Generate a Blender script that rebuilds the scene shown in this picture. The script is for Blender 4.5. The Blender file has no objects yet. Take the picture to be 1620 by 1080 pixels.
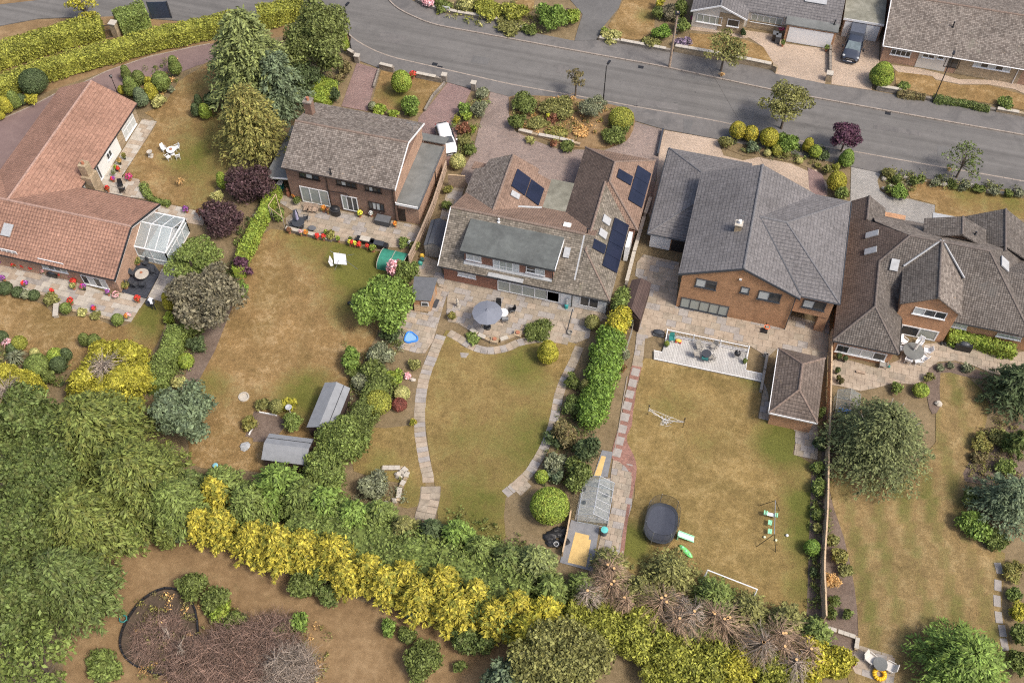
import bpy,math,random
import numpy as np
from mathutils import Vector
R=math.radians
scene=bpy.context.scene
# ------------------------------------------------------------------ camera, sky, sun, exposure
FPX,PITCH,YAW,CAMZ=1700.0,R(55.6),R(14.8),82.0
cam=bpy.data.cameras.new("camera");camo=bpy.data.objects.new("camera",cam)
scene.collection.objects.link(camo)
cam.sensor_width=36.0;cam.lens=FPX/1620*36.0
cam.clip_start=1.0;cam.clip_end=3000.0
camo.location=(0,0,CAMZ);camo.rotation_euler=(R(90)-PITCH,0,YAW)
scene.camera=camo
world=bpy.data.worlds.new("World");scene.world=world;world.use_nodes=True
SUN_EL,SUN_AZ=R(54),R(108)          # azimuth measured clockwise from +Y
wn=world.node_tree
sky=wn.nodes.new("ShaderNodeTexSky");sky.sky_type='NISHITA';sky.sun_disc=False
sky.sun_elevation=SUN_EL;sky.sun_rotation=SUN_AZ
sky.air_density=1.0;sky.dust_density=5.0;sky.ozone_density=1.0
wn.nodes["Background"].inputs[1].default_value=0.15
wn.links.new(sky.outputs[0],wn.nodes["Background"].inputs[0])
sun=bpy.data.lights.new("sun",'SUN');sun.energy=2.2;sun.angle=R(10.0);sun.color=(1.0,0.94,0.84)
suno=bpy.data.objects.new("sun",sun);scene.collection.objects.link(suno)
sd=Vector((math.sin(SUN_AZ)*math.cos(SUN_EL),math.cos(SUN_AZ)*math.cos(SUN_EL),math.sin(SUN_EL)))
suno.rotation_euler=sd.to_track_quat('Z','Y').to_euler();suno.location=(0,60,90)
vs=scene.view_settings
vs.view_transform='Standard';vs.look='None';vs.gamma=1.0;vs.use_curve_mapping=False
vs.exposure=0.33
scene.cycles.max_bounces=5;scene.cycles.diffuse_bounces=3;scene.cycles.transparent_max_bounces=8
scene.cycles.use_denoising=False;scene.cycles.filter_width=1.15

# ------------------------------------------------------------------ survey of the place
# A survey reads a ground (or height z) position off the aerial photograph's own sheets.
SHEETS={"px":(0,0,1.0),"h1":(0,110,300/831),"h2":(400,140,340/1412),"h3":(660,220,380/1466),
          "h4":(1010,220,350/1181),"h5":(1300,280,320/1080)}
SHEETS.update(q1=(195,415,90/1080),q2=(420,320,150/1620),q3=(1035,500,180/1620),q4=(1300,530,180/1620),q5=(880,690,150/736),q6=(1170,770,120/1080),q7=(560,360,160/1620),q8=(1310,20,90/1023),
              r1=(670,180,90/1080),r2=(150,190,170/1311),r3=(0,400,180/1620),r4=(1340,990,100/1200),r5=(690,460,270/1620),r6=(380,600,180/1215),r7=(1000,770,110/990),r8=(540,720,160/1440))
for i_,c_ in enumerate("abcd"):
    for j_,r_ in enumerate("1234"):
        SHEETS[c_+r_]=(i_*400,(0,260,520,800)[j_],420/1620)
_cy,_sy=math.cos(YAW),math.sin(YAW)
def ray(t,x,y):
    ox,oy,s=SHEETS[t]
    a=(ox+x*s-810)/FPX;b=-(oy+y*s-540)/FPX
    X,Y,Z=a,math.cos(PITCH)+b*math.sin(PITCH),-math.sin(PITCH)+b*math.cos(PITCH)
    return (X*_cy-Y*_sy,X*_sy+Y*_cy,Z)
def P(t,x,y,z=0.0):
    d=ray(t,x,y);k=(z-CAMZ)/d[2]
    return (d[0]*k,d[1]*k,z)
def PX(t,x,y,X):                       # where the sight line meets the wall plane x = X
    d=ray(t,x,y);k=X/d[0];return (X,d[1]*k,CAMZ+d[2]*k)
def PY(t,x,y,Y):
    d=ray(t,x,y);k=Y/d[1];return (d[0]*k,Y,CAMZ+d[2]*k)
def PP(t,x,y,p0,n):                   # ... meets any plane
    d=ray(t,x,y);o=(0,0,CAMZ)
    k=sum(n[i]*(p0[i]-o[i]) for i in range(3))/sum(n[i]*d[i] for i in range(3))
    return tuple(o[i]+d[i]*k for i in range(3))
def mpp(t,x,y,z=0.0):                  # metres per sheet unit at that place
    p=P(t,x,y,z);q=P(t,x+10,y,z)
    return math.dist(p,q)/10

# ------------------------------------------------------------------ objects
ORG={}
def link(o):scene.collection.objects.link(o)
def tag(o,label=None,cat=None,group=None,kind=None):
    if label:o["label"]=label
    if cat:o["category"]=cat
    if group:o["group"]=group
    if kind:o["kind"]=kind
    return o
def thing(name,loc,label,cat,group=None):
    o=bpy.data.objects.new(name,None);o.location=loc;o.empty_display_size=.2;link(o)
    ORG[o.name]=tuple(loc);return tag(o,label,cat,group)
def auto_uv(me):
    uvl=me.uv_layers.new(name="UVMap");n=len(me.loops)
    co=np.empty(len(me.vertices)*3);me.vertices.foreach_get("co",co);co=co.reshape(-1,3)
    li=np.empty(n,int);me.loops.foreach_get("vertex_index",li)
    uv=np.zeros((n,2))
    for p in me.polygons:
        nx,ny,nz=p.normal
        h=math.hypot(nx,ny)
        if h<.02:a,b=(1,0,0),(0,1,0)
        else:
            a=(-ny/h,nx/h,0);b=(-nz*nx/h,-nz*ny/h,h)
        s=p.loop_start;e=s+p.loop_total
        q=co[li[s:e]];uv[s:e,0]=q @np.array(a);uv[s:e,1]=q @np.array(b)
    uvl.data.foreach_set("uv",uv.ravel())
class MB:
    def __init__(s):s.v=[];s.f=[];s.m=[];s.cur=0
    def face(s,pts):
        n=len(s.v);s.v+=[tuple(p) for p in pts];s.f.append(list(range(n,n+len(pts))));s.m.append(s.cur);return s
    def raw(s,vs,fs):
        n=len(s.v);s.v+=[tuple(p) for p in vs];s.f+=[[i+n for i in f] for f in fs];s.m+=[s.cur]*len(fs);return s
    def box(s,x0,x1,y0,y1,z0,z1):
        return s.raw([(x0,y0,z0),(x1,y0,z0),(x1,y1,z0),(x0,y1,z0),(x0,y0,z1),(x1,y0,z1),(x1,y1,z1),(x0,y1,z1)],
                     [(3,2,1,0),(4,5,6,7),(0,1,5,4),(1,2,6,5),(2,3,7,6),(3,0,4,7)])
    def obox(s,c,ux,L,Wd,z0,z1):     # box centred at c (plan), long axis along angle ux
        ca,sa=math.cos(ux),math.sin(ux)
        pts=[(c[0]+a*L/2*ca-b*Wd/2*sa,c[1]+a*L/2*sa+b*Wd/2*ca) for a,b in ((-1,-1),(1,-1),(1,1),(-1,1))]
        return s.prism(pts,z0,z1)
    def prism(s,poly,z0,z1):
        A=sum(poly[i-1][0]*poly[i][1]-poly[i][0]*poly[i-1][1] for i in range(len(poly)))
        if A<0:poly=poly[::-1]
        n=len(poly)
        vs=[(p[0],p[1],z0) for p in poly]+[(p[0],p[1],z1) for p in poly]
        return s.raw(vs,[list(range(n-1,-1,-1)),list(range(n,2*n))]+[(i,(i+1)%n,n+(i+1)%n,n+i) for i in range(n)])
    def slab(s,pts,d):                   # a sheet with thickness, extruded straight down by d
        pts=[Vector(p) for p in pts];nrm=Vector((0,0,0))
        for i in range(1,len(pts)-1):nrm+=(pts[i]-pts[0]).cross(pts[i+1]-pts[0])
        if nrm.z<0:pts=pts[::-1]
        n=len(pts);vs=[p-Vector((0,0,d)) for p in pts]+pts
        return s.raw(vs,[list(range(n-1,-1,-1)),list(range(n,2*n))]+[(i,(i+1)%n,n+(i+1)%n,n+i) for i in range(n)])
    def slabn(s,pts,d):                  # likewise, along its own normal
        pts=[Vector(p) for p in pts];nrm=Vector((0,0,0))
        for i in range(1,len(pts)-1):nrm+=(pts[i]-pts[0]).cross(pts[i+1]-pts[0])
        nrm.normalize();n=len(pts);vs=[p-nrm*d for p in pts]+pts
        return s.raw(vs,[list(range(n-1,-1,-1)),list(range(n,2*n))]+[(i,(i+1)%n,n+(i+1)%n,n+i) for i in range(n)])
    def tube(s,p,q,r,r2=None,n=6,caps=True):
        p,q=Vector(p),Vector(q);r2=r if r2 is None else r2
        d=(q-p).normalized();a=d.orthogonal().normalized();b=d.cross(a)
        vs=[p+(a*math.cos(t)+b*math.sin(t))*r for t in [2*math.pi*i/n for i in range(n)]]
        vs+=[q+(a*math.cos(t)+b*math.sin(t))*r2 for t in [2*math.pi*i/n for i in range(n)]]
        fs=[(i,(i+1)%n,n+(i+1)%n,n+i) for i in range(n)]
        if caps:fs+=[list(range(n-1,-1,-1)),list(range(n,2*n))]
        return s.raw(vs,fs)
    def pipe(s,pts,r,n=6):
        for a,b in zip(pts[:-1],pts[1:]):s.tube(a,b,r,n=n)
        return s
    def lathe(s,c,prof,n=12,sx=1.0,sy=1.0):      # prof: [(r, z)] about a vertical axis through c
        vs=[];fs=[]
        for r,z in prof:
            for i in range(n):
                t=2*math.pi*i/n;vs.append((c[0]+r*sx*math.cos(t),c[1]+r*sy*math.sin(t),c[2]+z))
        for k in range(len(prof)-1):
            for i in range(n):fs.append((k*n+i,k*n+(i+1)%n,(k+1)*n+(i+1)%n,(k+1)*n+i))
        fs.append(list(range(n-1,-1,-1)));m=(len(prof)-1)*n;fs.append(list(range(m,m+n)))
        return s.raw(vs,fs)
    def blob(s,c,rx,ry,rz,n=10,m=6,jit=0.0,rnd=random):
        prof=[]
        vs=[(c[0],c[1],c[2]-rz)];fs=[]
        for k in range(1,m):
            ph=math.pi*k/m
            for i in range(n):
                t=2*math.pi*i/n;j=1+(rnd.random()-.5)*jit
                vs.append((c[0]+rx*j*math.sin(ph)*math.cos(t),c[1]+ry*j*math.sin(ph)*math.sin(t),c[2]-rz*j*math.cos(ph)))
        vs.append((c[0],c[1],c[2]+rz));L=len(vs)-1
        for i in range(n):
            fs.append((0,1+(i+1)%n,1+i));fs.append((L,L-n+i,L-n+(i+1)%n))
        for k in range(m-2):
            for i in range(n):fs.append((1+k*n+i,1+k*n+(i+1)%n,1+(k+1)*n+(i+1)%n,1+(k+1)*n+i))
        return s.raw(vs,fs)
    def rot(s,c,a,i0=0):                # turn what was added since vertex i0 about the vertical through c
        ca,sa=math.cos(a),math.sin(a)
        for i in range(i0,len(s.v)):
            x,y,z=s.v[i];x-=c[0];y-=c[1];s.v[i]=(c[0]+x*ca-y*sa,c[1]+x*sa+y*ca,z)
        return s
    def mesh(s,name,org,mats,uv=True,smooth=False):
        me=bpy.data.meshes.new(name)
        me.from_pydata([(v[0]-org[0],v[1]-org[1],v[2]-org[2]) for v in s.v],[],s.f)
        for m in (mats if isinstance(mats,(list,tuple)) else [mats]):me.materials.append(m)
        if any(s.m):me.polygons.foreach_set("material_index",s.m)
        if smooth:me.polygons.foreach_set("use_smooth",[True]*len(me.polygons))
        me.update()
        if uv:auto_uv(me)
        return me
    def build(s,name,mat,parent=None,uv=True,smooth=False,org=None,**tags):
        if parent is not None:o_=ORG[parent.name]
        elif org is not None:o_=org
        else:
            xs=[v[0] for v in s.v];ys=[v[1] for v in s.v]
            o_=((min(xs)+max(xs))/2,(min(ys)+max(ys))/2,min(v[2] for v in s.v))
        o=bpy.data.objects.new(name,s.mesh(name,o_,mat,uv,smooth));link(o)
        if parent is not None:o.parent=parent
        else:o.location=o_
        ORG[o.name]=o_
        return tag(o,**tags)
def copy_tree(o,loc,rz=None,parent=None,label=None):
    c=o.copy();link(c);c.parent=parent
    if parent is None:
        c.location=loc
        if rz is not None:c.rotation_euler.z=rz
    if label:c["label"]=label
    ORG[c.name]=tuple(loc) if parent is None else ORG[parent.name]
    for ch in list(o.children):copy_tree(ch,loc,None,c)
    return c

# ------------------------------------------------------------------ materials
def new_mat(name):
    m=bpy.data.materials.new(name);m.use_nodes=True
    nt=m.node_tree;return m,nt,nt.nodes["Principled BSDF"]
def nd(nt,typ,**kw):
    n=nt.nodes.new("ShaderNode"+typ)
    for k,v in kw.items():setattr(n,k,v)
    return n
def noise(nt,src,scale,detail=4,rough=.6,dist=0.0):
    n=nd(nt,"TexNoise");n.inputs["Scale"].default_value=scale;n.inputs["Detail"].default_value=detail
    n.inputs["Roughness"].default_value=rough;n.inputs["Distortion"].default_value=dist
    nt.links.new(src,n.inputs["Vector"]);return n.outputs["Fac"]
def ramp(nt,fac,stops):
    r=nd(nt,"ValToRGB");cr=r.color_ramp
    while len(cr.elements)<len(stops):cr.elements.new(.5)
    for e,(p,c) in zip(cr.elements,stops):e.position=p;e.color=(*c,1) if len(c)==3 else c
    nt.links.new(fac,r.inputs[0]);return r.outputs[0]
def mix(nt,fac,a,b,blend='MIX'):
    m=nd(nt,"Mix",data_type='RGBA',blend_type=blend)
    for sock,v in ((0,fac),(6,a),(7,b)):
        if isinstance(v,(int,float)):m.inputs[sock].default_value=v
        elif isinstance(v,tuple):m.inputs[sock].default_value=(*v,1)
        else:nt.links.new(v,m.inputs[sock])
    return m.outputs[2]
def mth(nt,op,a,b=0.5):
    m=nd(nt,"Math",operation=op)
    for i,v in enumerate((a,b)):
        if isinstance(v,(int,float)):m.inputs[i].default_value=v
        else:nt.links.new(v,m.inputs[i])
    return m.outputs[0]
def bump(nt,bs,h,strength=.4,dist=.02):
    b=nd(nt,"Bump");b.inputs["Strength"].default_value=strength;b.inputs["Distance"].default_value=dist
    nt.links.new(h,b.inputs["Height"]);nt.links.new(b.outputs[0],bs.inputs["Normal"])
def pos(nt):return nd(nt,"NewGeometry").outputs["Position"]
def uvc(nt):return nd(nt,"UVMap").outputs[0]
def g3(v):return (v,v,v)
def sc3(c,k):return tuple(min(1,x*k) for x in c)
def plain(name,col,rough=.6,metal=0.0,var=.12,scale=3.0,spec=.5):
    m,nt,bs=new_mat(name);bs.inputs["Roughness"].default_value=rough;bs.inputs["Metallic"].default_value=metal
    bs.inputs["Specular IOR Level"].default_value=spec
    if var:
        f=noise(nt,pos(nt),scale,5,.65)
        c=ramp(nt,f,[(.3,sc3(col,1-var)),(.7,sc3(col,1+var))]);nt.links.new(c,bs.inputs["Base Color"])
    else:bs.inputs["Base Color"].default_value=(*col,1)
    return m
def mottle(name,stops,s1=.4,s2=4.0,s3=25.0,rough=.9,w=(.5,.3,.2),bmp=.5,bd=.03,dark=None,spec=.25):
    """three octaves of noise at world scale, through a colour ramp"""
    m,nt,bs=new_mat(name);p=pos(nt);bs.inputs["Roughness"].default_value=rough;bs.inputs["Specular IOR Level"].default_value=spec
    a,b,c=noise(nt,p,s1,5,.6,.6),noise(nt,p,s2,4,.65),noise(nt,p,s3,3,.7)
    f=mth(nt,'ADD',mth(nt,'ADD',mth(nt,'MULTIPLY',a,w[0]),mth(nt,'MULTIPLY',b,w[1])),mth(nt,'MULTIPLY',c,w[2]))
    col=ramp(nt,f,stops)
    if dark:
        d=noise(nt,p,dark[0],6,.7,1.0);k=ramp(nt,d,[(dark[1],g3(0)),(dark[2],g3(1))]);col=mix(nt,mth(nt,'MULTIPLY',k,dark[4] if len(dark)>4 else .7),col,dark[3])
    nt.links.new(col,bs.inputs["Base Color"])
    if bmp:bump(nt,bs,mth(nt,'ADD',b,c),bmp,bd)
    return m
def bricks(name,c1,c2,mortar,bw,bh,ms=.01,off=.5,rough=.85,stain=None,spots=None,bd=.02,bs_=.6,scale2=.5,bias=0.0,hue=None):
    """coursed pieces on the metre grid of each face: walls, tiles, block paving"""
    m,nt,bs=new_mat(name);u=uvc(nt);p=pos(nt);bs.inputs["Roughness"].default_value=rough;bs.inputs["Specular IOR Level"].default_value=.3
    t=nd(nt,"TexBrick",offset=off);nt.links.new(u,t.inputs["Vector"])
    for k,v in (("Color1",c1),("Color2",c2),("Mortar",mortar)):t.inputs[k].default_value=(*v,1)
    for k,v in (("Scale",1.0),("Mortar Size",ms),("Mortar Smooth",.1),("Bias",bias),("Brick Width",bw),("Row Height",bh)):t.inputs[k].default_value=v
    col=t.outputs[0]
    a=noise(nt,p,scale2,6,.65,.4)
    col=mix(nt,.75,col,ramp(nt,a,[(.3,g3(.72)),(.5,g3(1)),(.72,g3(1.22))]),'MULTIPLY')
    c=noise(nt,p,9.0,3,.7);col=mix(nt,.6,col,ramp(nt,c,[(.3,g3(.75)),(.7,g3(1.25))]),'MULTIPLY')
    if stain:col=mix(nt,ramp(nt,noise(nt,p,stain[0],6,.7,.8),[(stain[1],g3(0)),(stain[2],g3(1))]),col,stain[3])
    if spots:col=mix(nt,ramp(nt,noise(nt,p,spots[0],3,.8),[(spots[1],g3(0)),(spots[1]+.04,g3(1))]),col,spots[2])
    nt.links.new(col,bs.inputs["Base Color"])
    h=mth(nt,'ADD',mth(nt,'MULTIPLY',mth(nt,'SUBTRACT',1.0,t.outputs[1]),1.0),mth(nt,'MULTIPLY',c,.5))
    bump(nt,bs,h,bs_,bd);return m
def pantile(name,c1,c2,tw,th,gap,stain=None,spots=None,roll=.5,rough=.85,scale2=.35):
    """roof tiles in courses: every course steps up towards its lower edge, every tile rolls across"""
    m,nt,bs=new_mat(name);u=uvc(nt);p=pos(nt);bs.inputs["Roughness"].default_value=rough;bs.inputs["Specular IOR Level"].default_value=.3
    sp=nd(nt,"SeparateXYZ");nt.links.new(u,sp.inputs[0])
    ty=mth(nt,'DIVIDE',sp.outputs[1],th);tx=mth(nt,'DIVIDE',sp.outputs[0],tw)
    fy=mth(nt,'FRACT',ty,0);row=mth(nt,'FLOOR',ty,0);fx=mth(nt,'FRACT',tx,0);colm=mth(nt,'FLOOR',tx,0)
    cmb=nd(nt,"CombineXYZ");nt.links.new(row,cmb.inputs[1]);nt.links.new(colm,cmb.inputs[0])
    wnz=nd(nt,"TexWhiteNoise",noise_dimensions='2D');nt.links.new(cmb.outputs[0],wnz.inputs["Vector"])
    col=mix(nt,wnz.outputs[0],c1,c2)
    edge=mth(nt,'LESS_THAN',fy,.16);side=mth(nt,'GREATER_THAN',fx,.86)
    j=mth(nt,'MAXIMUM',edge,mth(nt,'MULTIPLY',side,.7));col=mix(nt,mth(nt,'MULTIPLY',j,.8),col,gap)
    a=noise(nt,p,scale2,6,.65,.4);col=mix(nt,.8,col,ramp(nt,a,[(.3,g3(.74)),(.5,g3(1)),(.72,g3(1.2))]),'MULTIPLY')
    c=noise(nt,p,7.0,3,.75);col=mix(nt,.7,col,ramp(nt,c,[(.3,g3(.6)),(.7,g3(1.4))]),'MULTIPLY')
    st=noise(nt,p,1.6,5,.75,1.5);col=mix(nt,.55,col,ramp(nt,st,[(.34,g3(.55)),(.5,g3(1)),(.68,g3(1.3))]),'MULTIPLY')
    if stain:col=mix(nt,ramp(nt,noise(nt,p,stain[0],6,.7,.8),[(stain[1],g3(0)),(stain[2],g3(1))]),col,stain[3])
    if spots:col=mix(nt,ramp(nt,noise(nt,p,spots[0],2,.8),[(spots[1],g3(0)),(spots[1]+.03,g3(1))]),col,spots[2])
    nt.links.new(col,bs.inputs["Base Color"])
    rl=mth(nt,'MULTIPLY',mth(nt,'SINE',mth(nt,'MULTIPLY',tx,6.2832),0),roll*.5)
    h=mth(nt,'ADD',mth(nt,'ADD',mth(nt,'SUBTRACT',1.0,fy),rl),mth(nt,'MULTIPLY',c,.4))
    bump(nt,bs,h,.8,.035);return m
def leafmat(name,c,spread=.35,alt=None,altamt=.3,trans=.06,rough=.65,nscale=.9):
    m,nt,bs=new_mat(name);p=pos(nt)
    rnd=nd(nt,"NewGeometry").outputs["Random Per Island"]
    c=sc3(c,1.75);c0,c1=sc3(c,.38),sc3(c,1.3+spread)
    col=ramp(nt,rnd,[(0.0,c0),(.55,c),(1.0,c1)])
    a=noise(nt,p,nscale,4,.6)
    col=mix(nt,.8,col,ramp(nt,a,[(.3,g3(.7)),(.5,g3(1)),(.7,g3(1.25))]),'MULTIPLY')
    if alt:col=mix(nt,mth(nt,'MULTIPLY',ramp(nt,noise(nt,p,nscale*2.3,3,.6),[(.5,g3(0)),(.62,g3(1))]),altamt),col,alt)
    nt.links.new(col,bs.inputs["Base Color"]);bs.inputs["Roughness"].default_value=rough;bs.inputs["Specular IOR Level"].default_value=.3
    if trans:
        tr=nd(nt,"BsdfTranslucent");nt.links.new(col,tr.inputs[0]);mx=nd(nt,"MixShader");mx.inputs[0].default_value=trans
        out=nt.nodes["Material Output"];nt.links.new(bs.outputs[0],mx.inputs[1]);nt.links.new(tr.outputs[0],mx.inputs[2]);nt.links.new(mx.outputs[0],out.inputs[0])
    return m
def lawnmat(name,dry,straw,green,stripes=0.0):
    """scorched turf; the mesh attribute 'green' says where it is still green"""
    m,nt,bs=new_mat(name);p=pos(nt);bs.inputs["Roughness"].default_value=.95;bs.inputs["Specular IOR Level"].default_value=.1
    at=nd(nt,"Attribute",attribute_name="green").outputs["Fac"]
    a,b,c=noise(nt,p,.45,5,.6,.5),noise(nt,p,1.9,5,.7,.3),noise(nt,p,11.0,4,.75)
    base=ramp(nt,mth(nt,'ADD',mth(nt,'MULTIPLY',a,.5),mth(nt,'MULTIPLY',b,.5)),[(.36,sc3(dry,.72)),(.5,dry),(.64,straw)])
    g=mth(nt,'ADD',at,mth(nt,'MULTIPLY',mth(nt,'SUBTRACT',mth(nt,'ADD',mth(nt,'MULTIPLY',a,.6),mth(nt,'MULTIPLY',b,.4)),.5),1.7))
    col=mix(nt,ramp(nt,g,[(.22,g3(0)),(.85,g3(.95))]),base,green)
    col=mix(nt,.8,col,ramp(nt,c,[(.28,g3(.5)),(.5,g3(1)),(.72,g3(1.5))]),'MULTIPLY')
    d=noise(nt,p,4.2,5,.8,.6);col=mix(nt,.45,col,ramp(nt,d,[(.32,g3(.62)),(.5,g3(1)),(.68,g3(1.35))]),'MULTIPLY')
    e=noise(nt,p,.22,3,.55,1.2);col=mix(nt,.6,col,ramp(nt,e,[(.34,(.78,.82,.74)),(.5,g3(1)),(.66,(1.18,1.15,1.12))]),'MULTIPLY')
    nt.links.new(col,bs.inputs["Base Color"]);bump(nt,bs,mth(nt,'ADD',c,b),.7,.06);return m
def glass(name,col=(.03,.035,.04),rough=.06):
    m,nt,bs=new_mat(name);bs.inputs["Base Color"].default_value=(*col,1);bs.inputs["Roughness"].default_value=rough
    bs.inputs["Specular IOR Level"].default_value=.8;return m
def clear(name,tint=(.8,.86,.86),k=.45):
    m,nt,bs=new_mat(name);t=nd(nt,"BsdfTransparent");t.inputs[0].default_value=(*tint,1)
    bs.inputs["Base Color"].default_value=(.55,.6,.62,1);bs.inputs["Roughness"].default_value=.12
    mx=nd(nt,"MixShader");mx.inputs[0].default_value=k
    nt.links.new(t.outputs[0],mx.inputs[1]);nt.links.new(bs.outputs[0],mx.inputs[2]);nt.links.new(mx.outputs[0],nt.nodes["Material Output"].inputs[0]);return m
M={}
def mk():
    M['tarmac']=mottle('tarmac',[(.35,(.128,.122,.116)),(.5,(.15,.143,.136)),(.65,(.175,.166,.158))],.12,1.2,30,.9,(.4,.3,.3),.25,.008,dark=(.4,.5,.66,(.115,.11,.106),.5))
    m_=M['tarmac'];nt_=m_.node_tree;b_=nt_.nodes['Principled BSDF'];lk=b_.inputs['Base Color'].links[0].from_socket;mp=nd(nt_,'Mapping');mp.inputs['Scale'].default_value=(.035,1.1,1);nt_.links.new(pos(nt_),mp.inputs[0])
    w_=noise(nt_,mp.outputs[0],1.0,4,.65);c_=mix(nt_,.8,lk,ramp(nt_,w_,[(.32,g3(.76)),(.5,g3(1)),(.68,g3(1.2))]),'MULTIPLY');nt_.links.new(mix(nt_,ramp(nt_,noise(nt_,pos(nt_),2.2,2,.5),[(.7,g3(0)),(.74,g3(.5))]),c_,(.07,.067,.065)),b_.inputs['Base Color'])
    M['pavement']=mottle('pavement',[(.35,(.125,.117,.112)),(.5,(.155,.146,.14)),(.65,(.195,.183,.174))],.3,2.2,25,.92,(.45,.3,.25),.3,.008,dark=(.35,.5,.62,(.1,.097,.096),.6))
    M['blackmac']=mottle('black_tarmac',[(.35,(.105,.102,.1)),(.65,(.165,.16,.155))],.3,2.2,25,.92,(.45,.3,.25),.3,.008)
    M['redmac']=mottle('red_tarmac',[(.35,(.16,.11,.105)),(.5,(.2,.14,.13)),(.65,(.25,.18,.165))],.25,2,20,.92,(.5,.25,.25),.3,.008)
    M['kerb']=plain('kerb_concrete',(.31,.262,.222),.9,0,.25,2.0)
    M['soil']=mottle('dry_soil',[(.35,(.13,.095,.05)),(.5,(.2,.15,.085)),(.65,(.28,.21,.125))],.5,3,18,.98,(.4,.3,.3),.8,.04)
    M['bark_mulch']=mottle('bark_mulch',[(.35,(.1,.072,.056)),(.5,(.165,.122,.096)),(.65,(.24,.185,.148))],.6,4,18,.98,(.35,.3,.35),.8,.04)
    M['field']=mottle('parched_ground',[(.36,(.145,.092,.045)),(.5,(.225,.147,.075)),(.64,(.32,.22,.12))],.35,1.6,12,.98,(.4,.35,.25),.7,.04,dark=(.6,.58,.72,(.16,.13,.06),.6))
    M['gravel']=mottle('gravel',[(.35,(.2,.17,.14)),(.65,(.4,.35,.3))],1,8,30,.95,(.3,.3,.4),.8,.02)
    M['lawn_a']=lawnmat('lawn_scorched',(.245,.16,.07),(.37,.262,.138),(.125,.128,.03))
    M['lawn_b']=lawnmat('lawn_patchy',(.232,.165,.066),(.335,.243,.11),(.118,.125,.03))
    M['lawn_c']=lawnmat('lawn_striped',(.24,.17,.078),(.335,.248,.125),(.125,.128,.036))
    M['blockdrive']=bricks('block_paving_brown',(.26,.2,.175),(.34,.265,.23),(.16,.125,.11),.21,.105,.012,stain=(.4,.52,.7,(.2,.165,.15)),scale2=.3)
    M['blockpink']=bricks('block_paving_pink',(.25,.165,.15),(.31,.215,.195),(.15,.1,.095),.21,.105,.012,stain=(.5,.52,.7,(.17,.125,.115)),scale2=.3)
    M['blockbeige']=bricks('block_paving_beige',(.44,.34,.255),(.52,.41,.32),(.26,.2,.155),.21,.105,.012,scale2=.25)
    M['blockgrey']=bricks('block_paving_grey',(.3,.285,.265),(.38,.36,.335),(.19,.18,.17),.21,.14,.012,scale2=.3)
    M['redbrickpave']=bricks('red_brick_edging',(.26,.13,.1),(.34,.18,.14),(.2,.13,.11),.22,.11,.012,scale2=.6)
    M['slab']=mottle('stone_slab',[(.35,(.22,.18,.135)),(.5,(.33,.278,.215)),(.65,(.44,.375,.3))],.7,1.7,12,.9,(.4,.35,.25),.4,.01,dark=(.5,.52,.68,(.2,.17,.14),.6))
    M['slab2']=mottle('stone_slab_warm',[(.35,(.26,.205,.152)),(.5,(.375,.305,.235)),(.65,(.48,.4,.315))],.8,1.9,12,.9,(.4,.35,.25),.4,.01,dark=(.6,.54,.68,(.24,.19,.155),.5))
    M['slab3']=mottle('stone_slab_grey',[(.35,(.24,.215,.2)),(.5,(.33,.3,.275)),(.65,(.42,.385,.35))],.8,1.9,12,.9,(.4,.35,.25),.4,.01,dark=(.6,.52,.68,(.17,.155,.14),.6))
    M['slab4']=mottle('sandstone_slab_pale',[(.35,(.33,.3,.26)),(.5,(.43,.39,.335)),(.65,(.52,.48,.42))],.9,1.5,12,.9,(.5,.3,.2),.3,.01)
    M['yellowslab']=plain('yellow_slab',(.6,.42,.17),.9,0,.12,2)
    M['greyslab']=plain('grey_slab',(.2,.205,.22),.9,0,.15,2)
    M['joint']=mottle('slab_joint',[(.35,(.15,.125,.1)),(.65,(.24,.2,.165))],1,6,20,.95)
    M['decking']=bricks('grey_decking',(.42,.405,.385),(.5,.485,.46),(.24,.23,.215),.145,4.0,.012,0.0,scale2=.5)
    # roofs
    M['roof_red']=pantile('red_pantile',(.295,.168,.118),(.345,.2,.143),.30,.36,(.2,.105,.08),roll=1.0,scale2=.2)
    M['roof_brown']=pantile('brown_plain_tile',(.13,.108,.092),(.27,.235,.205),.22,.2,(.075,.062,.053),stain=(.5,.6,.75,(.2,.185,.15)),spots=(2.6,.71,(.4,.3,.2)),roll=.1,scale2=.6)
    M['roof_shadeside']=pantile('shaded_brown_tile',(.105,.076,.062),(.155,.115,.094),.21,.2,(.062,.045,.037),roll=1.0,spots=(3.2,.73,(.33,.3,.25)),stain=(.5,.62,.75,(.14,.12,.085)))  # brown tile darkened for left-facing slopes, shade put into the colour
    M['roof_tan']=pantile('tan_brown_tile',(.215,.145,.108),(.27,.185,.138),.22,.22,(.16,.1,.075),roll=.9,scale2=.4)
    M['roof_moss']=pantile('mossy_stone_tile',(.125,.108,.086),(.25,.218,.178),.25,.2,(.075,.064,.052),stain=(.8,.58,.72,(.16,.148,.1)),spots=(2.2,.7,(.44,.35,.25)),roll=.1,scale2=.6)
    M['roof_grey']=pantile('grey_tile',(.15,.141,.14),(.178,.168,.167),.36,.34,(.085,.083,.09),roll=.15,scale2=.25,spots=(1.2,.74,(.2,.2,.2)))
    M['roof_dgrey']=pantile('weathered_grey_tile',(.098,.084,.074),(.165,.146,.13),.21,.2,(.055,.047,.042),roll=.9,spots=(3.4,.72,(.36,.34,.3)),stain=(.6,.58,.72,(.12,.11,.1)))
    M['roof_shed']=pantile('brown_garage_tile',(.125,.097,.08),(.175,.14,.118),.3,.3,(.06,.047,.04),roll=.2,stain=(1.0,.6,.72,(.25,.19,.12)))
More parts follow.
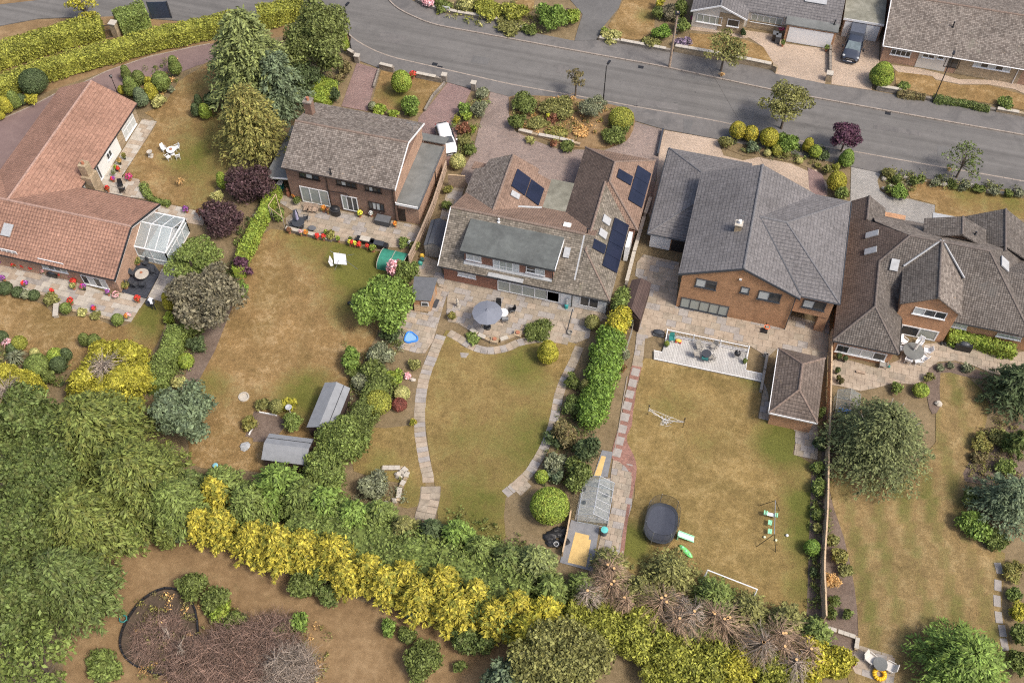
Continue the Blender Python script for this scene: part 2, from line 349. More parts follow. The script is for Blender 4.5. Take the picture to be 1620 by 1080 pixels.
    M['ridge_red']=plain('ridge_tile_pale',(.36,.235,.19),.85,0,.25,4);M['ridge_brown']=plain('ridge_tile_brown',(.21,.155,.125),.85,0,.3,4)
    M['ridge_grey']=plain('ridge_tile_grey',(.15,.148,.155),.8,0,.15,3);M['ridge_dark']=plain('ridge_tile_dark',(.15,.125,.11),.85,0,.3,4)
    M['felt']=mottle('green_grey_felt',[(.35,(.075,.08,.078)),(.5,(.108,.116,.112)),(.65,(.15,.162,.155))],.5,1.6,14,.9,(.45,.35,.2),.3,.01,dark=(.8,.58,.72,(.08,.085,.075),.6))
    M['felt_lt']=mottle('grey_felt',[(.35,(.115,.12,.115)),(.5,(.165,.17,.164)),(.65,(.225,.23,.222))],.5,1.3,14,.9,(.5,.3,.2),.3,.01,dark=(.5,.55,.7,(.11,.115,.11),.6))
    M['felt_shed']=plain('shed_felt_grey',(.235,.245,.26),.9,0,.12,2);M['felt_dk']=plain('shed_felt_dark',(.115,.12,.13),.9,0,.15,2)
    M['concrete_roof']=mottle('mossy_flat_roof',[(.35,(.13,.125,.1)),(.5,(.21,.205,.165)),(.65,(.33,.32,.27))],.5,1.5,12,.95,(.45,.35,.2),.4,.01)
    M['lead']=plain('lead_flashing',(.38,.39,.4),.6,0,.15,4)
    # walls
    M['brick_brown']=bricks('brown_brick',(.2,.115,.085),(.28,.165,.12),(.24,.19,.155),.225,.075,.01,scale2=.8)
    M['brick_peach']=bricks('peach_brick',(.41,.25,.17),(.48,.3,.21),(.38,.28,.21),.225,.075,.01,scale2=.8)
    M['brick_orange']=bricks('orange_brick',(.41,.225,.12),(.52,.295,.165),(.3,.18,.1),.225,.075,.01,scale2=1.2)
    M['brick_orange2']=bricks('warm_orange_brick',(.5,.275,.15),(.57,.32,.18),(.36,.22,.14),.225,.075,.01,scale2=1.0)
    M['brick_red']=bricks('red_brick',(.25,.11,.075),(.33,.155,.11),(.25,.17,.13),.225,.075,.01,scale2=.8)
    M['stone']=bricks('buff_stone_wall',(.33,.255,.165),(.47,.37,.25),(.25,.2,.14),.4,.16,.015,scale2=1.4)
    M['stone_grey']=bricks('grey_stone_wall',(.22,.19,.16),(.33,.29,.245),(.16,.14,.12),.35,.16,.015,scale2=1.4)
    M['render_white']=plain('white_render',(.74,.74,.72),.8,0,.05,1.5);M['render_cream']=plain('cream_render',(.6,.57,.52),.85,0,.06,1.5)
    M['upvc']=plain('white_upvc',(.78,.79,.8),.35,0,.03);M['navy']=plain('navy_paint',(.035,.05,.085),.5,0,.1);M['anthra']=plain('anthracite_frame',(.05,.055,.065),.4,0,.05)
    M['brownframe']=plain('dark_brown_frame',(.028,.02,.018),.4,0,.1);M['black']=plain('black_paint',(.018,.018,.02),.45,0,.1)
    M['blackmetal']=plain('black_metal',(.03,.03,.033),.4,.3,.1);M['greymetal']=plain('grey_metal',(.3,.31,.32),.45,.5,.1)
    M['glass']=glass('window_glass',(.045,.05,.055));M['glass_blind']=glass('window_with_blind',(.33,.36,.33),.25);M['glass_pale']=glass('window_pale',(.5,.53,.53),.25)
    M['clear']=clear('conservatory_glass',(.9,.93,.93),.3);M['poly']=clear('greenhouse_glass',(.95,.97,.97),.1);M['skylight']=glass('rooflight_glass',(.72,.77,.8),.2)
    M['solar']=bricks('solar_cells',(.012,.016,.035),(.016,.02,.042),(.017,.02,.034),1.0,1.0,.01,0.0,.25,scale2=.3,bd=.002,bs_=.1)
    M['alu']=plain('aluminium',(.6,.61,.62),.4,.6,.05)
    # timber, garden
    M['timber']=plain('weathered_timber',(.36,.27,.2),.9,0,.3,4);M['timber_lt']=plain('pale_timber',(.52,.38,.24),.85,0,.2,4)
    M['timber_grey']=plain('grey_timber',(.3,.28,.25),.9,0,.2,4);M['timber_or']=plain('orange_timber',(.4,.22,.11),.85,0,.2,4)
    M['timber_dk']=bricks('brown_boarding',(.075,.05,.045),(.105,.072,.062),(.04,.028,.025),3.0,.14,.012,scale2=.6)
    M['terracotta']=plain('terracotta',(.36,.15,.085),.85,0,.2,5);M['stonepot']=plain('stone_pot',(.45,.41,.35),.9,0,.15,5)
    M['white']=plain('white_paint',(.78,.78,.78),.5,0,.05);M['whiteplastic']=plain('white_plastic',(.75,.76,.77),.4,0,.03)
    M['bark']=mottle('bark',[(.35,(.09,.07,.055)),(.65,(.2,.165,.135))],2,9,30,.95);M['twig']=leafmat('bare_twig',(.2,.14,.095),.5,(.24,.18,.13),.4,0,.9)
    M['birch']=plain('pale_bark',(.45,.41,.36),.85,0,.25,5);M['cutwood']=plain('fresh_cut_wood',(.62,.38,.17),.8,0,.15,8)
    M['deadtwig']=leafmat('dead_brown_twig',(.15,.1,.078),.6,(.19,.145,.115),.5,0,.95);M['greytwig']=leafmat('dead_grey_twig',(.2,.165,.135),.5,(.24,.21,.18),.5,0,.95)
mk()
# ------------------------------------------------------------------ ground
def pl(*a,z=0.0):
    """'b1', (x, y), ..., 'c1', (x, y) ... -> plan points"""
    t=None;out=[]
    for q in a:
        if isinstance(q,str):t=q
        else:out.append(P(t,q[0],q[1],z)[:2])
    return out
def smooth(pts,closed=True,k=4):
    n=len(pts);out=[]
    for i in range(n if closed else n-1):
        g=(lambda j:pts[j%n]) if closed else (lambda j:pts[max(0,min(n-1,j))])
        p0,p1,p2,p3=g(i-1),g(i),g(i+1),g(i+2)
        for s in range(k):
            t=s/k
            out.append(tuple(.5*(2*p1[d]+(p2[d]-p0[d])*t+(2*p0[d]-5*p1[d]+4*p2[d]-p3[d])*t*t+(3*p1[d]-p0[d]-3*p2[d]+p3[d])*t**3) for d in range(2)))
    if not closed:out.append(tuple(pts[-1][:2]))
    return out
def clip(poly,ax,val,sgn):
    out=[];n=len(poly)
    for i in range(n):
        a,b=poly[i-1],poly[i];da,db=sgn*(a[ax]-val),sgn*(b[ax]-val)
        if (da>=0)!=(db>=0):
            t=da/(da-db);out.append((a[0]+(b[0]-a[0])*t,a[1]+(b[1]-a[1])*t))
        if db>=0:out.append(b)
    return out
def area(p):return abs(sum(p[i-1][0]*p[i][1]-p[i][0]*p[i-1][1] for i in range(len(p))))/2
def inside(p,poly):
    c=False;n=len(poly)
    for i in range(n):
        a,b=poly[i-1],poly[i]
        if (a[1]>p[1])!=(b[1]>p[1]) and p[0]<(b[0]-a[0])*(p[1]-a[1])/(b[1]-a[1])+a[0]:c= not c
    return c
LAY=[0]
def lay(z):                                # no two sheets on exactly the same level
    LAY[0]+=1;return z+(LAY[0]%16)*.0005
def sheet(name,poly,mat,z=0.0,depth=.12,kind='structure',**kw):
    z=lay(z)
    return MB().prism(poly,z-depth,z).build(name,mat,kind=kind,**kw)
def cells(poly,cw,ch,ox=0.0,oy=0.0,off=0.0):
    ys=[p[1] for p in poly];xs=[p[0] for p in poly]
    r=int(math.floor((min(ys)-oy)/ch))
    while oy+r*ch<max(ys):
        y0=oy+r*ch;s=clip(clip(poly,1,y0,1),1,y0+ch,-1)
        if len(s)>2:
            xo=ox+(off*cw if r%2 else 0);sx=[p[0] for p in s]
            c=int(math.floor((min(sx)-xo)/cw))
            while xo+c*cw<max(sx):
                x0=xo+c*cw;q=clip(clip(s,0,x0,1),0,x0+cw,-1)
                if len(q)>2:yield (x0,y0,q)
                c+=1
        r+=1
def lawn(name,poly,mat,spots=(),base=0.0,z=.01,stripe=None,label=None):
    me=bpy.data.meshes.new(name);vs=[];fs=[];cs=.55;z=lay(z)
    for x0,y0,q in cells(poly,cs,cs):
        n=len(vs);vs+=[(p[0],p[1],z) for p in q]
        A=sum(q[i-1][0]*q[i][1]-q[i][0]*q[i-1][1] for i in range(len(q)))
        f=list(range(n,n+len(q)));fs.append(f if A>0 else f[::-1])
    c0=(sum(p[0] for p in poly)/len(poly),sum(p[1] for p in poly)/len(poly),z)
    me.from_pydata([(v[0]-c0[0],v[1]-c0[1],0) for v in vs],[],fs)
    V=np.array(vs);g=np.full(len(V),base)
    for sx,sy,r,k in spots:
        d=np.hypot(V[:,0]-sx,V[:,1]-sy);g=np.maximum(g,0)+k*np.clip(1.25-d/r,0,1) if k>0 else g+k*np.clip(1-d/r,0,1)
    if stripe:g+=stripe[1]*np.sign(np.sin((V[:,0]*math.cos(stripe[2])+V[:,1]*math.sin(stripe[2]))*2*math.pi/stripe[0]))
    at=me.attributes.new("green",'FLOAT','POINT');at.data.foreach_set("value",g.astype(np.float32))
    me.materials.append(mat);me.update()
    o=bpy.data.objects.new(name,me);o.location=c0;link(o);return tag(o,kind='structure')
SHR={}
def slabset(name,poly,cw,ch,mats,z=.03,off=.5,gap=.018,seed=1,origin=None,minA=.04,jointmat=None,part='paving_slab'):
    """a paved area: a bed of joint mortar with every slab laid on it"""
    rnd=random.Random(seed);z=lay(z)
    root=sheet(name,poly,jointmat or M['joint'],z-.032)
    o_=ORG[root.name];ox,oy=origin or (min(p[0] for p in poly),min(p[1] for p in poly));n=0
    for x0,y0,q in cells(poly,cw,ch,ox,oy,off):
        a=area(q)
        if a<minA:continue
        m=rnd.choice(mats);n+=1
        if a>cw*ch*.995:
            key=(name,cw,ch,m.name)
            if key not in SHR:SHR[key]=MB().box(gap/2,cw-gap/2,gap/2,ch-gap/2,-.05,0).mesh(part,(0,0,0),m)
            s=bpy.data.objects.new(part,SHR[key]);link(s);s.parent=root
            s.location=(x0-o_[0],y0-o_[1],z+rnd.uniform(-.004,.006)-o_[2]);ORG[s.name]=o_
        else:
            cx,cy=sum(p[0] for p in q)/len(q),sum(p[1] for p in q)/len(q)
            k=1-gap/max(.2,math.sqrt(a))
            MB().prism([(cx+(p[0]-cx)*k,cy+(p[1]-cy)*k) for p in q],z-.05,z+rnd.uniform(-.004,.006)).build(part,m,root)
    return root
def along(pts,step):
    """points every step metres along a polyline, with heading"""
    out=[];d=0.0;nxt=0.0
    for a,b in zip(pts[:-1],pts[1:]):
        L=math.dist(a[:2],b[:2])
        while nxt<=d+L and L>0:
            t=(nxt-d)/L;out.append((a[0]+(b[0]-a[0])*t,a[1]+(b[1]-a[1])*t,math.atan2(b[1]-a[1],b[0]-a[0])));nxt+=step
        d+=L
    return out
def slabpath(name,pts,width,step,mats,z=.03,seed=1,split=False,gap=.03,jit=.02):
    rnd=random.Random(seed);pts=smooth(pts,False,6)
    L,Rr=[],[]
    for x,y,a in along(pts,.8):L.append((x-math.sin(a)*width/2,y+math.cos(a)*width/2));Rr.append((x+math.sin(a)*width/2,y-math.cos(a)*width/2))
    mb=MB()
    for i in range(len(L)-1):mb.prism([L[i],L[i+1],Rr[i+1],Rr[i]],z-.12,z-.02)
    root=mb.build(name,M['joint'],kind='structure');sp=along(pts,step)
    for (x,y,a),(x2,y2,a2) in zip(sp[:-1],sp[1:]):
        for k in ((-.25,.25) if split else (0,)):
            w=width*(.5 if split else 1)-gap
            MB().obox(((x+x2)/2-math.sin(a)*(k*width+rnd.uniform(-jit,jit)),(y+y2)/2+math.cos(a)*(k*width+rnd.uniform(-jit,jit))),math.atan2(y2-y,x2-x),step-gap,w,z-.05,z+rnd.uniform(-.004,.008)).build('paving_slab',rnd.choice(mats),root)
    return root
def kerbline(name,pts,z0=-.07,z1=.07,w=.15,step=.92,mat=None,part='kerb_stone'):
    root=bpy.data.objects.new(name,None);link(root);root.location=(pts[0][0],pts[0][1],0);ORG[root.name]=tuple(root.location);tag(root,kind='structure')
    key=(part,w,step,z1);ox,oy,_=ORG[root.name]
    if key not in SHR:SHR[key]=MB().box(-step/2+.012,step/2-.012,-w/2,w/2,z0,z1).mesh(part,(0,0,0),mat or M['kerb'])
    sp=along(pts,step)
    for (x,y,a),(x2,y2,a2) in zip(sp[:-1],sp[1:]):
        o=bpy.data.objects.new(part,SHR[key]);link(o);o.parent=root;o.location=((x+x2)/2-ox,(y+y2)/2-oy,0);o.rotation_euler.z=math.atan2(y2-y,x2-x)
    return root

# the land itself, out past the horizon of any nearby view
MB().box(-700,700,-700,900,-.6,-.16).build('ground',M['field'],kind='structure')
# the road with its branch behind the hedges
near=pl('b1',(430,-40),(520,120),(600,225),(720,300),(850,350),(1000,386),(1190,430),(1400,478),'c1',(0,510),(200,548),(560,610),(800,655),(1330,750),'d1',(350,885),(600,930),(1000,1002),(1420,1073),(1900,1160))
far=pl('b1',(800,-60),(830,0),(890,55),(1000,110),(1130,155),(1400,205),'c1',(0,232),(600,342),(1000,415),'d1',(80,548),(380,603),(1000,715),(1620,825),(2000,895))
near_s,far_s=smooth(near,False,4),smooth(far,False,4)
sheet('road',near_s+far_s[::-1],M['tarmac'],-.06)
sheet('side_road',pl('a1',(-300,60),(-300,240),(0,155),(230,112),(400,105),(900,110),(1140,130),(1620,130),'b1',(250,140),(560,180),(520,-60),'a1',(1620,-120),(400,-20)),M['tarmac'],-.056)
kerbline('kerb_near',near_s[5:]);kerbline('kerb_far',far_s[3:])
# pavements beside it
pn=pl('b1',(585,330),(650,372),(780,422),(1000,462),(1180,502),(1350,548),(1450,562),(1560,590),'c1',(30,600),(400,615),(620,640),(790,740),(960,790),(1290,850),'d1',(300,960),(560,1018),(760,1060),'d2',(1000,85),(1620,172),(1900,215))
sheet('pavement_near',near_s[8:]+pn[::-1],M['pavement'],.05)
pf=pl('b1',(900,-60),(960,0),(1060,50),(1200,92),(1400,118),(1620,160),'c1',(180,205),(420,252),(560,248),(1000,315),(1620,428),'d1',(100,452),(410,515),(700,556),(1060,622),(1620,712),(2000,780))
sheet('pavement_far',far_s+pf[::-1],M['pavement'],.05)
# garden earth on both sides
sheet('garden_soil',pl('px',(140,60),(560,85),(560,40),(600,55))[:0]+pl('b1',(-600,330),(560,170),(585,330),(650,372))+pn[2:]+pl('px',(1750,620),(1750,1300),(-150,1300),(-150,120),(60,150)),M['soil'],-.03,.1)
sheet('front_gardens_soil',pf+pl('d1',(2100,300),(2000,-300),'b1',(1200,-250)),M['soil'],-.03,.1)
sheet('grass_verge',pl('a1',(-200,225),(0,165),(240,118),(400,112),(700,100),(930,118),(1140,135),(700,235),(400,260),(0,330),(-200,380)),M['field'],-.01,.1)
# drives
sheet('red_drive',pl('a1',(-150,800),(0,733),(200,645),(330,577),(480,520),(640,440),(900,350),(1200,283),(1330,262),(1330,365),(1200,402),(1050,462),(880,500),(780,540),(650,640),(300,900),(-150,1100)),M['redmac'],.0)
kerbline('red_drive_edging',pl('a1',(-100,775),(0,733),(200,645),(330,577),(480,520),(640,440),(900,350),(1200,283),(1310,264)),-.05,.05,.12,.9)
sheet('drive_pink',pl('b1',(635,385),(768,424),(735,545),(700,680),(540,650),(600,480)),M['blockpink'],.02)
sheet('drive_car',pl('b1',(1188,505),(1335,548),(1300,620),(1240,720),(1250,900),(1230,1010),(1000,1000),(1010,720),(1100,620)),M['blockpink'],.02)
sheet('drive_forecourt',pl('b1',(1450,562),(1565,592),(1560,690),(1600,800),'c1',(150,850),(330,915),(470,915),(600,920),(740,860),(790,745),(965,795),(945,900),'c2',(900,200),(880,290),(500,400),'b2',(1500,200),(1320,140),'b1',(1270,1060),(1340,930),(1390,740)),M['blockdrive'],.02)
sheet('drive_tan',pl('c1',(970,797),(1290,852),(1330,950),(1450,980),'d1',(0,960),(200,1000),(310,1050),'d2',(350,30),(420,120),(420,200),(340,210),(0,200),'c2',(1300,200),(930,480),(870,300),(920,100),'c1',(935,900)),M['blockbeige'],.018)
sheet('drive_dark_square',pl('d2',(300,20),(390,60),(420,190),(340,195),(310,150)),M['blockpink'],.024,.1)
sheet('drive_grey',pl('d2',(565,18),(745,55),(725,100),(740,160),(800,200),(920,212),(1075,250),(1075,330),(1010,400),(780,380),(560,240)),M['blockgrey'],.02)
sheet('black_drive',pl('c1',(360,-40),(720,-40),(690,50),(600,160),(555,245),(420,250),(440,180),(470,90)),M['blackmac'],.02)
sheet('beige_drive',pl('d1',(-20,195),(120,215),(170,268),(408,300),(440,250),(430,440),(405,512),(345,505),(105,452),(90,385),(30,290),(-60,230),'c1',(1430,235),(1330,205),(1130,185),(1120,165),(1300,165)),M['blockbeige'],.02)
sheet('van_drive',pl('d1',(450,230),(560,150),(740,190),(735,380),(800,400),(700,470),(690,552),(445,515)),M['blockbeige'],.02)
sheet('bungalow_path',pl('d1',(800,395),(960,415),(1090,445),(1220,485),(1480,490),(1700,540),(1700,610),(1560,545),(1400,515),(1230,515),(1080,485),(1060,465),(850,440)),M['blockbeige'],.02)
# lawns
def sp(t,x,y,r,k):p=P(t,x,y);return (p[0],p[1],r,k)
lawn('lawn_bungalow_side',smooth(pl('a1',(750,1075),(860,900),(960,745),(880,690),(1000,640),(1090,500),(1200,430),(1330,370),(1480,600),(1480,900),(1400,1020),'a2',(1370,60),(1300,170),(1270,285),(1060,248),(940,215),(870,150),(850,95),(745,75)),k=2),M['lawn_a'],
     [sp('a1',1330,880,6,.45),sp('a1',1250,520,2.5,.35),sp('a2',1300,200,4,.3),sp('a1',1130,1000,3,.3)],.12)
lawn('lawn_bungalow_rear',smooth(pl('a2',(-150,775),(0,790),(110,810),(270,855),(340,925),(540,925),(690,985),(800,965),(880,825),(1000,830),(1000,1000),'a3',(900,180),(800,230),(430,250),(300,220),(160,140),(0,100),(-150,100)),k=2),M['lawn_a'],
     [sp('a2',950,980,3.5,.6),sp('a2',900,880,2,.4)],.05)
lawn('lawn_detached',smooth(pl('px',(402,388),(430,362),(470,372),(530,383),(600,398),(640,402),(640,430),(620,470),(600,520),(580,560),(560,600),(545,650),(520,700),(470,750),(400,745),(320,740),(300,720),(295,640),(300,600),(330,560),(352,510),(375,450)),k=2),M['lawn_a'],
     [sp('b2',560,540,4.5,.8),sp('b2',780,600,4,.7),sp('b2',250,430,3.2,.5),sp('px',560,480,4,.65),sp('px',470,640,4,.55),sp('px',320,600,2.5,.5),sp('px',490,610,3.0,.45),sp('px',345,625,2.5,.35)],-.06)
lawn('lawn_oval',smooth(pl('px',(706,522),(730,547),(770,558),(800,554),(830,545),(880,537),(912,545),(905,580),(884,640),(868,690),(842,740),(800,792),(800,850),(760,860),(700,840),(690,780),(680,720),(672,650),(682,590)),k=3),M['lawn_b'],
     [sp('px',830,575,3,.6),sp('px',850,700,4.5,.5),sp('px',740,790,4,.3),sp('px',760,830,4,.35),sp('px',700,530,1.5,.3),sp('px',740,690,2.2,.25),sp('px',885,570,2.2,-.5)],.22)
lawn('lawn_oval_outer',smooth(pl('px',(568,672),(655,672),(662,720),(675,775),(662,800),(630,800),(640,765),(560,745)),k=2),M['lawn_b'],[sp('px',600,735,3,.45),sp('px',650,780,2,.45)],.05)
lawn('lawn_family',smooth(pl('px',(1020,566),(1110,585),(1204,606),(1198,660),(1258,676),(1254,718),(1282,732),(1285,800),(1278,900),(1275,972),(1200,975),(1100,950),(980,895),(990,830),(1004,785),(1002,740),(990,700),(1000,640),(1012,600)),k=2),M['lawn_b'],
     [sp('px',1245,700,3.2,1.0),sp('px',1275,800,2.6,.9),sp('px',1272,860,2.2,.7),sp('px',1270,930,2.2,.6),sp('px',998,860,2.2,1.0),sp('px',1190,590,2,.6),sp('px',1060,640,2.5,.35),sp('px',1110,700,2,.3),sp('px',1130,650,3,.1)],.08)
lawn('lawn_stone_house',smooth(pl('px',(1478,592),(1530,596),(1565,640),(1548,700),(1530,760),(1530,830),(1560,868),(1590,875),(1584,960),(1588,1090),(1345,1090),(1358,1010),(1352,940),(1335,850),(1318,800),(1318,745),(1400,760),(1480,700)),k=2),M['lawn_c'],
     [sp('px',1540,615,2.5,.3),sp('px',1370,870,3,.25),sp('px',1365,960,3,.3),sp('px',1450,770,4.5,.3),sp('px',1530,1000,4,.3)],.2,stripe=(2.3,.2,.258))
lawn('lawn_front_square',pl('b1',(785,432),(1155,512),(1100,590),(1030,690),(720,655),(745,560)),M['lawn_a'],[sp('b1',850,560,2.5,.5),sp('b1',950,640,2,.5)],.05)
lawn('lawn_front_stone_house',smooth(pl('d2',(925,205),(930,140),(1000,108),(1300,140),(1620,210),(1750,240),(1750,330),(1280,330),(1080,330),(1078,246)),k=2),M['lawn_a'],[sp('d2',1280,180,2.5,.5),sp('d2',1550,240,2.5,.55)],.12)
lawn('lawn_front_strip',pl('c1',(735,-40),(915,-40),(905,210),(900,245),(700,240),(625,160),(690,60)),M['lawn_a'],[sp('c1',860,100,1.6,.5)],.05)
lawn('lawn_front_white_gable',pl('c1',(1125,205),(1330,215),(1480,250),(1560,290),(1620,370),(1400,335),(1120,285)),M['lawn_a'],[],.02)
lawn('lawn_front_left_of_drive',pl('d1',(-40,260),(30,290),(92,385),(-40,362)),M['lawn_a'],[],.02)
lawn('lawn_front_bungalow',pl('d1',(830,432),(1060,468),(1080,490),(1230,520),(1400,520),(1600,575),(1720,620),(1720,690),(1400,630),(1060,585),(840,530)),M['lawn_a'],[sp('d1',1250,590,2,.2)],.04)
lawn('lawn_corner',pl('b1',(1600,0),(1620,-40),'c1',(180,-40),(170,60),(100,110),(0,60)),M['lawn_a'],[],.05)
sheet('parched_paddock',pl('px',(100,1300),(100,960),(190,850),(320,840),(420,900),(600,960),(830,1020),(900,1300)),M['field'],.0)
# beds of mulch
sheet('bed_by_fence',smooth(pl('px',(1303,640),(1322,690),(1312,760),(1318,800),(1335,850),(1352,930),(1357,1003),(1345,1050),(1305,1010),(1300,800)),k=2),M['bark_mulch'],.016)
sheet('bed_strip_lawn_edge',pl('px',(1284,740),(1302,740),(1300,975),(1276,975)),M['bark_mulch'],.016)
sheet('bed_right_island',smooth(pl('d3',(1030,260),(1080,215),(1200,205),(1300,240),(1490,300),(1400,310),(1250,290),(1110,270),(1110,470),(1060,520),(1030,420)),k=2),M['bark_mulch'],.02)
sheet('bed_far_right',smooth(pl('d3',(1400,690),(1480,640),(1620,560),(1700,900),(1500,950),(1260,930),(1280,820)),k=2),M['bark_mulch'],.022)
sheet('bed_detached_edge',pl('px',(300,560),(345,480),(370,480),(340,555),(310,610),(288,625)),M['bark_mulch'],.02)
sheet('bed_oval_left',smooth(pl('px',(615,545),(662,560),(672,590),(655,650),(652,672),(570,675),(575,640),(600,600)),k=2),M['soil'],.016)
sheet('bed_front_island',smooth(pl('c1',(20,620),(60,585),(400,600),(640,640),(780,690),(775,800),(720,870),(600,905),(400,900),(180,830),(60,790),(25,720)),k=2),M['field'],.07)
sheet('bed_front_tan',smooth(pl('c1',(1300,880),(1340,830),'d1',(0,850),(380,940),(560,1030),'d2',(400,0),(330,30),'d1',(200,990),(0,960),'c1',(1450,950)),k=2),M['soil'],.03)
sheet('bed_dirt_by_ball',smooth(pl('c3',(0,1030),(110,990),(250,960),'c4',(330,140),(280,200),(60,210),(0,180)),k=2),M['soil'],.014)
sheet('vegetable_bed',pl('b3',(40,505),(150,530),(215,570),(110,690),(0,690),(0,580)),M['bark_mulch'],.02)
sheet('vegetable_bed_outer',pl('px',(388,690),(402,650),(440,656),(455,670),(430,700)),M['bark_mulch'],.018)
# paved areas
s_,s2_,s3_,s4_=M['slab'],M['slab2'],M['slab3'],M['slab4']
slabset('terrace_bungalow',pl('a2',(-80,575),(240,645),(700,800),(745,780),(895,820),(800,962),(690,945),(450,890),(370,855),(270,800),(80,755),(-80,700)),.9,.6,[s4_,s4_,s2_,s3_],.03,seed=3)
slabset('terrace_bungalow_corner',pl('a2',(900,815),(985,838),(1065,690),(1080,600),(985,640),(960,700)),.9,.6,[s4_,s3_],.03,seed=4)
slabset('terrace_bungalow_north',pl('a1',(870,725),(957,743),(860,900),(745,1078),'a2',(745,72),(850,92),(872,160),(925,215),(780,200),(620,180),(560,130),(640,20),'a1',(700,1000),(820,800)),.9,.6,[s4_,s2_,s4_],.03,seed=5)
slabset('terrace_bungalow_east',pl('a2',(975,242),(1060,250),(1262,300),(1240,375),(1100,350),(1060,322),(960,290)),.9,.6,[s4_,s2_],.03,seed=6)
slabset('patio_detached',pl('b2',(110,200),(230,190),(300,230),(560,290),(880,350),(1010,375),(1030,400),(1000,500),(950,510),(800,505),(560,470),(480,465),(400,430),(210,395),(200,330),(250,290)),.75,.6,[s_,s_,s3_,s2_],.03,seed=7)
slabset('side_path_shed',pl('b2',(1190,140),(1290,140),(1270,220),(1200,340),(1140,340),(1160,250)),.6,.6,[s3_,s_],.03,seed=8)
slabset('patio_dormer_house',pl('b2',(1045,560),(1130,590),(1170,690),(1500,770),'c2',(0,770),(320,850),(610,910),(620,940),(530,980),(510,1060),'c3',(420,90),(330,65),(240,50),(120,30),'b3',(1560,40),(1460,80),(1380,60),(1320,10),'b2',(1250,970),(1190,960),(1180,900),(1190,770),(1130,740),(1120,690),(980,680),(990,640)),.8,.65,[s_,s2_,s_,s3_],.03,seed=9)
slabset('terrace_summerhouse',pl('b2',(1110,745),(1195,765),(1135,960),(1100,1080),'b3',(1050,150),(1000,150),(860,110),(880,0),'b2',(900,960),(960,890),(1070,910)),.62,.62,[s2_,s3_,s_],.05,seed=10)
slabset('patio_family_house',pl('c2',(840,550),(1060,600),(1040,870),'d2',(0,950),(150,1005),(190,920),(380,970),(440,900),'d3',(420,170),(390,200),(400,180),(120,115),(60,170),(0,165),'c3',(1585,165),(1490,105),(985,5),'c2',(870,1060),(800,1070),(830,900),(880,740),(790,680),(800,600)),.9,.75,[s2_,s2_,s_,s3_],.03,seed=11)
slabset('step_path_garage',pl('d3',(0,545),(35,330),(60,400),(75,520),(365,590),(360,800),(215,770),(225,700),(215,600)),.6,.6,[s3_,s_],.03,seed=12)
slabset('path_greenhouse',pl('c3',(690,810),(775,830),(780,900),(770,1080),'c4',(740,100),(710,360),(540,360),(580,180),(625,100),(650,0),'c3',(650,1000),(640,900),(655,800)),.6,.6,[s3_,s2_,s_],.03,seed=13)
slabset('patio_stone_house',pl('d3',(440,210),(480,170),(720,240),(860,190),(880,100),(1060,90),(1150,80),(1320,110),(1550,150),(1720,120),(1720,330),(1500,290),(1420,270),(1300,220),(1200,195),(1100,200),(1040,240),(1020,310),(960,340),(830,330),(720,360),(620,380),(500,350),(430,340)),.7,.7,[s2_,s2_,M['slab2'],s_],.03,seed=14)
slabset('patio_bottom_corner',pl('d4',(600,845),(830,915),(835,1010),(820,1100),(590,1020),(560,960)),.9,.75,[s2_,s_,s3_],.03,seed=15)
slabset('path_pool_side',pl('c2',(820,940),(860,960),(850,1075),'c3',(835,235),(770,225),(790,120),(800,20)),.75,.6,[s3_,s_],.032,seed=16)
# ring path round the oval lawn
slabpath('path_oval_west',pl('b3',(1150,40),(1095,170),(1050,290),(1028,400),(1018,520),(1022,650),(1042,780),(1068,900),(1070,950)),1.0,.5,[s_,s3_,s2_],.03,21)
slabpath('path_oval_steps',pl('b3',(1085,960),(1080,1040),(1055,1130),(1040,1200)),1.7,.62,[s2_,s_],.035,22,True,.05,.06)
slabpath('path_oval_north',pl('b3',(1195,25),(1265,62),(1330,105),(1440,135),(1560,115),'c3',(60,90),(180,65),(300,62),(420,90)),.8,.6,[s_,s2_,s3_],.035,23)
slabpath('path_oval_east',pl('c3',(450,110),(400,230),(345,340),(315,450),(295,560),(255,680),(205,780),(150,870),(90,930),(20,990),(-25,1025)),.85,.6,[s_,s3_,s2_],.03,24)
slabset('path_oval_corner',pl('c3',(100,900),(160,960),(90,1020),(20,950)),.6,.45,[s2_,s_],.04,seed=25)
# stepping slabs in red brick beside the family lawn
bp=smooth(pl('c3',(770,225),(830,235),(800,340),(790,430),(775,520),(770,590),(740,650),(745,700),(780,770),(800,850),(785,960),(760,1080),'c4',(740,130),(715,340),(690,330),(740,0),'c3',(770,900),(690,810),(655,800),(650,740),(700,560),(740,380)),k=2)
brick=sheet('brick_edged_path',bp,M['redbrickpave'],.028)
for (x,y) in ((792,265),(775,332),(757,400),(742,470),(728,540),(712,612),(696,684),(680,756)):
    p=P('c3',x,y);MB().obox(p,R(-2),.72,.82,.0,.05).build('stepping_slab',M['slab3'],brick)
kerbline('path_edging',pl('c3',(742,290),(715,450),(690,610),(665,740),(655,790)),-.02,.06,.08,.9)
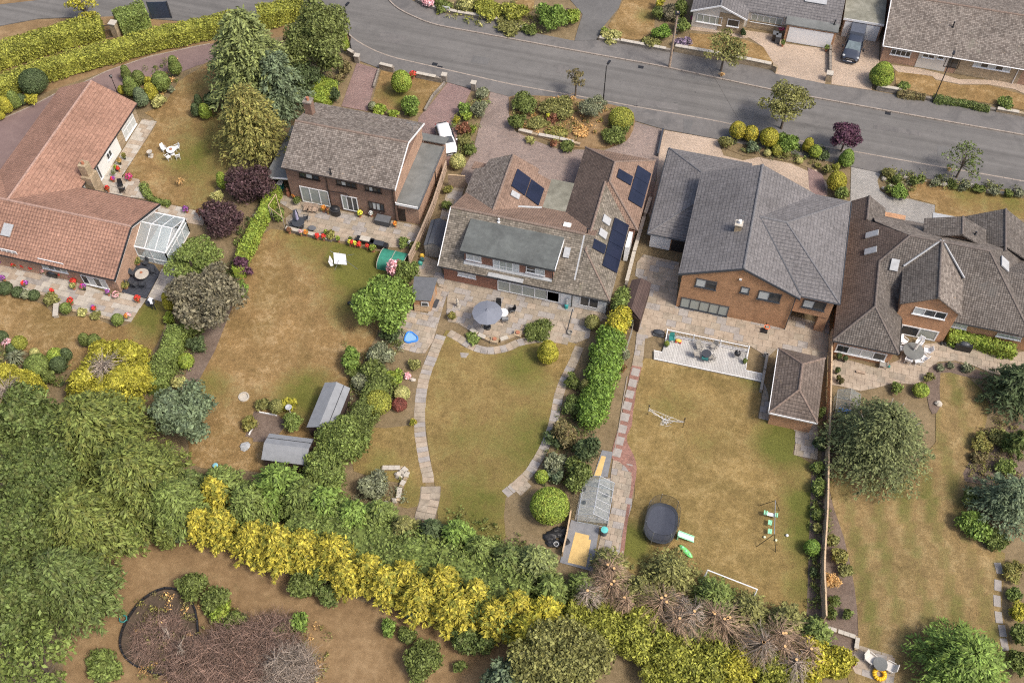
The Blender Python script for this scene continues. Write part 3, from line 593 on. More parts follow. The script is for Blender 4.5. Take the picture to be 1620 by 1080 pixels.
# yellow and grey slab bases
base=sheet('slab_base_south',pl('c4',(400,85),(572,128),(530,400),(330,345)),M['greyslab'],.04)
yb=pl('c4',(425,160),(525,185),(490,372),(378,345))
for x0,y0,q in cells(yb,.6,.6,yb[3][0],yb[3][1]):
    if area(q)>.08:MB().prism(q,.03,.055).build('paving_slab',M['yellowslab'],base)
base2=sheet('slab_base_north',pl('c3',(588,740),(652,752),(622,905),(535,900)),M['greyslab'],.04)
yb=pl('c3',(585,775),(612,780),(580,900),(540,895))
for x0,y0,q in cells(yb,.6,.6,yb[3][0],yb[3][1]):
    if area(q)>.08:MB().prism(q,.03,.055).build('paving_slab',M['yellowslab'],base2)
sheet('greenhouse_floor',pl('c3',(470,930),(640,910),'c4',(630,110),(420,85)),M['slab3'],.03)
# stepping stones and gullies
stones=bpy.data.objects.new('stepping_stones',None);link(stones);ORG[stones.name]=(0,0,0);tag(stones,kind='structure')
for k,(x,y) in enumerate(((1460,485),(1455,580),(1465,680),(1487,762),(1500,845),(1465,380))):
    p=P('d4',x,y);MB().obox(p,R(90+3*k),.95,.55,-.02,.05).build('stepping_slab',M['slab3'],stones)
gullies=bpy.data.objects.new('road_gullies',None);link(gullies);ORG[gullies.name]=(0,0,0);tag(gullies,kind='structure')
for t,x,y in (('b1',1140,410),('c1',788,650),('c1',825,408),('d1',790,690),('b1',1110,390)):
    p=P(t,x,y);MB().obox(p,R(0),.6,.45,-.06,-.045).build('gully_grate',M['black'],gullies)
# repairs in the tarmac
sheet('tarmac_patch',pl('c1',(1085,725),(1145,738),(1120,815),(1085,808)),M['blackmac'],.054,.02)
for k_,(x,y,L_p,W_p) in enumerate(((620,60,3.0,1.6),(760,95,2.0,1.2),(1040,165,4.5,1.0),(1180,180,1.8,1.4),(1420,205,5.0,.8),(1500,240,2.2,1.5),(890,110,1.2,1.2),(690,120,6.0,.5))):
    p=P('px',x,y);MB().obox(p,R(-2+3*(k_%3)),L_p,W_p,-.07,-.049+k_*.0004).build('tarmac_repair',M['blackmac'] if k_%2 else M['pavement'],kind='structure')
sheet('tarmac_patch_far',pl('b1',(1150,100),(1420,135),(1420,180),(1170,160)),M['blackmac'],.054,.02)
# ------------------------------------------------------------------ buildings
OPP={}
def win(par,plane,t,x0,y0,x1,y1,n=2,fm='upvc',pm='glass',rows=(),sill=True,name='window',thick=.07,handle=False):
    """a window or glazed door on a wall plane ('y', Y) or ('x', X); corner points read off the survey; faces -y or +x"""
    ax,c=plane;fw=thick
    if ax=='y':
        a,b=PY(t,x0,y0,c),PY(t,x1,y1,c);u0,u1=sorted((a[0],b[0]));bx=lambda mb,p,q,z,w,d0,d1:mb.box(p,q,c-d1,c-d0,z,w)
    else:
        a,b=PX(t,x0,y0,c),PX(t,x1,y1,c);u0,u1=sorted((a[1],b[1]));bx=lambda mb,p,q,z,w,d0,d1:mb.box(c+d0,c+d1,p,q,z,w)
    z0,z1=sorted((a[2],b[2]));z0=max(z0,.06)
    mb=MB()
    bx(mb,u0,u1,z1-fw,z1,0,.06);bx(mb,u0,u1,z0,z0+fw,0,.06)
    bx(mb,u0,u0+fw,z0+fw,z1-fw,0,.06);bx(mb,u1-fw,u1,z0+fw,z1-fw,0,.06)
    st=(u1-u0)/n
    for i in range(1,n):bx(mb,u0+i*st-fw*.5,u0+i*st+fw*.5,z0+fw,z1-fw,0,.055)
    for r in rows:zz=z0+(z1-z0)*r;bx(mb,u0+fw,u1-fw,zz-fw*.4,zz+fw*.4,0,.05)
    w=mb.build(name,M[fm],par)
    for i in range(n):
        pmat=pm if isinstance(pm,str) else pm[i%len(pm)]
        bx(q:=MB(),u0+i*st+fw*.4,u0+(i+1)*st-fw*.4,z0+fw,z1-fw,.004,.02);q.build('pane',M[pmat],w)
    if sill:bx(q:=MB(),u0-.06,u1+.06,z0-.07,z0-.005,0,.12);q.build('sill',M[fm],w)
    return w
def ridge(par,pts,mat,r=.13,step=.45,name='ridge_tile'):
    """bedded half-round tiles along a ridge or hip, joined into one run"""
    mb=MB();h=r*.6
    for a,b in zip(pts[:-1],pts[1:]):
        a,b=Vector(a),Vector(b);L=(b-a).length;n=max(1,round(L/step));d=(b-a)/n;s=d.cross(Vector((0,0,1))).normalized()
        for i in range(n):
            p,q=a+d*i,a+d*(i+.97);k=.9 if i%2 else 1.0
            prof=[(-r,-h*.8),(-r*.7,h*.5),(0,h),(r*.7,h*.5),(r,-h*.8)]
            vs=[p+s*x*k+Vector((0,0,z*k+.02)) for x,z in prof]+[q+s*x*k+Vector((0,0,z*k+.02)) for x,z in prof]
            mb.raw(vs,[(j,j+1,6+j,5+j) for j in range(4)]+[(4,3,2,1,0),(5,6,7,8,9)])
    return mb.build(name,mat,par)
def roof(par,faces,mat,d=.14,name='roof'):
    mb=MB()
    for f in faces:mb.slab(f,d)
    return mb.build(name,mat,par)
def gable(par,x0,x1,y0,y1,ze,zr,axis,wm,rm,ridm,ov=.3,vg=.12,name='wall',wallz=None,rname='roof'):
    """walls and roof of a wing with a ridge along axis; x0..y1 are the eaves and verges"""
    if axis=='x':
        m=(y0+y1)/2;s=(zr-ze)/(y1-m)
        fs=[[(x0,y0,ze),(x1,y0,ze),(x1,m,zr),(x0,m,zr)],[(x0,m,zr),(x1,m,zr),(x1,y1,ze),(x0,y1,ze)]]
        prof=[(y0+ov,-.2),(y1-ov,-.2),(y1-ov,ze+ov*s-.16),(m,zr-.16),(y0+ov,ze+ov*s-.16)]
        a,b=x0+vg,x1-vg;vs=[(a,p[0],p[1]) for p in prof]+[(b,p[0],p[1]) for p in prof];rp=[(x0,m,zr),(x1,m,zr)]
        fl=[(0,4,3,2,1),(5,6,7,8,9)]+[(i,(i+1)%5,5+(i+1)%5,5+i) for i in range(5)]
    else:
        m=(x0+x1)/2;s=(zr-ze)/(x1-m)
        fs=[[(x0,y0,ze),(m,y0,zr),(m,y1,zr),(x0,y1,ze)],[(m,y0,zr),(x1,y0,ze),(x1,y1,ze),(m,y1,zr)]]
        prof=[(x0+ov,-.2),(x1-ov,-.2),(x1-ov,ze+ov*s-.16),(m,zr-.16),(x0+ov,ze+ov*s-.16)]
        a,b=y0+vg,y1-vg;vs=[(p[0],a,p[1]) for p in prof]+[(p[0],b,p[1]) for p in prof];rp=[(m,y0,zr),(m,y1,zr)]
        fl=[(0,1,2,3,4),(9,8,7,6,5)]+[(i,5+i,5+(i+1)%5,(i+1)%5) for i in range(5)]
    w=MB().raw(vs,fl).build(name,wm,par) if wm else None
    r=roof(par,fs,rm,name=rname)
    ridge(r,rp,ridm)
    return w,r
def hips(par,x0,x1,y0,y1,ze,a,b,rm,ridm,hn=True,hs=True):
    """hipped roof on a rectangle with ridge a-b (south end a, north end b)"""
    sw,se,ne,nw=(x0,y0,ze),(x1,y0,ze),(x1,y1,ze),(x0,y1,ze)
    fs=[[sw,a,b,nw],[se,ne,b,a],[sw,se,a],[nw,b,ne]]
    r=roof(par,fs,rm);ridge(r,[a,b],ridm)
    for p,q in ((sw,a),(se,a),(nw,b),(ne,b)):ridge(r,[p,q],ridm,.11)
    return r
def boxwall(par,x0,x1,y0,y1,z1,m,z0=-.2,name='wall'):return MB().box(x0,x1,y0,y1,z0,z1).build(name,m,par)
def gutter(par,a,b,m='black',down=None):
    g=MB().tube(a,b,.06,n=6).build('gutter',M[m],par)
    if down:
        for (x,y,zt) in down:MB().tube((x,y,zt),(x,y,0),.045,n=6).build('downpipe',M[m],par)
def onroof(par,face,t,pts,mat,name,h=.06,frame=None):
    """a rooflight or panel lying on a roof face, corners read off the survey"""
    f=[Vector(p) for p in face];n=(f[1]-f[0]).cross(f[2]-f[0]).normalized()
    if n.z<0:n=-n
    q=[Vector(PP(t,x,y,f[0],n)) for x,y in pts]
    # square it up along the slope
    c=sum(q,Vector())/4;up=(Vector((0,0,1))-n*n.z).normalized();sd=n.cross(up)
    us=[(p-c).dot(sd) for p in q];vs=[(p-c).dot(up) for p in q]
    w=(max(us)-min(us))/2;v=(max(vs)-min(vs))/2
    return c,sd,up,n,w,v,q
def rooflight(par,face,t,pts,shrink=.86,pane='skylight'):
    c,sd,up,n,w,v,q=onroof(par,face,t,pts,None,None)
    w*=shrink;v*=shrink
    def quad(a,b,k):return [c+sd*(-a)+up*(-b)+n*k,c+sd*a+up*(-b)+n*k,c+sd*a+up*b+n*k,c+sd*(-a)+up*b+n*k]
    fr=MB().slabn(quad(w,v,.07),.12).build('roof_window',M['lead'],par)
    MB().slabn(quad(w-.09,v-.11,.085),.01).build('pane',M[pane],fr);return fr
def solar(par,face,t,pts,nu,nv):
    """photovoltaic modules on rails, each a panel of its own"""
    c,sd,up,n,w,v,q=onroof(par,face,t,pts,None,None)
    f=q;cen=c
    e_u=((f[1]-f[0])+(f[2]-f[3]))/2;e_v=((f[3]-f[0])+(f[2]-f[1]))/2
    o=c-e_u/2-e_v/2
    for i in range(nu):
        for j in range(nv):
            a=o+e_u*((i+.012)/nu)+e_v*((j+.012)/nv);du=e_u*(.976/nu);dv=e_v*(.976/nv)
            qd=[a+n*.12,a+du+n*.12,a+du+dv+n*.12,a+dv+n*.12]
            if (qd[1]-qd[0]).cross(qd[2]-qd[0]).dot(n)<0:qd=qd[::-1]
            MB().slabn(qd,.05).build('solar_panel',M['solar'],par)
def flue(par,p,h=.6,m='blackmetal',r=.07):
    MB().lathe((p[0],p[1],p[2]-.2),[(r*2.2,0),(r*2.2,.22),(r,.24),(r,.2+h),(r*1.4,.2+h),(r*1.4,.28+h)],8).build('flue',M[m],par)

# --- brown detached house with the flat-roofed garage
h=thing('detached_house',(-34.7,69.8,0),'brown brick two-storey house with long mossy tiled roof and flat-roofed garage','house')
w,r=gable(h,-40.55,-28.85,65.15,74.5,5.0,6.84,'x',M['brick_brown'],M['roof_brown'],M['ridge_brown'],.32,.2)
for y0,y1,z0,z1 in ((65.15,69.82,5.0,6.84),(74.5,69.82,5.0,6.84)):
    MB().slab([(-28.86,y0,z0+.03),(-28.80,y0,z0+.03),(-28.80,y1,z1+.03),(-28.86,y1,z1+.03)],.22).build('bargeboard',M['white'],h)
MB().box(-29.07,-29.03,65.5,74.15,2.9,4.95).build('gable_facing',M['brick_peach'],h)
Yw=65.44
for a in ((300,545,440,605,3),(545,597,682,655,4),(733,635,845,688,4)):win(h,('y',Yw),'h2',*a[:4],n=a[4],fm='brownframe',pm=('glass','glass_pale','glass'),thick=.08)
win(h,('y',Yw),'h2',305,638,515,778,3,'upvc','glass_blind',sill=False,name='patio_door',thick=.09)
win(h,('y',Yw),'h2',577,697,700,812,3,'upvc',('glass_blind','glass','glass'),sill=False,name='french_door',thick=.09)
win(h,('y',Yw),'h2',757,738,868,808,4,'brownframe',('glass','glass_pale','glass_pale','glass'),thick=.08)
gutter(h,(-40.5,65.1,4.93),(-28.9,65.1,4.93),'brownframe',[(-36.1,65.4,4.9),(-29.25,65.4,4.9)])
MB().pipe([(-36.1,65.35,2.6),(-34.2,65.35,2.75),(-33.9,65.3,2.5)],.05).build('waste_pipe',M['brownframe'],h)
gr=boxwall(h,-29.0,-26.85,65.6,74.9,2.62,M['brick_peach'],name='garage_wall')
gf=MB().slab([(-29.1,65.4,2.8),(-26.72,65.4,2.8),(-26.72,73.9,2.8),(-29.1,73.9,2.8)],.2).build('garage_roof',M['felt_lt'],h)
MB().box(-29.12,-26.7,65.34,65.42,2.56,2.84).build('fascia',M['white'],gf);MB().box(-26.74,-26.68,65.34,74,2.56,2.86).build('fascia',M['felt_dk'],gf);MB().box(-29.12,-29.06,65.34,74,2.6,2.87).build('fascia',M['white'],gf)
MB().slab([(-29.5,73.95,3.15),(-26.6,73.95,3.15),(-26.6,75.3,2.75),(-29.5,75.3,2.75)],.12).build('canopy',M['felt_lt'],gf)
d_=win(h,('y',65.58),'h2',945,785,1008,870,2,'brownframe','brownframe',rows=(.5,),sill=False,name='door')
MB().tube((-26.8,71.0,2.6),(-26.8,71.0,0),.05).build('downpipe',M['black'],h)
ch=MB().box(-40.3,-39.55,71.6,72.35,5,7.6).build('chimney',M['brick_brown'],h)
MB().box(-40.36,-39.49,71.54,72.41,7.6,7.75).build('chimney_cap',M['stone_grey'],ch);MB().lathe((-39.92,71.97,7.75),[(.15,0),(.13,.3),(.16,.35)],8).build('chimney_pot',M['terracotta'],ch)
flue(h,PP('h2',512,560,(-35,65.15,5.0),(0,-1.84,4.675)),.55)
ae=MB();q=PP('h2',1052,290,(-35,74.5,5.0),(0,1.84,4.675));ae.tube(q,(q[0],q[1],q[2]+1.3),.025)
for k in range(5):ae.tube((q[0]-.5+k*.25,q[1]-.25,q[2]+1.25),(q[0]-.5+k*.25,q[1]+.25,q[2]+1.25),.012)
ae.tube((q[0]-.6,q[1],q[2]+1.25),(q[0]+.6,q[1],q[2]+1.25),.015);ae.build('aerial',M['greymetal'],h)
# lean-to carport on its far side
cp=MB().slab([(-43.1,65.8,2.25),(-40.4,65.8,2.75),(-40.4,73.3,2.75),(-43.1,73.3,2.25)],.06).build('carport_roof',M['felt_lt'],h)
MB().slab([(-43.15,65.74,2.28),(-40.4,65.74,2.79),(-40.4,65.8,2.79),(-43.15,65.8,2.28)],.2).build('fascia',M['white'],cp)
for k in range(5):MB().box(-43.1,-43.0,65.9+k*1.8,66.0+k*1.8,0,2.2).build('post',M['white'],cp)

# --- red pantiled bungalow, two wings
h=thing('pantiled_bungalow',(-60,60,0),'long bungalow with two wings of salmon red pantiles and stone walls','bungalow')
wS,rS=gable(h,-76,-51.55,49.9,59.6,2.5,4.65,'x',M['brick_peach'],M['roof_red'],M['ridge_red'],.35,.3)
wN,rN=gable(h,-69.08,-60.04,54.75,72.0,2.5,4.62,'y',M['stone'],M['roof_red'],M['ridge_red'],.35,.15)
rdg=MB()
for y0,y1 in ((49.9,54.75),(59.6,54.75)):MB().slab([(-51.6,y0,2.51),(-51.5,y0,2.51),(-51.5,y1,4.66),(-51.6,y1,4.66)],.2).build('bargeboard',M['black'],h)
for y0,y1 in ((49.9,54.75),(59.6,54.75)):MB().slab([(-51.66,y0,2.3),(-51.56,y0,2.3),(-51.56,y1,4.47),(-51.66,y1,4.47)],.16).build('soffit',M['white'],h)
gutter(h,(-76,49.85,2.42),(-51.5,49.85,2.42));gutter(h,(-60.0,59.6,2.42),(-60.0,72.0,2.42));gutter(h,(-60,59.65,2.42),(-51.5,59.65,2.42))
Ys=50.24
win(h,('y',Ys),'h1',0,782,85,822,3,'upvc','glass_pale');win(h,('y',Ys),'h1',165,825,300,892,4,'upvc',('glass_blind','glass','glass'),name='patio_door');win(h,('y',Ys),'h1',350,897,480,960,4,'upvc',('glass','glass_pale'))
Xn=-60.37
MB().box(Xn+.005,Xn+.05,PX('h1',437,490,Xn)[1],PX('h1',505,312,Xn)[1]+.3,.0,2.35).build('rendered_panel',M['render_white'],h)
win(h,('x',Xn),'h1',531,265,597,238,3,'upvc','glass_pale',rows=(.68,));win(h,('x',Xn+.05),'h1',462,375,492,372,2,'upvc','glass');win(h,('x',Xn+.05),'h1',410,440,450,470,2,'upvc','glass');win(h,('x',Xn),'h1',362,515,400,535,2,'upvc','glass_pale')
c_=P('h1',360,412,4.4);cx,cy=-60.1,PX('h1',362,415,-60.1)[1]
ch=MB().box(-60.36,-59.3,cy-.75,cy+.55,0,3.0).box(-60.36,-59.55,cy-.5,cy+.35,3.0,4.4).build('chimney',M['stone'],h);MB().lathe((-59.95,cy-.1,4.4),[(.16,0),(.14,.3)],8).build('chimney_pot',M['terracotta'],ch)
rooflight(rS,[(-76,49.9,2.5),(-51.55,49.9,2.5),(-51.55,54.75,4.65)],'h1',[(20,672),(58,676),(48,738),(10,732)])
# conservatory
c=thing('conservatory',(-50.5,56.5,0),'white framed glass conservatory with gabled roof on the end of the pantiled bungalow','conservatory')
CX0,CX1,CY0,CY1,cz,crz=-51.85,-48.6,54.3,58.75,2.1,3.2;cm=(CY0+CY1)/2
fr=MB().box(CX0,CX1,CY0,CY1,0.0,.22)
for x in (CX0,(CX0+CX1)/2,CX1):
    for y in (CY0,CY1):fr.box(x-.05,x+.05,y-.05,y+.05,.2,cz)
for k in range(5):y=CY0+(CY1-CY0)*k/4;fr.box(CX1-.05,CX1+.05,y-.05,y+.05,.2,cz)
for y in (CY0,CY1):fr.box(CX0,CX1,y-.06,y+.06,cz-.06,cz+.06);fr.box(CX0,CX1,y-.05,y+.05,.7,.78)
fr.box(CX1-.06,CX1+.06,CY0,CY1,cz-.06,cz+.06);fr.box(CX1-.05,CX1+.05,CY0,CY1,1.55,1.62)
fr.tube((CX0,cm,crz),(CX1,cm,crz),.07,n=4)
for k in range(4):
    x=CX0+(CX1-CX0)*k/3
    for y in (CY0,CY1):fr.tube((x,y,cz),(x,cm,crz),.04,n=4)
fr.tube((CX1,cm,cz),(CX1,cm,crz),.04,n=4);fr.build('frame',M['upvc'],c)
for k in range(3):
    xa,xb=CX0+(CX1-CX0)*k/3+.05,CX0+(CX1-CX0)*(k+1)/3-.05
    MB().slab([(xa,CY0,cz+.02),(xb,CY0,cz+.02),(xb,cm,crz),(xa,cm,crz)],.02).build('roof_pane',M['clear'],c);MB().slab([(xa,cm,crz),(xb,cm,crz),(xb,CY1,cz+.02),(xa,CY1,cz+.02)],.02).build('roof_pane',M['clear'],c)
for k in range(4):y=CY0+(CY1-CY0)*k/4;MB().box(CX1-.012,CX1+.012,y+.06,y+(CY1-CY0)/4-.06,.24,cz-.07).build('pane',M['clear'],c)
for k in range(2):
    x=CX0+(CX1-CX0)*k/2
    for y in (CY0,CY1):MB().box(x+.06,x+(CX1-CX0)/2-.06,y-.012,y+.012,.24,cz-.07).build('pane',M['clear'],c)

# --- house with the green felt dormer
h=thing('dormer_house',(-15,64,0),'brick house with wide green felt dormer, mossy tiled roofs and solar panels','house')
EY,RY,RZ=59.2,64.0,5.55;s_m=(RZ-2.5)/(RY-EY)
mf=[(-22.85,EY,2.5),(-9.0,EY,2.5),(-9.0,RY,RZ),(-22.85,RY,RZ)]
boxwall(h,-22.5,-9.95,59.65,67.6,2.6,M['brick_red']);MB().raw([(-22.5,59.65,2.5),(-22.5,68.2,2.5),(-22.5,RY,RZ-.2),(-9.9,59.65,2.5),(-9.9,68.2,2.5),(-9.9,RY,RZ-.2)],[(0,2,1),(3,4,5),(0,3,5,2),(2,5,4,1),(0,1,4,3)]).build('gable_wall',M['brick_red'],h)
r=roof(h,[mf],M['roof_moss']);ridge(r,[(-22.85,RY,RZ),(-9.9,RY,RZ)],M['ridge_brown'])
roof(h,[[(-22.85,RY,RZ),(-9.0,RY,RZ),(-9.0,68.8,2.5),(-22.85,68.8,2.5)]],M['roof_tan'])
MB().slab([(-22.92,EY,2.53),(-22.84,EY,2.53),(-22.84,RY,RZ+.03),(-22.92,RY,RZ+.03)],.2).build('bargeboard',M['white'],h)
# right-hand wing, older south part and newer hipped north part
boxwall(h,-12.45,-6.6,59.62,68.3,2.5,M['render_white']);boxwall(h,-12.45,-5.85,68.3,77.4,2.5,M['brick_red'])
sx0,sx1,srx,srz=-12.75,-6.35,-9.55,4.85
se=[(sx1,EY+.1,2.5),(sx1,70.0,2.5),(srx,71.5,srz),(srx,62.7,srz)]
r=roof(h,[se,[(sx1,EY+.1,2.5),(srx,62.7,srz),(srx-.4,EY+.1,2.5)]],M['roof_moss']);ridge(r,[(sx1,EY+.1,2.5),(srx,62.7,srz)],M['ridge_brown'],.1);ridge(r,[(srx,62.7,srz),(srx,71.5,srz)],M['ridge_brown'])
roof(h,[[(sx0,64.5,2.5),(srx,64.5,srz),(srx,72.0,srz),(sx0,72.0,2.5)]],M['roof_shadeside'])  # left slope tiled darker; its shade is part of the colour
nx0,nx1,nrx,nrz=-12.8,-5.5,-9.15,4.98
A,B=(nrx,71.6,nrz),(nrx,74.2,nrz);NW,NE,SE,SW=(nx0,77.85,2.5),(nx1,77.85,2.5),(nx1,68.3,2.5),(nx0,68.3,2.5)
r=roof(h,[[NW,B,A,SW]],M['roof_shadeside']);ridge(r,[A,B],M['ridge_brown']);ridge(r,[NW,B],M['ridge_brown'],.1)  # same darkened tile on this left slope, shade in the colour
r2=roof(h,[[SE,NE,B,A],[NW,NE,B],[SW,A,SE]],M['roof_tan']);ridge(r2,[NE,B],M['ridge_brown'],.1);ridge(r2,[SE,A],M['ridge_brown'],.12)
north_e=[SE,NE,B]
# left-hand wing
lx0,lx1,lrx=-22.95,-15.05,-19.15
boxwall(h,-22.6,-15.4,66,72.2,2.5,M['brick_red'])
MB().raw([(-22.6,72.2,2.5),(-15.4,72.2,2.5),(lrx,72.2,4.4),(-22.6,66,2.5),(-15.4,66,2.5),(lrx,66,4.4)],[(0,2,1),(3,4,5),(0,3,5,2),(2,5,4,1),(0,1,4,3)]).build('gable_wall',M['brick_red'],h)
le=[(lrx,64.6,4.62),(lrx,72.7,4.62),(-17.0,72.7,3.5),(-17.0,73.1,3.5),(-16.4,72.5,3.19),(lx1,72.4,2.5),(lx1,64.6,2.5)]
le=[(lrx,64.6,4.62),(lx1,64.6,2.5),(lx1,72.4,2.5),(-16.5,72.4,3.25),(-16.5,73.0,3.25),(lrx,73.0,4.62)]
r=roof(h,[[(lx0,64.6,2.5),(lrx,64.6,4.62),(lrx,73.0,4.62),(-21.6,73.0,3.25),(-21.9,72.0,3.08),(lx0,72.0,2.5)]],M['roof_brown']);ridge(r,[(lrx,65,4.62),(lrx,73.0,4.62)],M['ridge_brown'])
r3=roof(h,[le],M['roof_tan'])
MB().slab([(-23.3,72.1,2.45),(-21.9,72.1,2.45),(-21.9,73.3,2.2),(-23.3,73.3,2.2)],.12).build('porch_roof',M['roof_tan'],h)
boxwall(h,-15.4,-12.45,68.0,72.5,2.35,M['brick_red'],name='link_wall');MB().box(-15.1,-12.7,67.4,72.65,2.36,2.52).build('flat_roof',M['concrete_roof'],h)
MB().slab([(-17.3,67.2,3.65),(-15.1,68.45,2.75),(-15.1,68.65,2.75),(-17.3,67.4,3.65)],.1).build('valley_flashing',M['lead'],h)
# dormer
dw=MB().box(-20.45,-11.95,60.0,64.0,2.5,4.78).build('dormer',M['brick_red'],h)
MB().slab([(-20.75,59.62,4.93),(-11.72,59.62,4.93),(-11.72,63.5,5.18),(-20.75,63.5,5.18)],.14).build('dormer_roof',M['felt'],dw)
MB().box(-11.73,-11.67,59.6,63.4,4.8,5.06).build('bargeboard',M['upvc'],dw);gutter(h,(-20.75,59.56,4.8),(-11.7,59.56,4.8),'black',[])
MB().tube((-11.95,59.9,4.8),(-11.95,59.9,3.1),.05).build('downpipe',M['black'],dw)
MB().slab([(-20.5,59.75,2.93),(-12.0,59.75,2.93),(-12.0,60.05,3.12),(-20.5,60.05,3.12)],.06).build('apron_flashing',M['lead'],dw)
Yd=59.99
win(h,('y',Yd),'h3',298,695,393,750,2,'upvc','glass_pale');win(h,('y',Yd),'h3',462,728,623,830,4,'upvc',('glass_pale','glass_blind','glass_blind','glass_pale'),rows=(.45,),sill=False,name='balcony_door');win(h,('y',Yd),'h3',665,770,778,832,2,'upvc',('glass','glass_pale'),rows=(.5,))
Yr=59.64
win(h,('y',Yr),'h3',248,808,358,850,3,'upvc','glass_pale');win(h,('y',Yr),'h3',490,858,868,998,5,'upvc','glass_blind',sill=False,name='patio_door',thick=.09)
MB().box(-10.98,-9.96,59.57,59.63,0,2.45).build('cladding',M['upvc'],h)
win(h,('y',59.6),'h3',995,950,1105,1035,2,'upvc','glass',sill=False,name='patio_door',thick=.09)
gutter(h,(-22.9,EY-.05,2.42),(-6.3,EY-.05,2.42),'black',[(-9.93,59.52,2.4),(-6.6,59.5,2.4)])
MB().box(-18.0,-14.6,59.1,59.6,2.62,2.72).build('balcony_ledge',M['lead'],h)
slope_dir=Vector((0,RY-EY,RZ-2.5)).normalized()
a0=Vector((-9.95,60.3,2.5+s_m*1.1+.02));a1=Vector((-9.95,63.9,2.5+s_m*4.7+.02));MB().slab([a0+Vector((-.07,0,0)),a0+Vector((.07,0,0)),a1+Vector((.07,0,0)),a1+Vector((-.07,0,0))],.06).build('lead_strip',M['lead'],h)
rooflight(h,mf,'h3',[(900,655),(940,660),(928,732),(888,725)]);flue(h,(-9.75,64.3,5.2),.7);flue(h,PP('h3',498,505,mf[0],(0,-s_m,1)),.35,'white')
rooflight(h,se,'h3',[(1130,465),(1182,492),(1170,530),(1120,505)]);rooflight(h,se,'h3',[(1108,545),(1160,575),(1148,615),(1098,587)])
rooflight(h,[le[0],le[1],le[2]],'h3',[(572,312),(630,345),(618,378),(562,345)])
solar(h,se,'h3',[(1202,480),(1290,528),(1215,822),(1125,772)],1,4);solar(h,se,'h3',[(1058,597),(1153,650),(1138,706),(1043,655)],1,1)
solar(h,north_e,'h3',[(1342,160),(1426,215),(1368,425),(1283,372)],1,3);solar(h,north_e,'h3',[(1228,182),(1315,232),(1300,288),(1213,235)],1,1)
solar(h,[le[0],le[1],le[2]],'h3',[(610,180),(692,245),(655,348),(570,290)],1,1);solar(h,[le[0],le[1],le[2]],'h3',[(694,247),(775,305),(738,412),(658,350)],1,1)
q=PP('h3',915,530,(-10,RY,RZ),(0,s_m,1));MB().box(q[0]-.35,q[0]+.35,q[1]-.3,q[1]+.3,q[2]-.1,q[2]+.15).build('roof_vent',M['render_white'],h)
MB().box(-6.3,-5.9,66.2,68.2,.1,2.2).build('side_door',M['upvc'],h)

# --- orange brick house under grey tiles
h=thing('grey_roofed_house',(4.7,68.5,0),'orange brick two-storey house with large smooth grey tiled roof','house')
w,r=gable(h,-.78,10.25,62.02,74.95,5.0,7.56,'y',M['brick_orange'],M['roof_grey'],M['ridge_grey'],.38,.12)
for xa,xb,za,zb in ((-.78,4.735,5.0,7.56),(10.25,4.735,5.0,7.56)):MB().slab([(xa,61.96,za+.02),(xa,62.03,za+.02),(xb,62.03,zb+.02),(xb,61.96,zb+.02)],.24).build('bargeboard',M['anthra'],h)
wx=10.25
a,b=(5.3,68.62,7.28),(7.8,68.62,7.24);SE,NE,SWv,NWv=(13.68,62.35,5.0),(13.62,74.85,5.0),(10.1,62.35,5.02),(10.1,74.9,5.02)
r2=roof(h,[[SWv,SE,b,a],[NWv,a,b,NE],[SE,NE,b]],M['roof_grey']);ridge(r2,[a,b],M['ridge_grey']);ridge(r2,[b,SE],M['ridge_grey'],.1);ridge(r2,[b,NE],M['ridge_grey'],.1)
MB().slab([(10.15,62.35,5.1),(10.3,62.35,5.06),(5.5,68.6,7.26),(5.35,68.6,7.28)],.05).build('valley_flashing',M['anthra'],r2)
MB().box(9.8,13.3,62.6,74.5,2.3,5.0).build('wall',M['brick_orange2'],h)
MB().box(12.45,13.3,62.65,63.1,-.1,2.32).build('pillar',M['brick_orange2'],h);MB().box(12.95,13.3,68,74.5,-.1,2.32).build('wall',M['brick_orange2'],h)
MB().box(9.87,13.2,73.9,74.4,-.1,2.3).build('wall',M['brick_orange2'],h)
Yh=62.13
for (x0,y0,x1,y1,n) in ((310,740,412,805,2),(550,785,588,826,1),(645,805,752,873,2)):win(h,('y',Yh),'h4',x0,y0,x1,y1,n,'anthra',('glass_pale','glass'),thick=.09)
win(h,('y',Yh),'h4',230,842,472,945,5,'anthra','glass_blind',thick=.08);win(h,('y',62.59),'h4',885,852,990,917,2,'anthra',('glass_pale','glass'),thick=.09)
q=PY('h4',545,748,Yh);MB().box(q[0]-.12,q[0]+.12,Yh-.08,Yh,q[2]-.1,q[2]+.1).build('vent',M['white'],h)
MB().tube((9.86,62.05,4.9),(9.86,62.05,0),.045).build('downpipe',M['anthra'],h)
gutter(h,(10.3,62.3,4.92),(13.7,62.3,4.92),'anthra');gutter(h,(13.72,62.3,4.92),(13.72,74.8,4.92),'anthra')
r3=roof(h,[[(-4.5,68.25,2.42),(-.6,68.25,2.42),(-.6,72.2,3.72)],[(-4.5,68.25,2.42),(-.6,72.2,3.72),(-.6,76.1,3.72),(-4.5,80.0,2.42)],[(-4.5,80.0,2.42),(-.6,76.1,3.72),(4.6,75.0,4.0),(4.0,80.0,2.42)]],M['roof_grey'])
ridge(r3,[(-4.5,68.25,2.42),(-.6,72.2,3.72)],M['ridge_grey'],.1);ridge(r3,[(-4.5,80,2.42),(-.6,76.1,3.72)],M['ridge_grey'],.1)
boxwall(h,-4.1,-.4,68.7,79.6,2.4,M['brick_orange']);boxwall(h,-.4,3.6,74.9,79.6,2.4,M['brick_orange'])
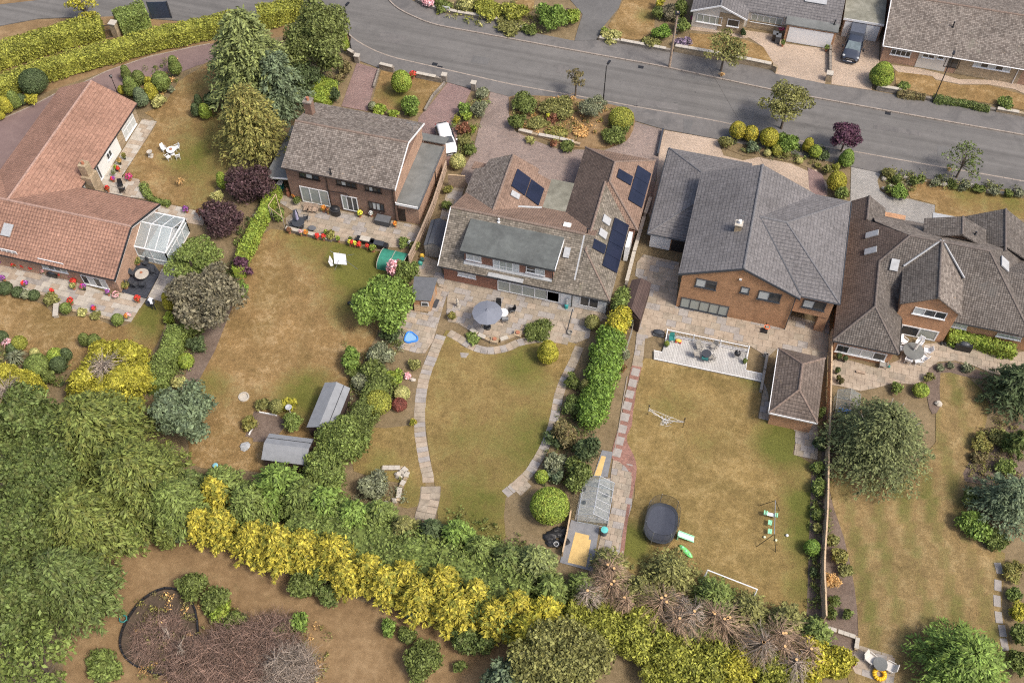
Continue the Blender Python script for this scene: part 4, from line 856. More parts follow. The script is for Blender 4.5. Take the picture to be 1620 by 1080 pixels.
gutter(h,(-4.55,68.2,2.34),(-.75,68.2,2.34),'anthra');gutter(h,(-4.55,68.2,2.34),(-4.55,80,2.34),'anthra')
MB().box(-4.2,-2.2,68.6,68.7,.1,2.2).build('garage_door',M['whiteplastic'],h);MB().box(-2.1,-.45,68.62,68.7,.1,2.2).build('side_door',M['black'],h)
q=P('h4',535,465,7.0);q=PP('h4',530,480,(-.78,62,5.0),(-2.56,0,5.515))
ch=MB().box(q[0]-.3,q[0]+.3,q[1]-.3,q[1]+.3,q[2]-.4,q[2]+.75).build('chimney',M['stone'],h);MB().box(q[0]-.36,q[0]+.36,q[1]-.36,q[1]+.36,q[2]+.75,q[2]+.84).build('chimney_cap',M['stonepot'],ch)
MB().lathe((q[0]+.05,q[1],q[2]+.84),[(.16,0),(.13,.3),(.17,.34)],8).build('chimney_pot',M['whiteplastic'],ch)
ds=MB();ds.tube((q[0]+.25,q[1]+.2,q[2]+.5),(q[0]+.25,q[1]+.3,q[2]+1.8),.025)
for k in range(12):
    t0,t1=k*math.pi/6,(k+1)*math.pi/6;ds.tube((q[0]+.25+.35*math.cos(t0),q[1]+.3,q[2]+1.8+.3*math.sin(t0)),(q[0]+.25+.35*math.cos(t1),q[1]+.3,q[2]+1.8+.3*math.sin(t1)),.02,n=4)
ds.build('aerial',M['greymetal'],h)

# --- house with many dark tiled roofs and an orange gable
h=thing('many_roofed_house',(21,68,0),'house with several dark brown tiled roofs, rooflights and an orange rendered gable','house')
boxwall(h,14.2,19.4,60.45,76.8,2.5,M['brick_orange2']);boxwall(h,19.3,33,65.35,75.6,2.5,M['brick_orange2'])
ap,kn,mr=(16.8,63.0,4.85),(16.8,68.29,4.85),(18.95,70.6,6.5)
SWc,SEc,NWc=(13.9,60.1,2.5),(19.72,60.1,2.5),(13.9,77.2,2.5)
left=[SWc,ap,kn,mr,(15.55,74.0,3.85),(15.55,77.2,3.85),NWc]
r=roof(h,[left],M['roof_shadeside'])  # left slope's shade is put into its darker tile colour
rt=roof(h,[[SWc,SEc,ap],[SEc,(19.72,66.5,2.5),kn,ap]],M['roof_tan'] if 0 else M['roof_dgrey'])
for p,q in ((SWc,ap),(SEc,ap),(ap,kn),(kn,mr)):ridge(r,[p,q],M['ridge_dark'],.11)
roof(h,[[(15.55,74.0,3.85),(17.45,74.0,2.55),(17.45,77.2,2.55),(15.55,77.2,3.85)]],M['roof_dgrey']);ridge(r,[(15.55,74.0,3.85),(15.55,77.2,3.85)],M['ridge_dark'])
mE=(26.0,70.6,6.5);SEm=(31.2,65.0,2.5)
nearf=[(16.8,65.0,2.5),SEm,mE,mr,(16.75,68.29,4.85)]
r4=roof(h,[nearf],M['roof_dgrey']);roof(h,[[mr,mE,(31.2,76.2,2.5),(16.2,76.2,2.5),(16.2,73.5,4.4)]],M['roof_tan'] if False else M['roof_brown'])
r5=roof(h,[[SEm,(31.2,76.2,2.5),mE]],M['roof_dgrey']);ridge(r4,[mr,mE],M['ridge_dark']);ridge(r4,[mE,SEm],M['ridge_dark'],.11)
r6=roof(h,[[(30,64.9,2.5),(38,64.9,2.5),(38,70,5.0),(28.0,70,5.0)],[(28,70,5.0),(38,70,5.0),(38,75,2.5),(30,75,2.5)]],M['roof_dgrey'])
# rear gable, two storeys
MB().raw([(19.2,64.3,-.1),(24.1,64.3,-.1),(24.1,64.3,4.65),(21.78,64.3,6.15),(19.2,64.3,4.65),(19.2,70,-.1),(24.1,70,-.1),(24.1,70,4.65),(21.78,70,6.15),(19.2,70,4.65)],[(0,1,2,3,4),(9,8,7,6,5)]+[(i,5+i,5+(i+1)%5,(i+1)%5) for i in range(5)]).build('gable_wall',M['brick_orange2'],h)
g=roof(h,[[(18.95,64.05,4.62),(21.78,64.05,6.42),(21.78,71.0,6.5),(18.95,71.0,4.62)]],M['roof_dgrey'],name='gable_roof')
g2=roof(h,[[(21.78,64.05,6.42),(24.35,64.05,4.62),(24.35,71.0,4.62),(21.78,71.0,6.5)]],M['roof_brown'],name='gable_roof');ridge(g,[(21.78,64.05,6.42),(21.78,70.8,6.5)],M['ridge_dark'])  # right slope gets the lighter tile, its sunlit side put into the colour
for p,q in (((18.95,68.2,4.95),(21.7,70.7,6.56)),((24.35,68.2,4.95),(21.86,70.7,6.56))):MB().tube(p,q,.09,n=5).build('valley_flashing',M['lead'],h)
MB().tube((17.0,68.3,4.75),(19.55,65.7,2.75),.08,n=5).build('valley_flashing',M['lead'],h)
Yg=64.29
win(h,('y',Yg),'h5',500,692,655,760,3,'upvc',('glass_pale','glass','glass'));win(h,('y',Yg),'h5',430,785,595,885,2,'upvc',('glass','glass_blind'),sill=False,name='patio_door',thick=.12)
win(h,('y',60.44),'h5',85,890,333,982,4,'upvc',('glass','glass_pale','glass_pale','glass'),thick=.1);win(h,('y',65.34),'h5',690,772,770,812,3,'upvc','glass_pale');win(h,('y',65.34),'h5',940,830,1060,872,2,'upvc','glass_blind')
gutter(h,(13.9,60.05,2.43),(19.7,60.05,2.43),'black',[]);gutter(h,(19.77,60.1,2.43),(19.77,64.2,2.43));gutter(h,(24.2,64.95,2.43),(31.2,64.95,2.43))
for pts in ([(235,305),(312,283),(308,315),(232,333)],[(228,395),(303,370),(300,402),(227,422)]):rooflight(r,[SWc,ap,kn],'h5',pts)
rooflight(r4,[nearf[0],nearf[1],nearf[2]],'h5',[(370,432),(420,437),(405,508),(357,500)]);rooflight(r5,[SEm,(31.2,76.2,2.5),mE],'h5',[(950,418),(990,455),(994,520),(952,470)])
# roofs on the street side
dr=roof(h,[[(20.55,72.3,4.9),(23.7,72.3,6.1),(23.7,74.6,6.1),(20.55,74.6,4.9)],[(23.7,72.3,6.1),(26.2,72.3,4.9),(26.2,74.6,4.9),(23.7,74.6,6.1)]],M['roof_dgrey'],name='dormer_roof');ridge(dr,[(23.7,72.3,6.1),(23.7,74.6,6.1)],M['ridge_dark'])
MB().box(20.9,25.9,71.5,74.3,3.0,4.85).build('dormer',M['brick_orange2'],h);flue(h,(25.0,73.2,5.5),.3)
ne=roof(h,[[(24.4,73.0,3.2),(27.8,72.6,5.4),(27.8,77.3,5.4),(24.4,77.3,3.2)],[(27.8,72.6,5.4),(31.2,73.0,3.2),(31.2,77.3,3.2),(27.8,77.3,5.4)]],M['roof_dgrey']);ridge(ne,[(27.8,72.0,5.4),(27.8,77.3,5.4)],M['ridge_dark'])
boxwall(h,24.8,31,73,77,3.1,M['brick_orange2']);MB().box(22.0,25.2,76.4,78.0,2.2,2.4).build('porch_roof',M['lead'],h)

# --- hipped garage in the family garden
h=thing('hipped_garage',(11.4,54.7,0),'detached brick garage with brown hipped tile roof beside the boundary fence','garage')
boxwall(h,9.6,13.2,51.55,57.95,2.3,M['brick_orange2']);hips(h,9.33,13.47,51.3,58.2,2.25,(11.4,53.4,3.55),(11.4,56.1,3.55),M['roof_shed'],M['ridge_brown'])
MB().box(9.32,13.48,51.24,51.3,2.08,2.26).build('fascia',M['white'],h);MB().box(9.26,9.32,51.3,58.2,2.08,2.26).build('fascia',M['white'],h)
MB().box(9.54,9.62,54.5,55.4,.05,2.0).build('door',M['white'],h)

# --- far side of the road
h=thing('brown_roofed_bungalow',(24,106,0),'bungalow with long brown tiled roof, brick wall and white panelled entrance','bungalow')
w,r=gable(h,15.65,34,101.55,113.6,2.4,4.7,'x',M['brick_peach'],M['roof_brown'],M['ridge_brown'],.35,.25)
Yb=101.89
a,b=PY('d1',985,320,Yb),PY('d1',1135,425,Yb);MB().box(a[0],b[0],Yb-.04,Yb,0,2.45).build('cladding',M['render_cream'],h)
a2,b2=PY('d1',1225,370,Yb),PY('d1',1600,460,Yb);MB().box(a2[0],b2[0],Yb-.03,Yb,0,2.4).build('stone_facing',M['stone'],h)
win(h,('y',Yb),'d1',815,297,922,350,4,'upvc','glass');win(h,('y',Yb-.04),'d1',1005,325,1070,360,2,'upvc','glass');win(h,('y',Yb-.04),'d1',1098,338,1128,365,1,'upvc','glass');win(h,('y',Yb-.03),'d1',1320,372,1530,440,5,'upvc',('glass_pale','glass'))
win(h,('y',Yb),'d1',1150,348,1212,420,2,'brownframe','glass',sill=False,name='door')
gutter(h,(15.65,101.5,2.32),(34,101.5,2.32),'white',[(30.3,101.8,2.3)]);flue(h,PP('d1',1185,165,(20,101.55,2.4),(0,-2.3,6.025)),.6)
MB().slab([(15.58,101.55,2.43),(15.66,101.55,2.43),(15.66,107.57,4.73),(15.58,107.57,4.73)],.2).build('bargeboard',M['white'],h)
h=thing('white_gabled_bungalow',(2,106,0),'grey roofed bungalow with white gable, stone facing and double garage','bungalow')
gable(h,-5.9,.55,101.95,116,2.4,3.75,'y',M['render_cream'],M['roof_grey'],M['ridge_grey'],.3,.35)
gable(h,-4,10.75,103.5,114.5,2.4,4.6,'x',M['render_cream'],M['roof_grey'],M['ridge_grey'],.3,.2)
Yt=102.29
MB().box(-2.6,.25,Yt-.04,Yt,0,2.6).build('stone_facing',M['stone'],h)
win(h,('y',Yt),'c1',1172,82,1315,155,4,'upvc','glass_blind');win(h,('y',Yt-.04),'c1',1357,115,1420,168,1,'upvc','glass');win(h,('y',103.78),'d1',-40,82,138,160,5,'upvc','glass_blind')
MB().box(.6,4.9,103.72,103.78,0,1.1).build('stone_facing',M['stone'],h)
for xa,xb in ((-5.9,-2.68),(.55,-2.68)):MB().slab([(xa,101.9,2.42),(xa,101.97,2.42),(xb,101.97,3.77),(xb,101.9,3.77)],.2).build('bargeboard',M['whiteplastic'],h)
gw=boxwall(h,5.0,10.5,102.45,105,2.35,M['brick_orange2'],name='garage_wall');MB().box(4.8,10.65,102.3,104.9,2.36,2.5).build('garage_roof',M['felt_lt'],h)
a,b=PY('d1',190,165,102.44),PY('d1',432,298,102.44);gd=MB().box(a[0],b[0],102.38,102.45,.05,2.1).build('garage_door',M['white'],h)
rooflight(h,[(-4,103.5,2.4),(10.75,103.5,2.4),(10.75,109,4.6)],'d1',[(290,-8),(425,5),(418,32),(265,12)]);flue(h,PP('d1',462,150,(8,102.4,2.5),(0,0,1)),.5)
h=thing('flat_garage',(13.2,106,0),'flat roofed garage with white door behind the parked van','garage')
boxwall(h,11.2,15.4,105.0,112,2.4,M['brick_peach']);MB().box(11.0,15.5,104.9,112,2.42,2.55).build('roof',M['concrete_roof'],h);a,b=PY('d1',552,90,104.98),PY('d1',760,195,104.98)
MB().box(11.3,15.2,104.92,105.0,.05,2.1).build('garage_door',M['whiteplastic'],h);MB().box(11.0,15.5,104.86,104.9,2.3,2.57).build('fascia',M['white'],h)
# ------------------------------------------------------------------ plants
L_={}
for k_,c_,sp_,al_ in (
    ('green',(0.08,0.1,0.026),.35,(.13,.16,.04)),('mid',(0.098,0.128,0.032),.35,(.17,.2,.05)),('lime',(0.135,0.18,0.028),.3,(.3,.32,.05)),('bright',(0.09,0.145,0.026),.3,(.2,.3,.04)),
    ('laurel',(0.1,0.15,0.03),.4,(.19,.26,.05)),('dk',(0.048,0.066,0.026),.35,(.07,.1,.04)),('olive',(0.125,0.125,0.04),.35,(.2,.19,.06)),('yellow',(0.25,0.215,0.028),.25,(.17,.19,.03)),
    ('gold',(0.215,0.2,0.026),.25,(.26,.26,.03)),('ygreen',(.17,.175,.03),.3,(.15,.18,.03)),('sage',(0.125,0.135,0.078),.3,(.21,.22,.15)),('blue',(0.085,0.11,0.058),.35,(.14,.19,.12)),
    ('purple',(.05,.028,.03),.4,(.075,.05,.04)),('plum',(.06,.026,.042),.4,(.1,.05,.06)),('rust',(.14,.06,.035),.35,(.2,.12,.05)),('red',(.13,.042,.03),.3,(.1,.04,.03)),
    ('dry',(.36,.22,.085),.3,(.28,.2,.1)),('cedar',(0.118,0.138,0.045),.4,(.19,.23,.1)),('beech',(0.088,0.108,0.026),.38,(.22,.22,.05)),('oak',(0.07,0.094,0.026),.4,(.15,.16,.05)),
    ('greyp',(.105,.095,.06),.4,(.14,.12,.085)),('pale',(0.25,0.24,0.09),.3,(.24,.27,.08)),('brownleaf',(.11,.095,.04),.4,(.15,.09,.05)),('birchleaf',(0.085,0.098,0.038),.45,(.17,.18,.07)),
    ('goldbrown',(0.14,0.135,0.038),.35,(.25,.18,.05)),('thuja',(0.09,0.108,0.032),.45,(.15,.16,.05)),('lav',(.16,.12,.17),.3,(.12,.12,.1)),('pinkfl',(.6,.28,.3),.3,(.5,.35,.35)),
    ('redfl',(.55,.035,.03),.3,None),('magfl',(.45,.04,.16),.3,None),('purfl',(.22,.06,.25),.3,None),('orafl',(.65,.2,.04),.3,None),('yelfl',(.75,.55,.06),.2,None),('whifl',(.75,.7,.66),.15,None),
    ('goldtip',(0.27,0.24,0.028),.3,(.2,.24,.03))):
    L_[k_]=leafmat('leaf_'+k_,c_,sp_,al_,.85 if k_=='yellow' else .55)
def leafpts(rng,lumps,n,shell=.16,down=-.35,reject=.8):
    C=np.array([l[:3] for l in lumps]);Rr=np.array([l[3:6] for l in lumps])
    a=Rr[:,0]*Rr[:,1]+Rr[:,0]*Rr[:,2]+Rr[:,1]*Rr[:,2];k=rng.choice(len(lumps),int(n*1.9) if len(lumps)>1 else n,p=a/a.sum())
    d=rng.normal(size=(len(k),3));d /=np.linalg.norm(d,axis=1)[:,None]
    f=d[:,2]<down;d[f,2]*=-1
    p=C[k]+Rr[k]*d*(1-shell+rng.random(len(k))[:,None]*shell*1.3)
    nn=d/Rr[k];nn /=np.linalg.norm(nn,axis=1)[:,None]
    if len(lumps)>1:
        keep=np.ones(len(k),bool)
        for j in range(len(lumps)):
            q=((p-C[j])/Rr[j]);keep &=((q**2).sum(1)>reject**2)|(k==j)
        p,nn=p[keep][:n],nn[keep][:n]
    return p,nn
def leafmesh(name,rng,p,nn,L,Wd,org,mat,flop=.75,droop=0.0,core=None,zmin=.02,out=0.0,tang=None):
    n=len(p);L*=.86;Wd*=.86
    nr=nn+flop*rng.normal(size=(n,3));nr /=np.linalg.norm(nr,axis=1)[:,None]
    t=rng.normal(size=(n,3))+out*nn if tang is None else tang+rng.normal(size=(n,3))*.25;t[:,2]-=droop
    t-=(t*nr).sum(1)[:,None]*nr;t /=np.linalg.norm(t,axis=1)[:,None]+1e-9
    b=np.cross(nr,t);s=(.45+1.05*rng.random(n)**1.4)[:,None]
    l2,w2=t*s*L/2,b*s*Wd/2
    V=np.stack([p-l2,p+w2-l2*.1,p+l2+nr*L*.08,p-w2-l2*.1],1).reshape(-1,3)
    V[:,2]=np.maximum(V[:,2],zmin)
    nf=n;F=np.arange(4*n)
    cv,cf=[],[]
    if core:
        mb=MB()
        for c in core:mb.blob(c[:3],c[3],c[4],c[5],8,5,.25,random.Random(int(rng.integers(1<<30))))
        cv=[(v[0],v[1],max(v[2],.0)) for v in mb.v];cf=mb.f
    me=bpy.data.meshes.new(name)
    allv=np.concatenate([V,np.array(cv).reshape(-1,3)])-np.array(org)
    loops=np.concatenate([F]+([np.concatenate([np.array(f) for f in cf])+4*n] if cf else [])).astype(np.int32)
    tot=np.concatenate([np.full(n,4)]+([np.array([len(f) for f in cf])] if cf else [])).astype(np.int32)
    st=np.concatenate([[0],np.cumsum(tot)[:-1]]).astype(np.int32)
    me.vertices.add(len(allv));me.vertices.foreach_set("co",allv.astype(np.float32).ravel())
    me.loops.add(len(loops));me.loops.foreach_set("vertex_index",loops)
    me.polygons.add(len(tot));me.polygons.foreach_set("loop_start",st);me.polygons.foreach_set("loop_total",tot)
    me.materials.append(mat);me.update(calc_edges=True);return me
def addmesh(name,me,org,parent=None,**tags):
    o=bpy.data.objects.new(name,me);link(o)
    if parent is not None:o.parent=parent
    else:o.location=org
    ORG[o.name]=org;return tag(o,**tags)
VS=[100]
def lumpset(rng,c,rx,ry,rz,n,lr=(.34,.5),flat=1.0,shellbias=.5):
    out=[]
    for i in range(n):
        d=rng.normal(size=3);d /=np.linalg.norm(d);d[2]=abs(d[2])*(1 if rng.random()<.75 else -1)
        r=(1-rng.uniform(*lr))*(rng.random()**(shellbias*.6));q=rng.uniform(*lr)
        out.append((c[0]+d[0]*rx*r,c[1]+d[1]*ry*r,c[2]+d[2]*rz*r,rx*q,ry*q,rz*q*flat))
    return out
def surf(lumps):return sum(4*math.pi*((l[3]*l[4])**1.6/3+(l[3]*l[5])**1.6/3+(l[4]*l[5])**1.6/3)**(1/1.6) for l in lumps)
def V(name,cat,t,x,y,r,h,form,col,label,ry=1.0,leaf=None,trunk=None,dens=1.0,group=None,zc=None,lean=0,part=None,lumps=None,cover=None):
    """a shrub, tree or conifer: (x, y) its visual middle on sheet t, r its half width there, h its height in metres"""
    VS[0]+=1;rng=np.random.default_rng(VS[0])
    zc=h*.5 if zc is None else zc
    c=P(t,x,y,zc);rx=r*mpp(t,x,y,zc)*(1.0 if form in ('ball','egg') else 1.1);ryy=rx*ry;base=(c[0],c[1],0.0);hz=h/2;mat=L_[col]
    sz={'ball':(.15,.11),'egg':(.15,.1),'bush':(.3,.17),'tree':(.42,.24),'airy':(.26,.17),'spray':(.62,.17),'cone':(.5,.16),'frond':(.5,.17),'fine':(.34,.09)}[form] if leaf is None else leaf
    if rx<.5 and leaf is None:sz=(sz[0]*.75,sz[1]*.75)
    if form=='ball':lm=[(c[0],c[1],hz*1.0,rx,ryy,hz)];kw=dict(flop=.45);sh=.08
    elif form=='egg':lm=[(c[0],c[1],h*.38,rx,ryy,h*.4),(c[0],c[1],h*.62,rx*.78,ryy*.78,h*.38)];kw=dict(flop=.45);sh=.08
    elif form=='bush':
        if ry==1.0:ryy=rx*rng.uniform(.75,1.2)
        an=rng.uniform(0,3.14);ls=[(0,0,hz*.8,rx*.6,ryy*.6,hz*.75)]+lumpset(rng,(0,0,hz*.9),rx,ryy,hz*1.05,lumps or 13,(.22,.5));ca_,sa_=math.cos(an),math.sin(an);qx=min(rx,ryy)/max(rx,ryy)
        lm=[(c[0]+l[0]*ca_-l[1]*sa_,c[1]+l[0]*sa_+l[1]*ca_,l[2],(l[3]+l[4])/2,(l[3]+l[4])/2,l[5]) for l in ls];kw=dict(flop=1.0);sh=.424
    elif form in ('tree','airy'):
        cz=zc if trunk else hz;th=trunk or 0.0;rz=(h-th)/2;cz=th+rz;c=P(t,x,y,cz);base=(c[0],c[1],0.0)
        lm=[(c[0],c[1],cz,rx*.55,ryy*.55,rz*.6)]+lumpset(rng,(c[0],c[1],cz),rx,ryy,rz,lumps or 24,(.2,.36),.8);kw=dict(flop=1.0);sh=.42
        if form=='airy':lm=[(l[0],l[1],l[2],l[3]*.8,l[4]*.8,l[5]*.7) for l in lm[1:]]
    elif form=='spray':
        lm=[(c[0],c[1],hz*.75,rx*.6,ryy*.6,hz*.8)]
        n_=lumps or 22
        for i in range(n_):
            u=(i+.5)/n_;a=i*2.4+rng.random();rr=(1-u)**.6*.78
            lm.append((c[0]+math.cos(a)*rx*rr,c[1]+math.sin(a)*ryy*rr,h*(.12+.78*u),rx*rng.uniform(.24,.36),ryy*rng.uniform(.24,.36),h*rng.uniform(.1,.17)))
        kw=dict(flop=.75,droop=.5,out=1.3);sh=.42
    elif form=='cone':
        lm=[]
        for i in range(12):
            u=i/12;lm.append((c[0],c[1],h*(.1+.8*u),rx*(1.02-u*.95),ryy*(1.02-u*.95),h*.14))
        for i in range(lumps or 16):
            u=rng.random()*.85;a=rng.random()*6.28;rr=(1-u)*.8;lm.append((c[0]+math.cos(a)*rx*rr,c[1]+math.sin(a)*ryy*rr,h*(.1+.8*u),rx*.24,ryy*.24,h*.09))
        kw=dict(flop=.6,droop=.3,out=1.0);sh=.25
    elif form=='fine':
        lm=[(c[0],c[1],hz*.8,rx*.6,ryy*.6,hz*.8)]+lumpset(rng,(c[0],c[1],hz),rx,ryy,hz,lumps or 16,(.18,.4));kw=dict(flop=.85,out=1.0);sh=.5
    if form=='frond':
        th=trunk or .2;up=-.55 if lean==0 else lean;nfr=lumps or 120;pts_,nrm_,tan_=[],[],[];lean=0;sc_=rx*(1.05 if rx>1.5 else 1.0);zc_=h*.42
        for i in range(nfr):
            u=((i+.5)/nfr)**.85;z0=th*.3+(h-th*.3)*(.12+.86*u);Rz=sc_*min(1.0,(1.12-u)**.62*1.05)*rng.uniform(.78,1.08);a=i*2.39996+rng.normal()*.25;m_=max(10,int(46*Rz/2.5*dens));L_f=Rz
            s_=np.linspace(.18,1.0,m_);lat=rng.uniform(-1,1,m_)*(.34*L_f)*(1.08-s_)**.7;rr=s_*L_f;z=z0+h*.05*np.sin(s_*2.4)+up*L_f*.32*s_**2+rng.normal(size=m_)*.05*h*.3-np.abs(lat)*.25
            ca_,sa_=math.cos(a),math.sin(a);pts_.append(np.stack([c[0]+rr*ca_-lat*sa_,c[1]+rr*sa_+lat*ca_*ry,np.maximum(z,.05)],1))
            sg=np.sign(lat);dx=ca_-sg*.75*sa_;dy=sa_+sg*.75*ca_;tan_.append(np.stack([dx,dy,np.full(m_,up*.6)],1));nrm_.append(np.stack([ca_*.45+rng.normal(size=m_)*.3,sa_*.45+rng.normal(size=m_)*.3,np.full(m_,1.0)],1))
        p,nn,tn=np.concatenate(pts_),np.concatenate(nrm_),np.concatenate(tan_);nn /=np.linalg.norm(nn,axis=1)[:,None];tn /=np.linalg.norm(tn,axis=1)[:,None];base=(c[0],c[1],0.0);sz=leaf or (.5,.17)
        core=[(c[0],c[1],h*.25,sc_*.4,sc_*.4*ry,h*.22)];root=thing(name,base,label,cat,group)
        MB().tube((c[0],c[1],-.1),(c[0],c[1],h*.9),.06+h*.016,.03,7).build('trunk',M['bark'],root,uv=False)
        addmesh('crown',leafmesh('crown',rng,p,nn,sz[0],sz[1],base,mat,flop=.3,core=core,tang=tn),base,root);return root
    cov=cover or {'ball':1.8,'egg':1.8,'bush':1.35,'tree':1.15,'airy':.55,'spray':1.25,'cone':1.4,'fine':1.3}[form]
    A=surf(lm)*(1 if len(lm)<3 else .62 if form !='airy' else .8)
    n=int(min(26000,max(250,1.3*cov*dens*A/(sz[0]*sz[1]*.5))))
    p,nn=leafpts(rng,lm,n,sh)
    ck=.86 if form in ('ball','egg') else .62
    core=None if form=='airy' else [(l[0],l[1],l[2],l[3]*ck,l[4]*ck,l[5]*ck) for l in lm]
    if form in ('tree','airy') or trunk:
        root=thing(name,base,label,cat,group);th=max(.5,(trunk or .5));tr=MB();tm='birch' if col=='birchleaf' else 'bark'
        r0=.05+h*.018
        tr.tube((c[0],c[1],-.1),(c[0]+lean,c[1],th+(h-th)*.25),r0,r0*.7,8);tr.tube((c[0]+lean,c[1],th+(h-th)*.25),(c[0]+lean*.7,c[1],h*.82),r0*.7,r0*.2,6)
        for l in lm[1:] if form=='tree' else lm:
            z0=th+(l[2]-th)*.35;tr.tube((c[0]+lean*.8,c[1],max(th*.8,z0)),l[:3],r0*.36,r0*.1,4,False)
        tr.build('trunk',M[tm],root,uv=False)
        me=leafmesh('crown',rng,p,nn,sz[0],sz[1],base,mat,core=core,**kw);addmesh('crown',me,base,root);return root
    me=leafmesh(name,rng,p,nn,sz[0],sz[1],base,mat,core=core,**kw)
    return addmesh(name,me,base,label=label,cat=cat,group=group)
def hedge(name,pts,width,h,col,label,leaf=(.2,.13),wav=.12,cover=1.6,round_=.25,z0=0.0,cat='hedge',flop=.6,out=0.0,seed=None):
    """a clipped hedge swept along plan points"""
    VS[0]+=1;rng=np.random.default_rng(VS[0]);pts=smooth(pts,False,5)
    st=along(pts,.5);S=np.array([(a,b) for a,b,_ in st]);ang=np.array([c for _,_,c in st]);Lh=len(st)*.5
    per=width+2*(h-z0);n=int(min(48000,1.25*cover*Lh*per/(leaf[0]*leaf[1]*.5)))
    k=rng.random(n)*(len(st)-1.001);i=k.astype(int);f=(k-i)[:,None]
    c=S[i]*(1-f)+S[i+1]*f;a=ang[i];nx,ny=-np.sin(a),np.cos(a)
    s=rng.random(n)*per;off=np.empty(n);z=np.empty(n);n0=np.empty(n);nz=np.zeros(n)
    l=s<(h-z0);r=s>per-(h-z0);m=~(l|r)
    off[l]=-width/2;z[l]=z0+s[l];n0[l]=-1
    off[r]=width/2;z[r]=z0+(per-s[r]);n0[r]=1
    off[m]=s[m]-(h-z0)-width/2;z[m]=h;n0[m]=0;nz[m]=1
    # rounded shoulders and an uneven face
    e=np.clip((np.abs(off)-(width/2-round_))/round_,0,1);z=np.where(m,z-e**2*round_*.6,z)
    w=(np.sin(k*.9+off*1.3)+np.sin(k*.41+1+z*1.5)+np.sin(k*2.3+off*3)*.5+rng.normal(size=n)*.8)*wav*.5
    P3=np.stack([c[:,0]+nx*(off+n0*w),c[:,1]+ny*(off+n0*w),z+nz*w],1)
    nn=np.stack([nx*n0,ny*n0,nz+.25],1);nn /=np.linalg.norm(nn,axis=1)[:,None]
    o0=(S[len(S)//2][0],S[len(S)//2][1],0.0)
    me=leafmesh(name,rng,P3,nn,leaf[0],leaf[1],o0,L_[col],flop=flop,out=out)
    core=MB();ww=width/2-max(.12,wav)
    for j in range(len(st)-1):
        q=[]
        for jj in (j,j+1):
            x,y=S[jj];q.append(((x-math.sin(ang[jj])*ww,y+math.cos(ang[jj])*ww),(x+math.sin(ang[jj])*ww,y-math.cos(ang[jj])*ww)))
        core.prism([q[0][0],q[1][0],q[1][1],q[0][1]],z0,h-max(.14,wav))
    root=addmesh(name,me,o0,label=label,cat=cat)
    core.build('branches',L_[col],root,uv=False);return root
def pxl(*pts,z=0.0,t='px'):return [P(t,x,y,z)[:2] for x,y in pts]
def spiky(name,cat,t,x,y,r,h,col,label,n=60,w=.06):
    VS[0]+=1;rng=random.Random(VS[0]);zc=h*.4;c=P(t,x,y,zc);rx=r*mpp(t,x,y,zc);mb=MB()
    for i in range(n):
        a=rng.random()*6.28;e=rng.uniform(.3,1.0);tip=(c[0]+math.cos(a)*rx*e,c[1]+math.sin(a)*rx*e,h*(1.15-.7*e));md=(c[0]+math.cos(a)*rx*e*.5,c[1]+math.sin(a)*rx*e*.5,h*(.95-.25*e))
        s=(-math.sin(a)*w/2,math.cos(a)*w/2)
        mb.raw([(c[0],c[1],.05),(md[0]+s[0],md[1]+s[1],md[2]),tip,(md[0]-s[0],md[1]-s[1],md[2])],[(0,1,2,3)])
    return mb.build(name,L_[col],uv=False,org=(c[0],c[1],0),label=label,cat=cat)
def twigs(mb,rng,c,rx,h,n,r0=.03,up=.35,base=.4,fork=2,droop=0.0):
    bias=rng.random()*6.28
    for i in range(n):
        a=rng.random()*6.28;e=rng.uniform(.35,1.0)*(1+.3*math.cos(a-bias));b=(c[0]+rng.uniform(-.12,.12),c[1]+rng.uniform(-.12,.12),c[2]+h*base*rng.random())
        md=(b[0]+math.cos(a)*rx*e*.5,b[1]+math.sin(a)*rx*e*.5,b[2]+h*up*rng.uniform(.1,.7));a1=a+rng.uniform(-.35,.35)
        tip=(md[0]+math.cos(a1)*rx*e*.5,md[1]+math.sin(a1)*rx*e*.5,md[2]+h*up*rng.uniform(-.5,.4)-droop*rx*e)
        mb.tube(b,md,r0,r0*.6,3,False);mb.tube(md,tip,r0*.6,r0*.2,3,False)
        for k in range(fork):
            f=rng.uniform(0,.8);o=[md[j]+(tip[j]-md[j])*f for j in range(3)];a2=a1+rng.uniform(-.8,.8);L=rx*e*rng.uniform(.15,.42);mb.tube(o,(o[0]+math.cos(a2)*L,o[1]+math.sin(a2)*L,o[2]+rng.uniform(-.2,.15)*h*up-droop*L),r0*.42,r0*.15,3,False)
def cutconifer(t,x,y,r,h,label,n=100,stems=1,mat='twig'):
    VS[0]+=1;rng=random.Random(VS[0]);c=P(t,x,y,h*.8);rx=r*mpp(t,x,y,h);base=(c[0],c[1],0)
    root=thing('topped_conifer',base,label,'conifer','topped conifers with bare branches')
    tr=MB();cut=MB()
    for k in range(stems):
        dx,dy=(rng.uniform(-.35,.35),rng.uniform(-.35,.35)) if stems>1 else (0,0)
        tk=MB().tube((c[0],c[1],0),(c[0]+dx,c[1]+dy,h),.13,.085,7).build('trunk',M['bark'],root,uv=False);MB().lathe((c[0]+dx,c[1]+dy,h),[(.11,0),(.11,.02)],8).build('cut_face',M['cutwood'],tk,uv=False)
    br=MB();twigs(br,rng,(c[0]+rng.uniform(-.2,.2),c[1],h*.6),rx*rng.uniform(1.0,1.3),h*.4,int(n*rng.uniform(.7,1.1)),.024,.4,.9,7,.35);br.build('bare_branches',M[mat],root,uv=False);return root
sh_,tr_,co_=('clipped_shrub','shrub'),('tree','tree'),('conifer','conifer')
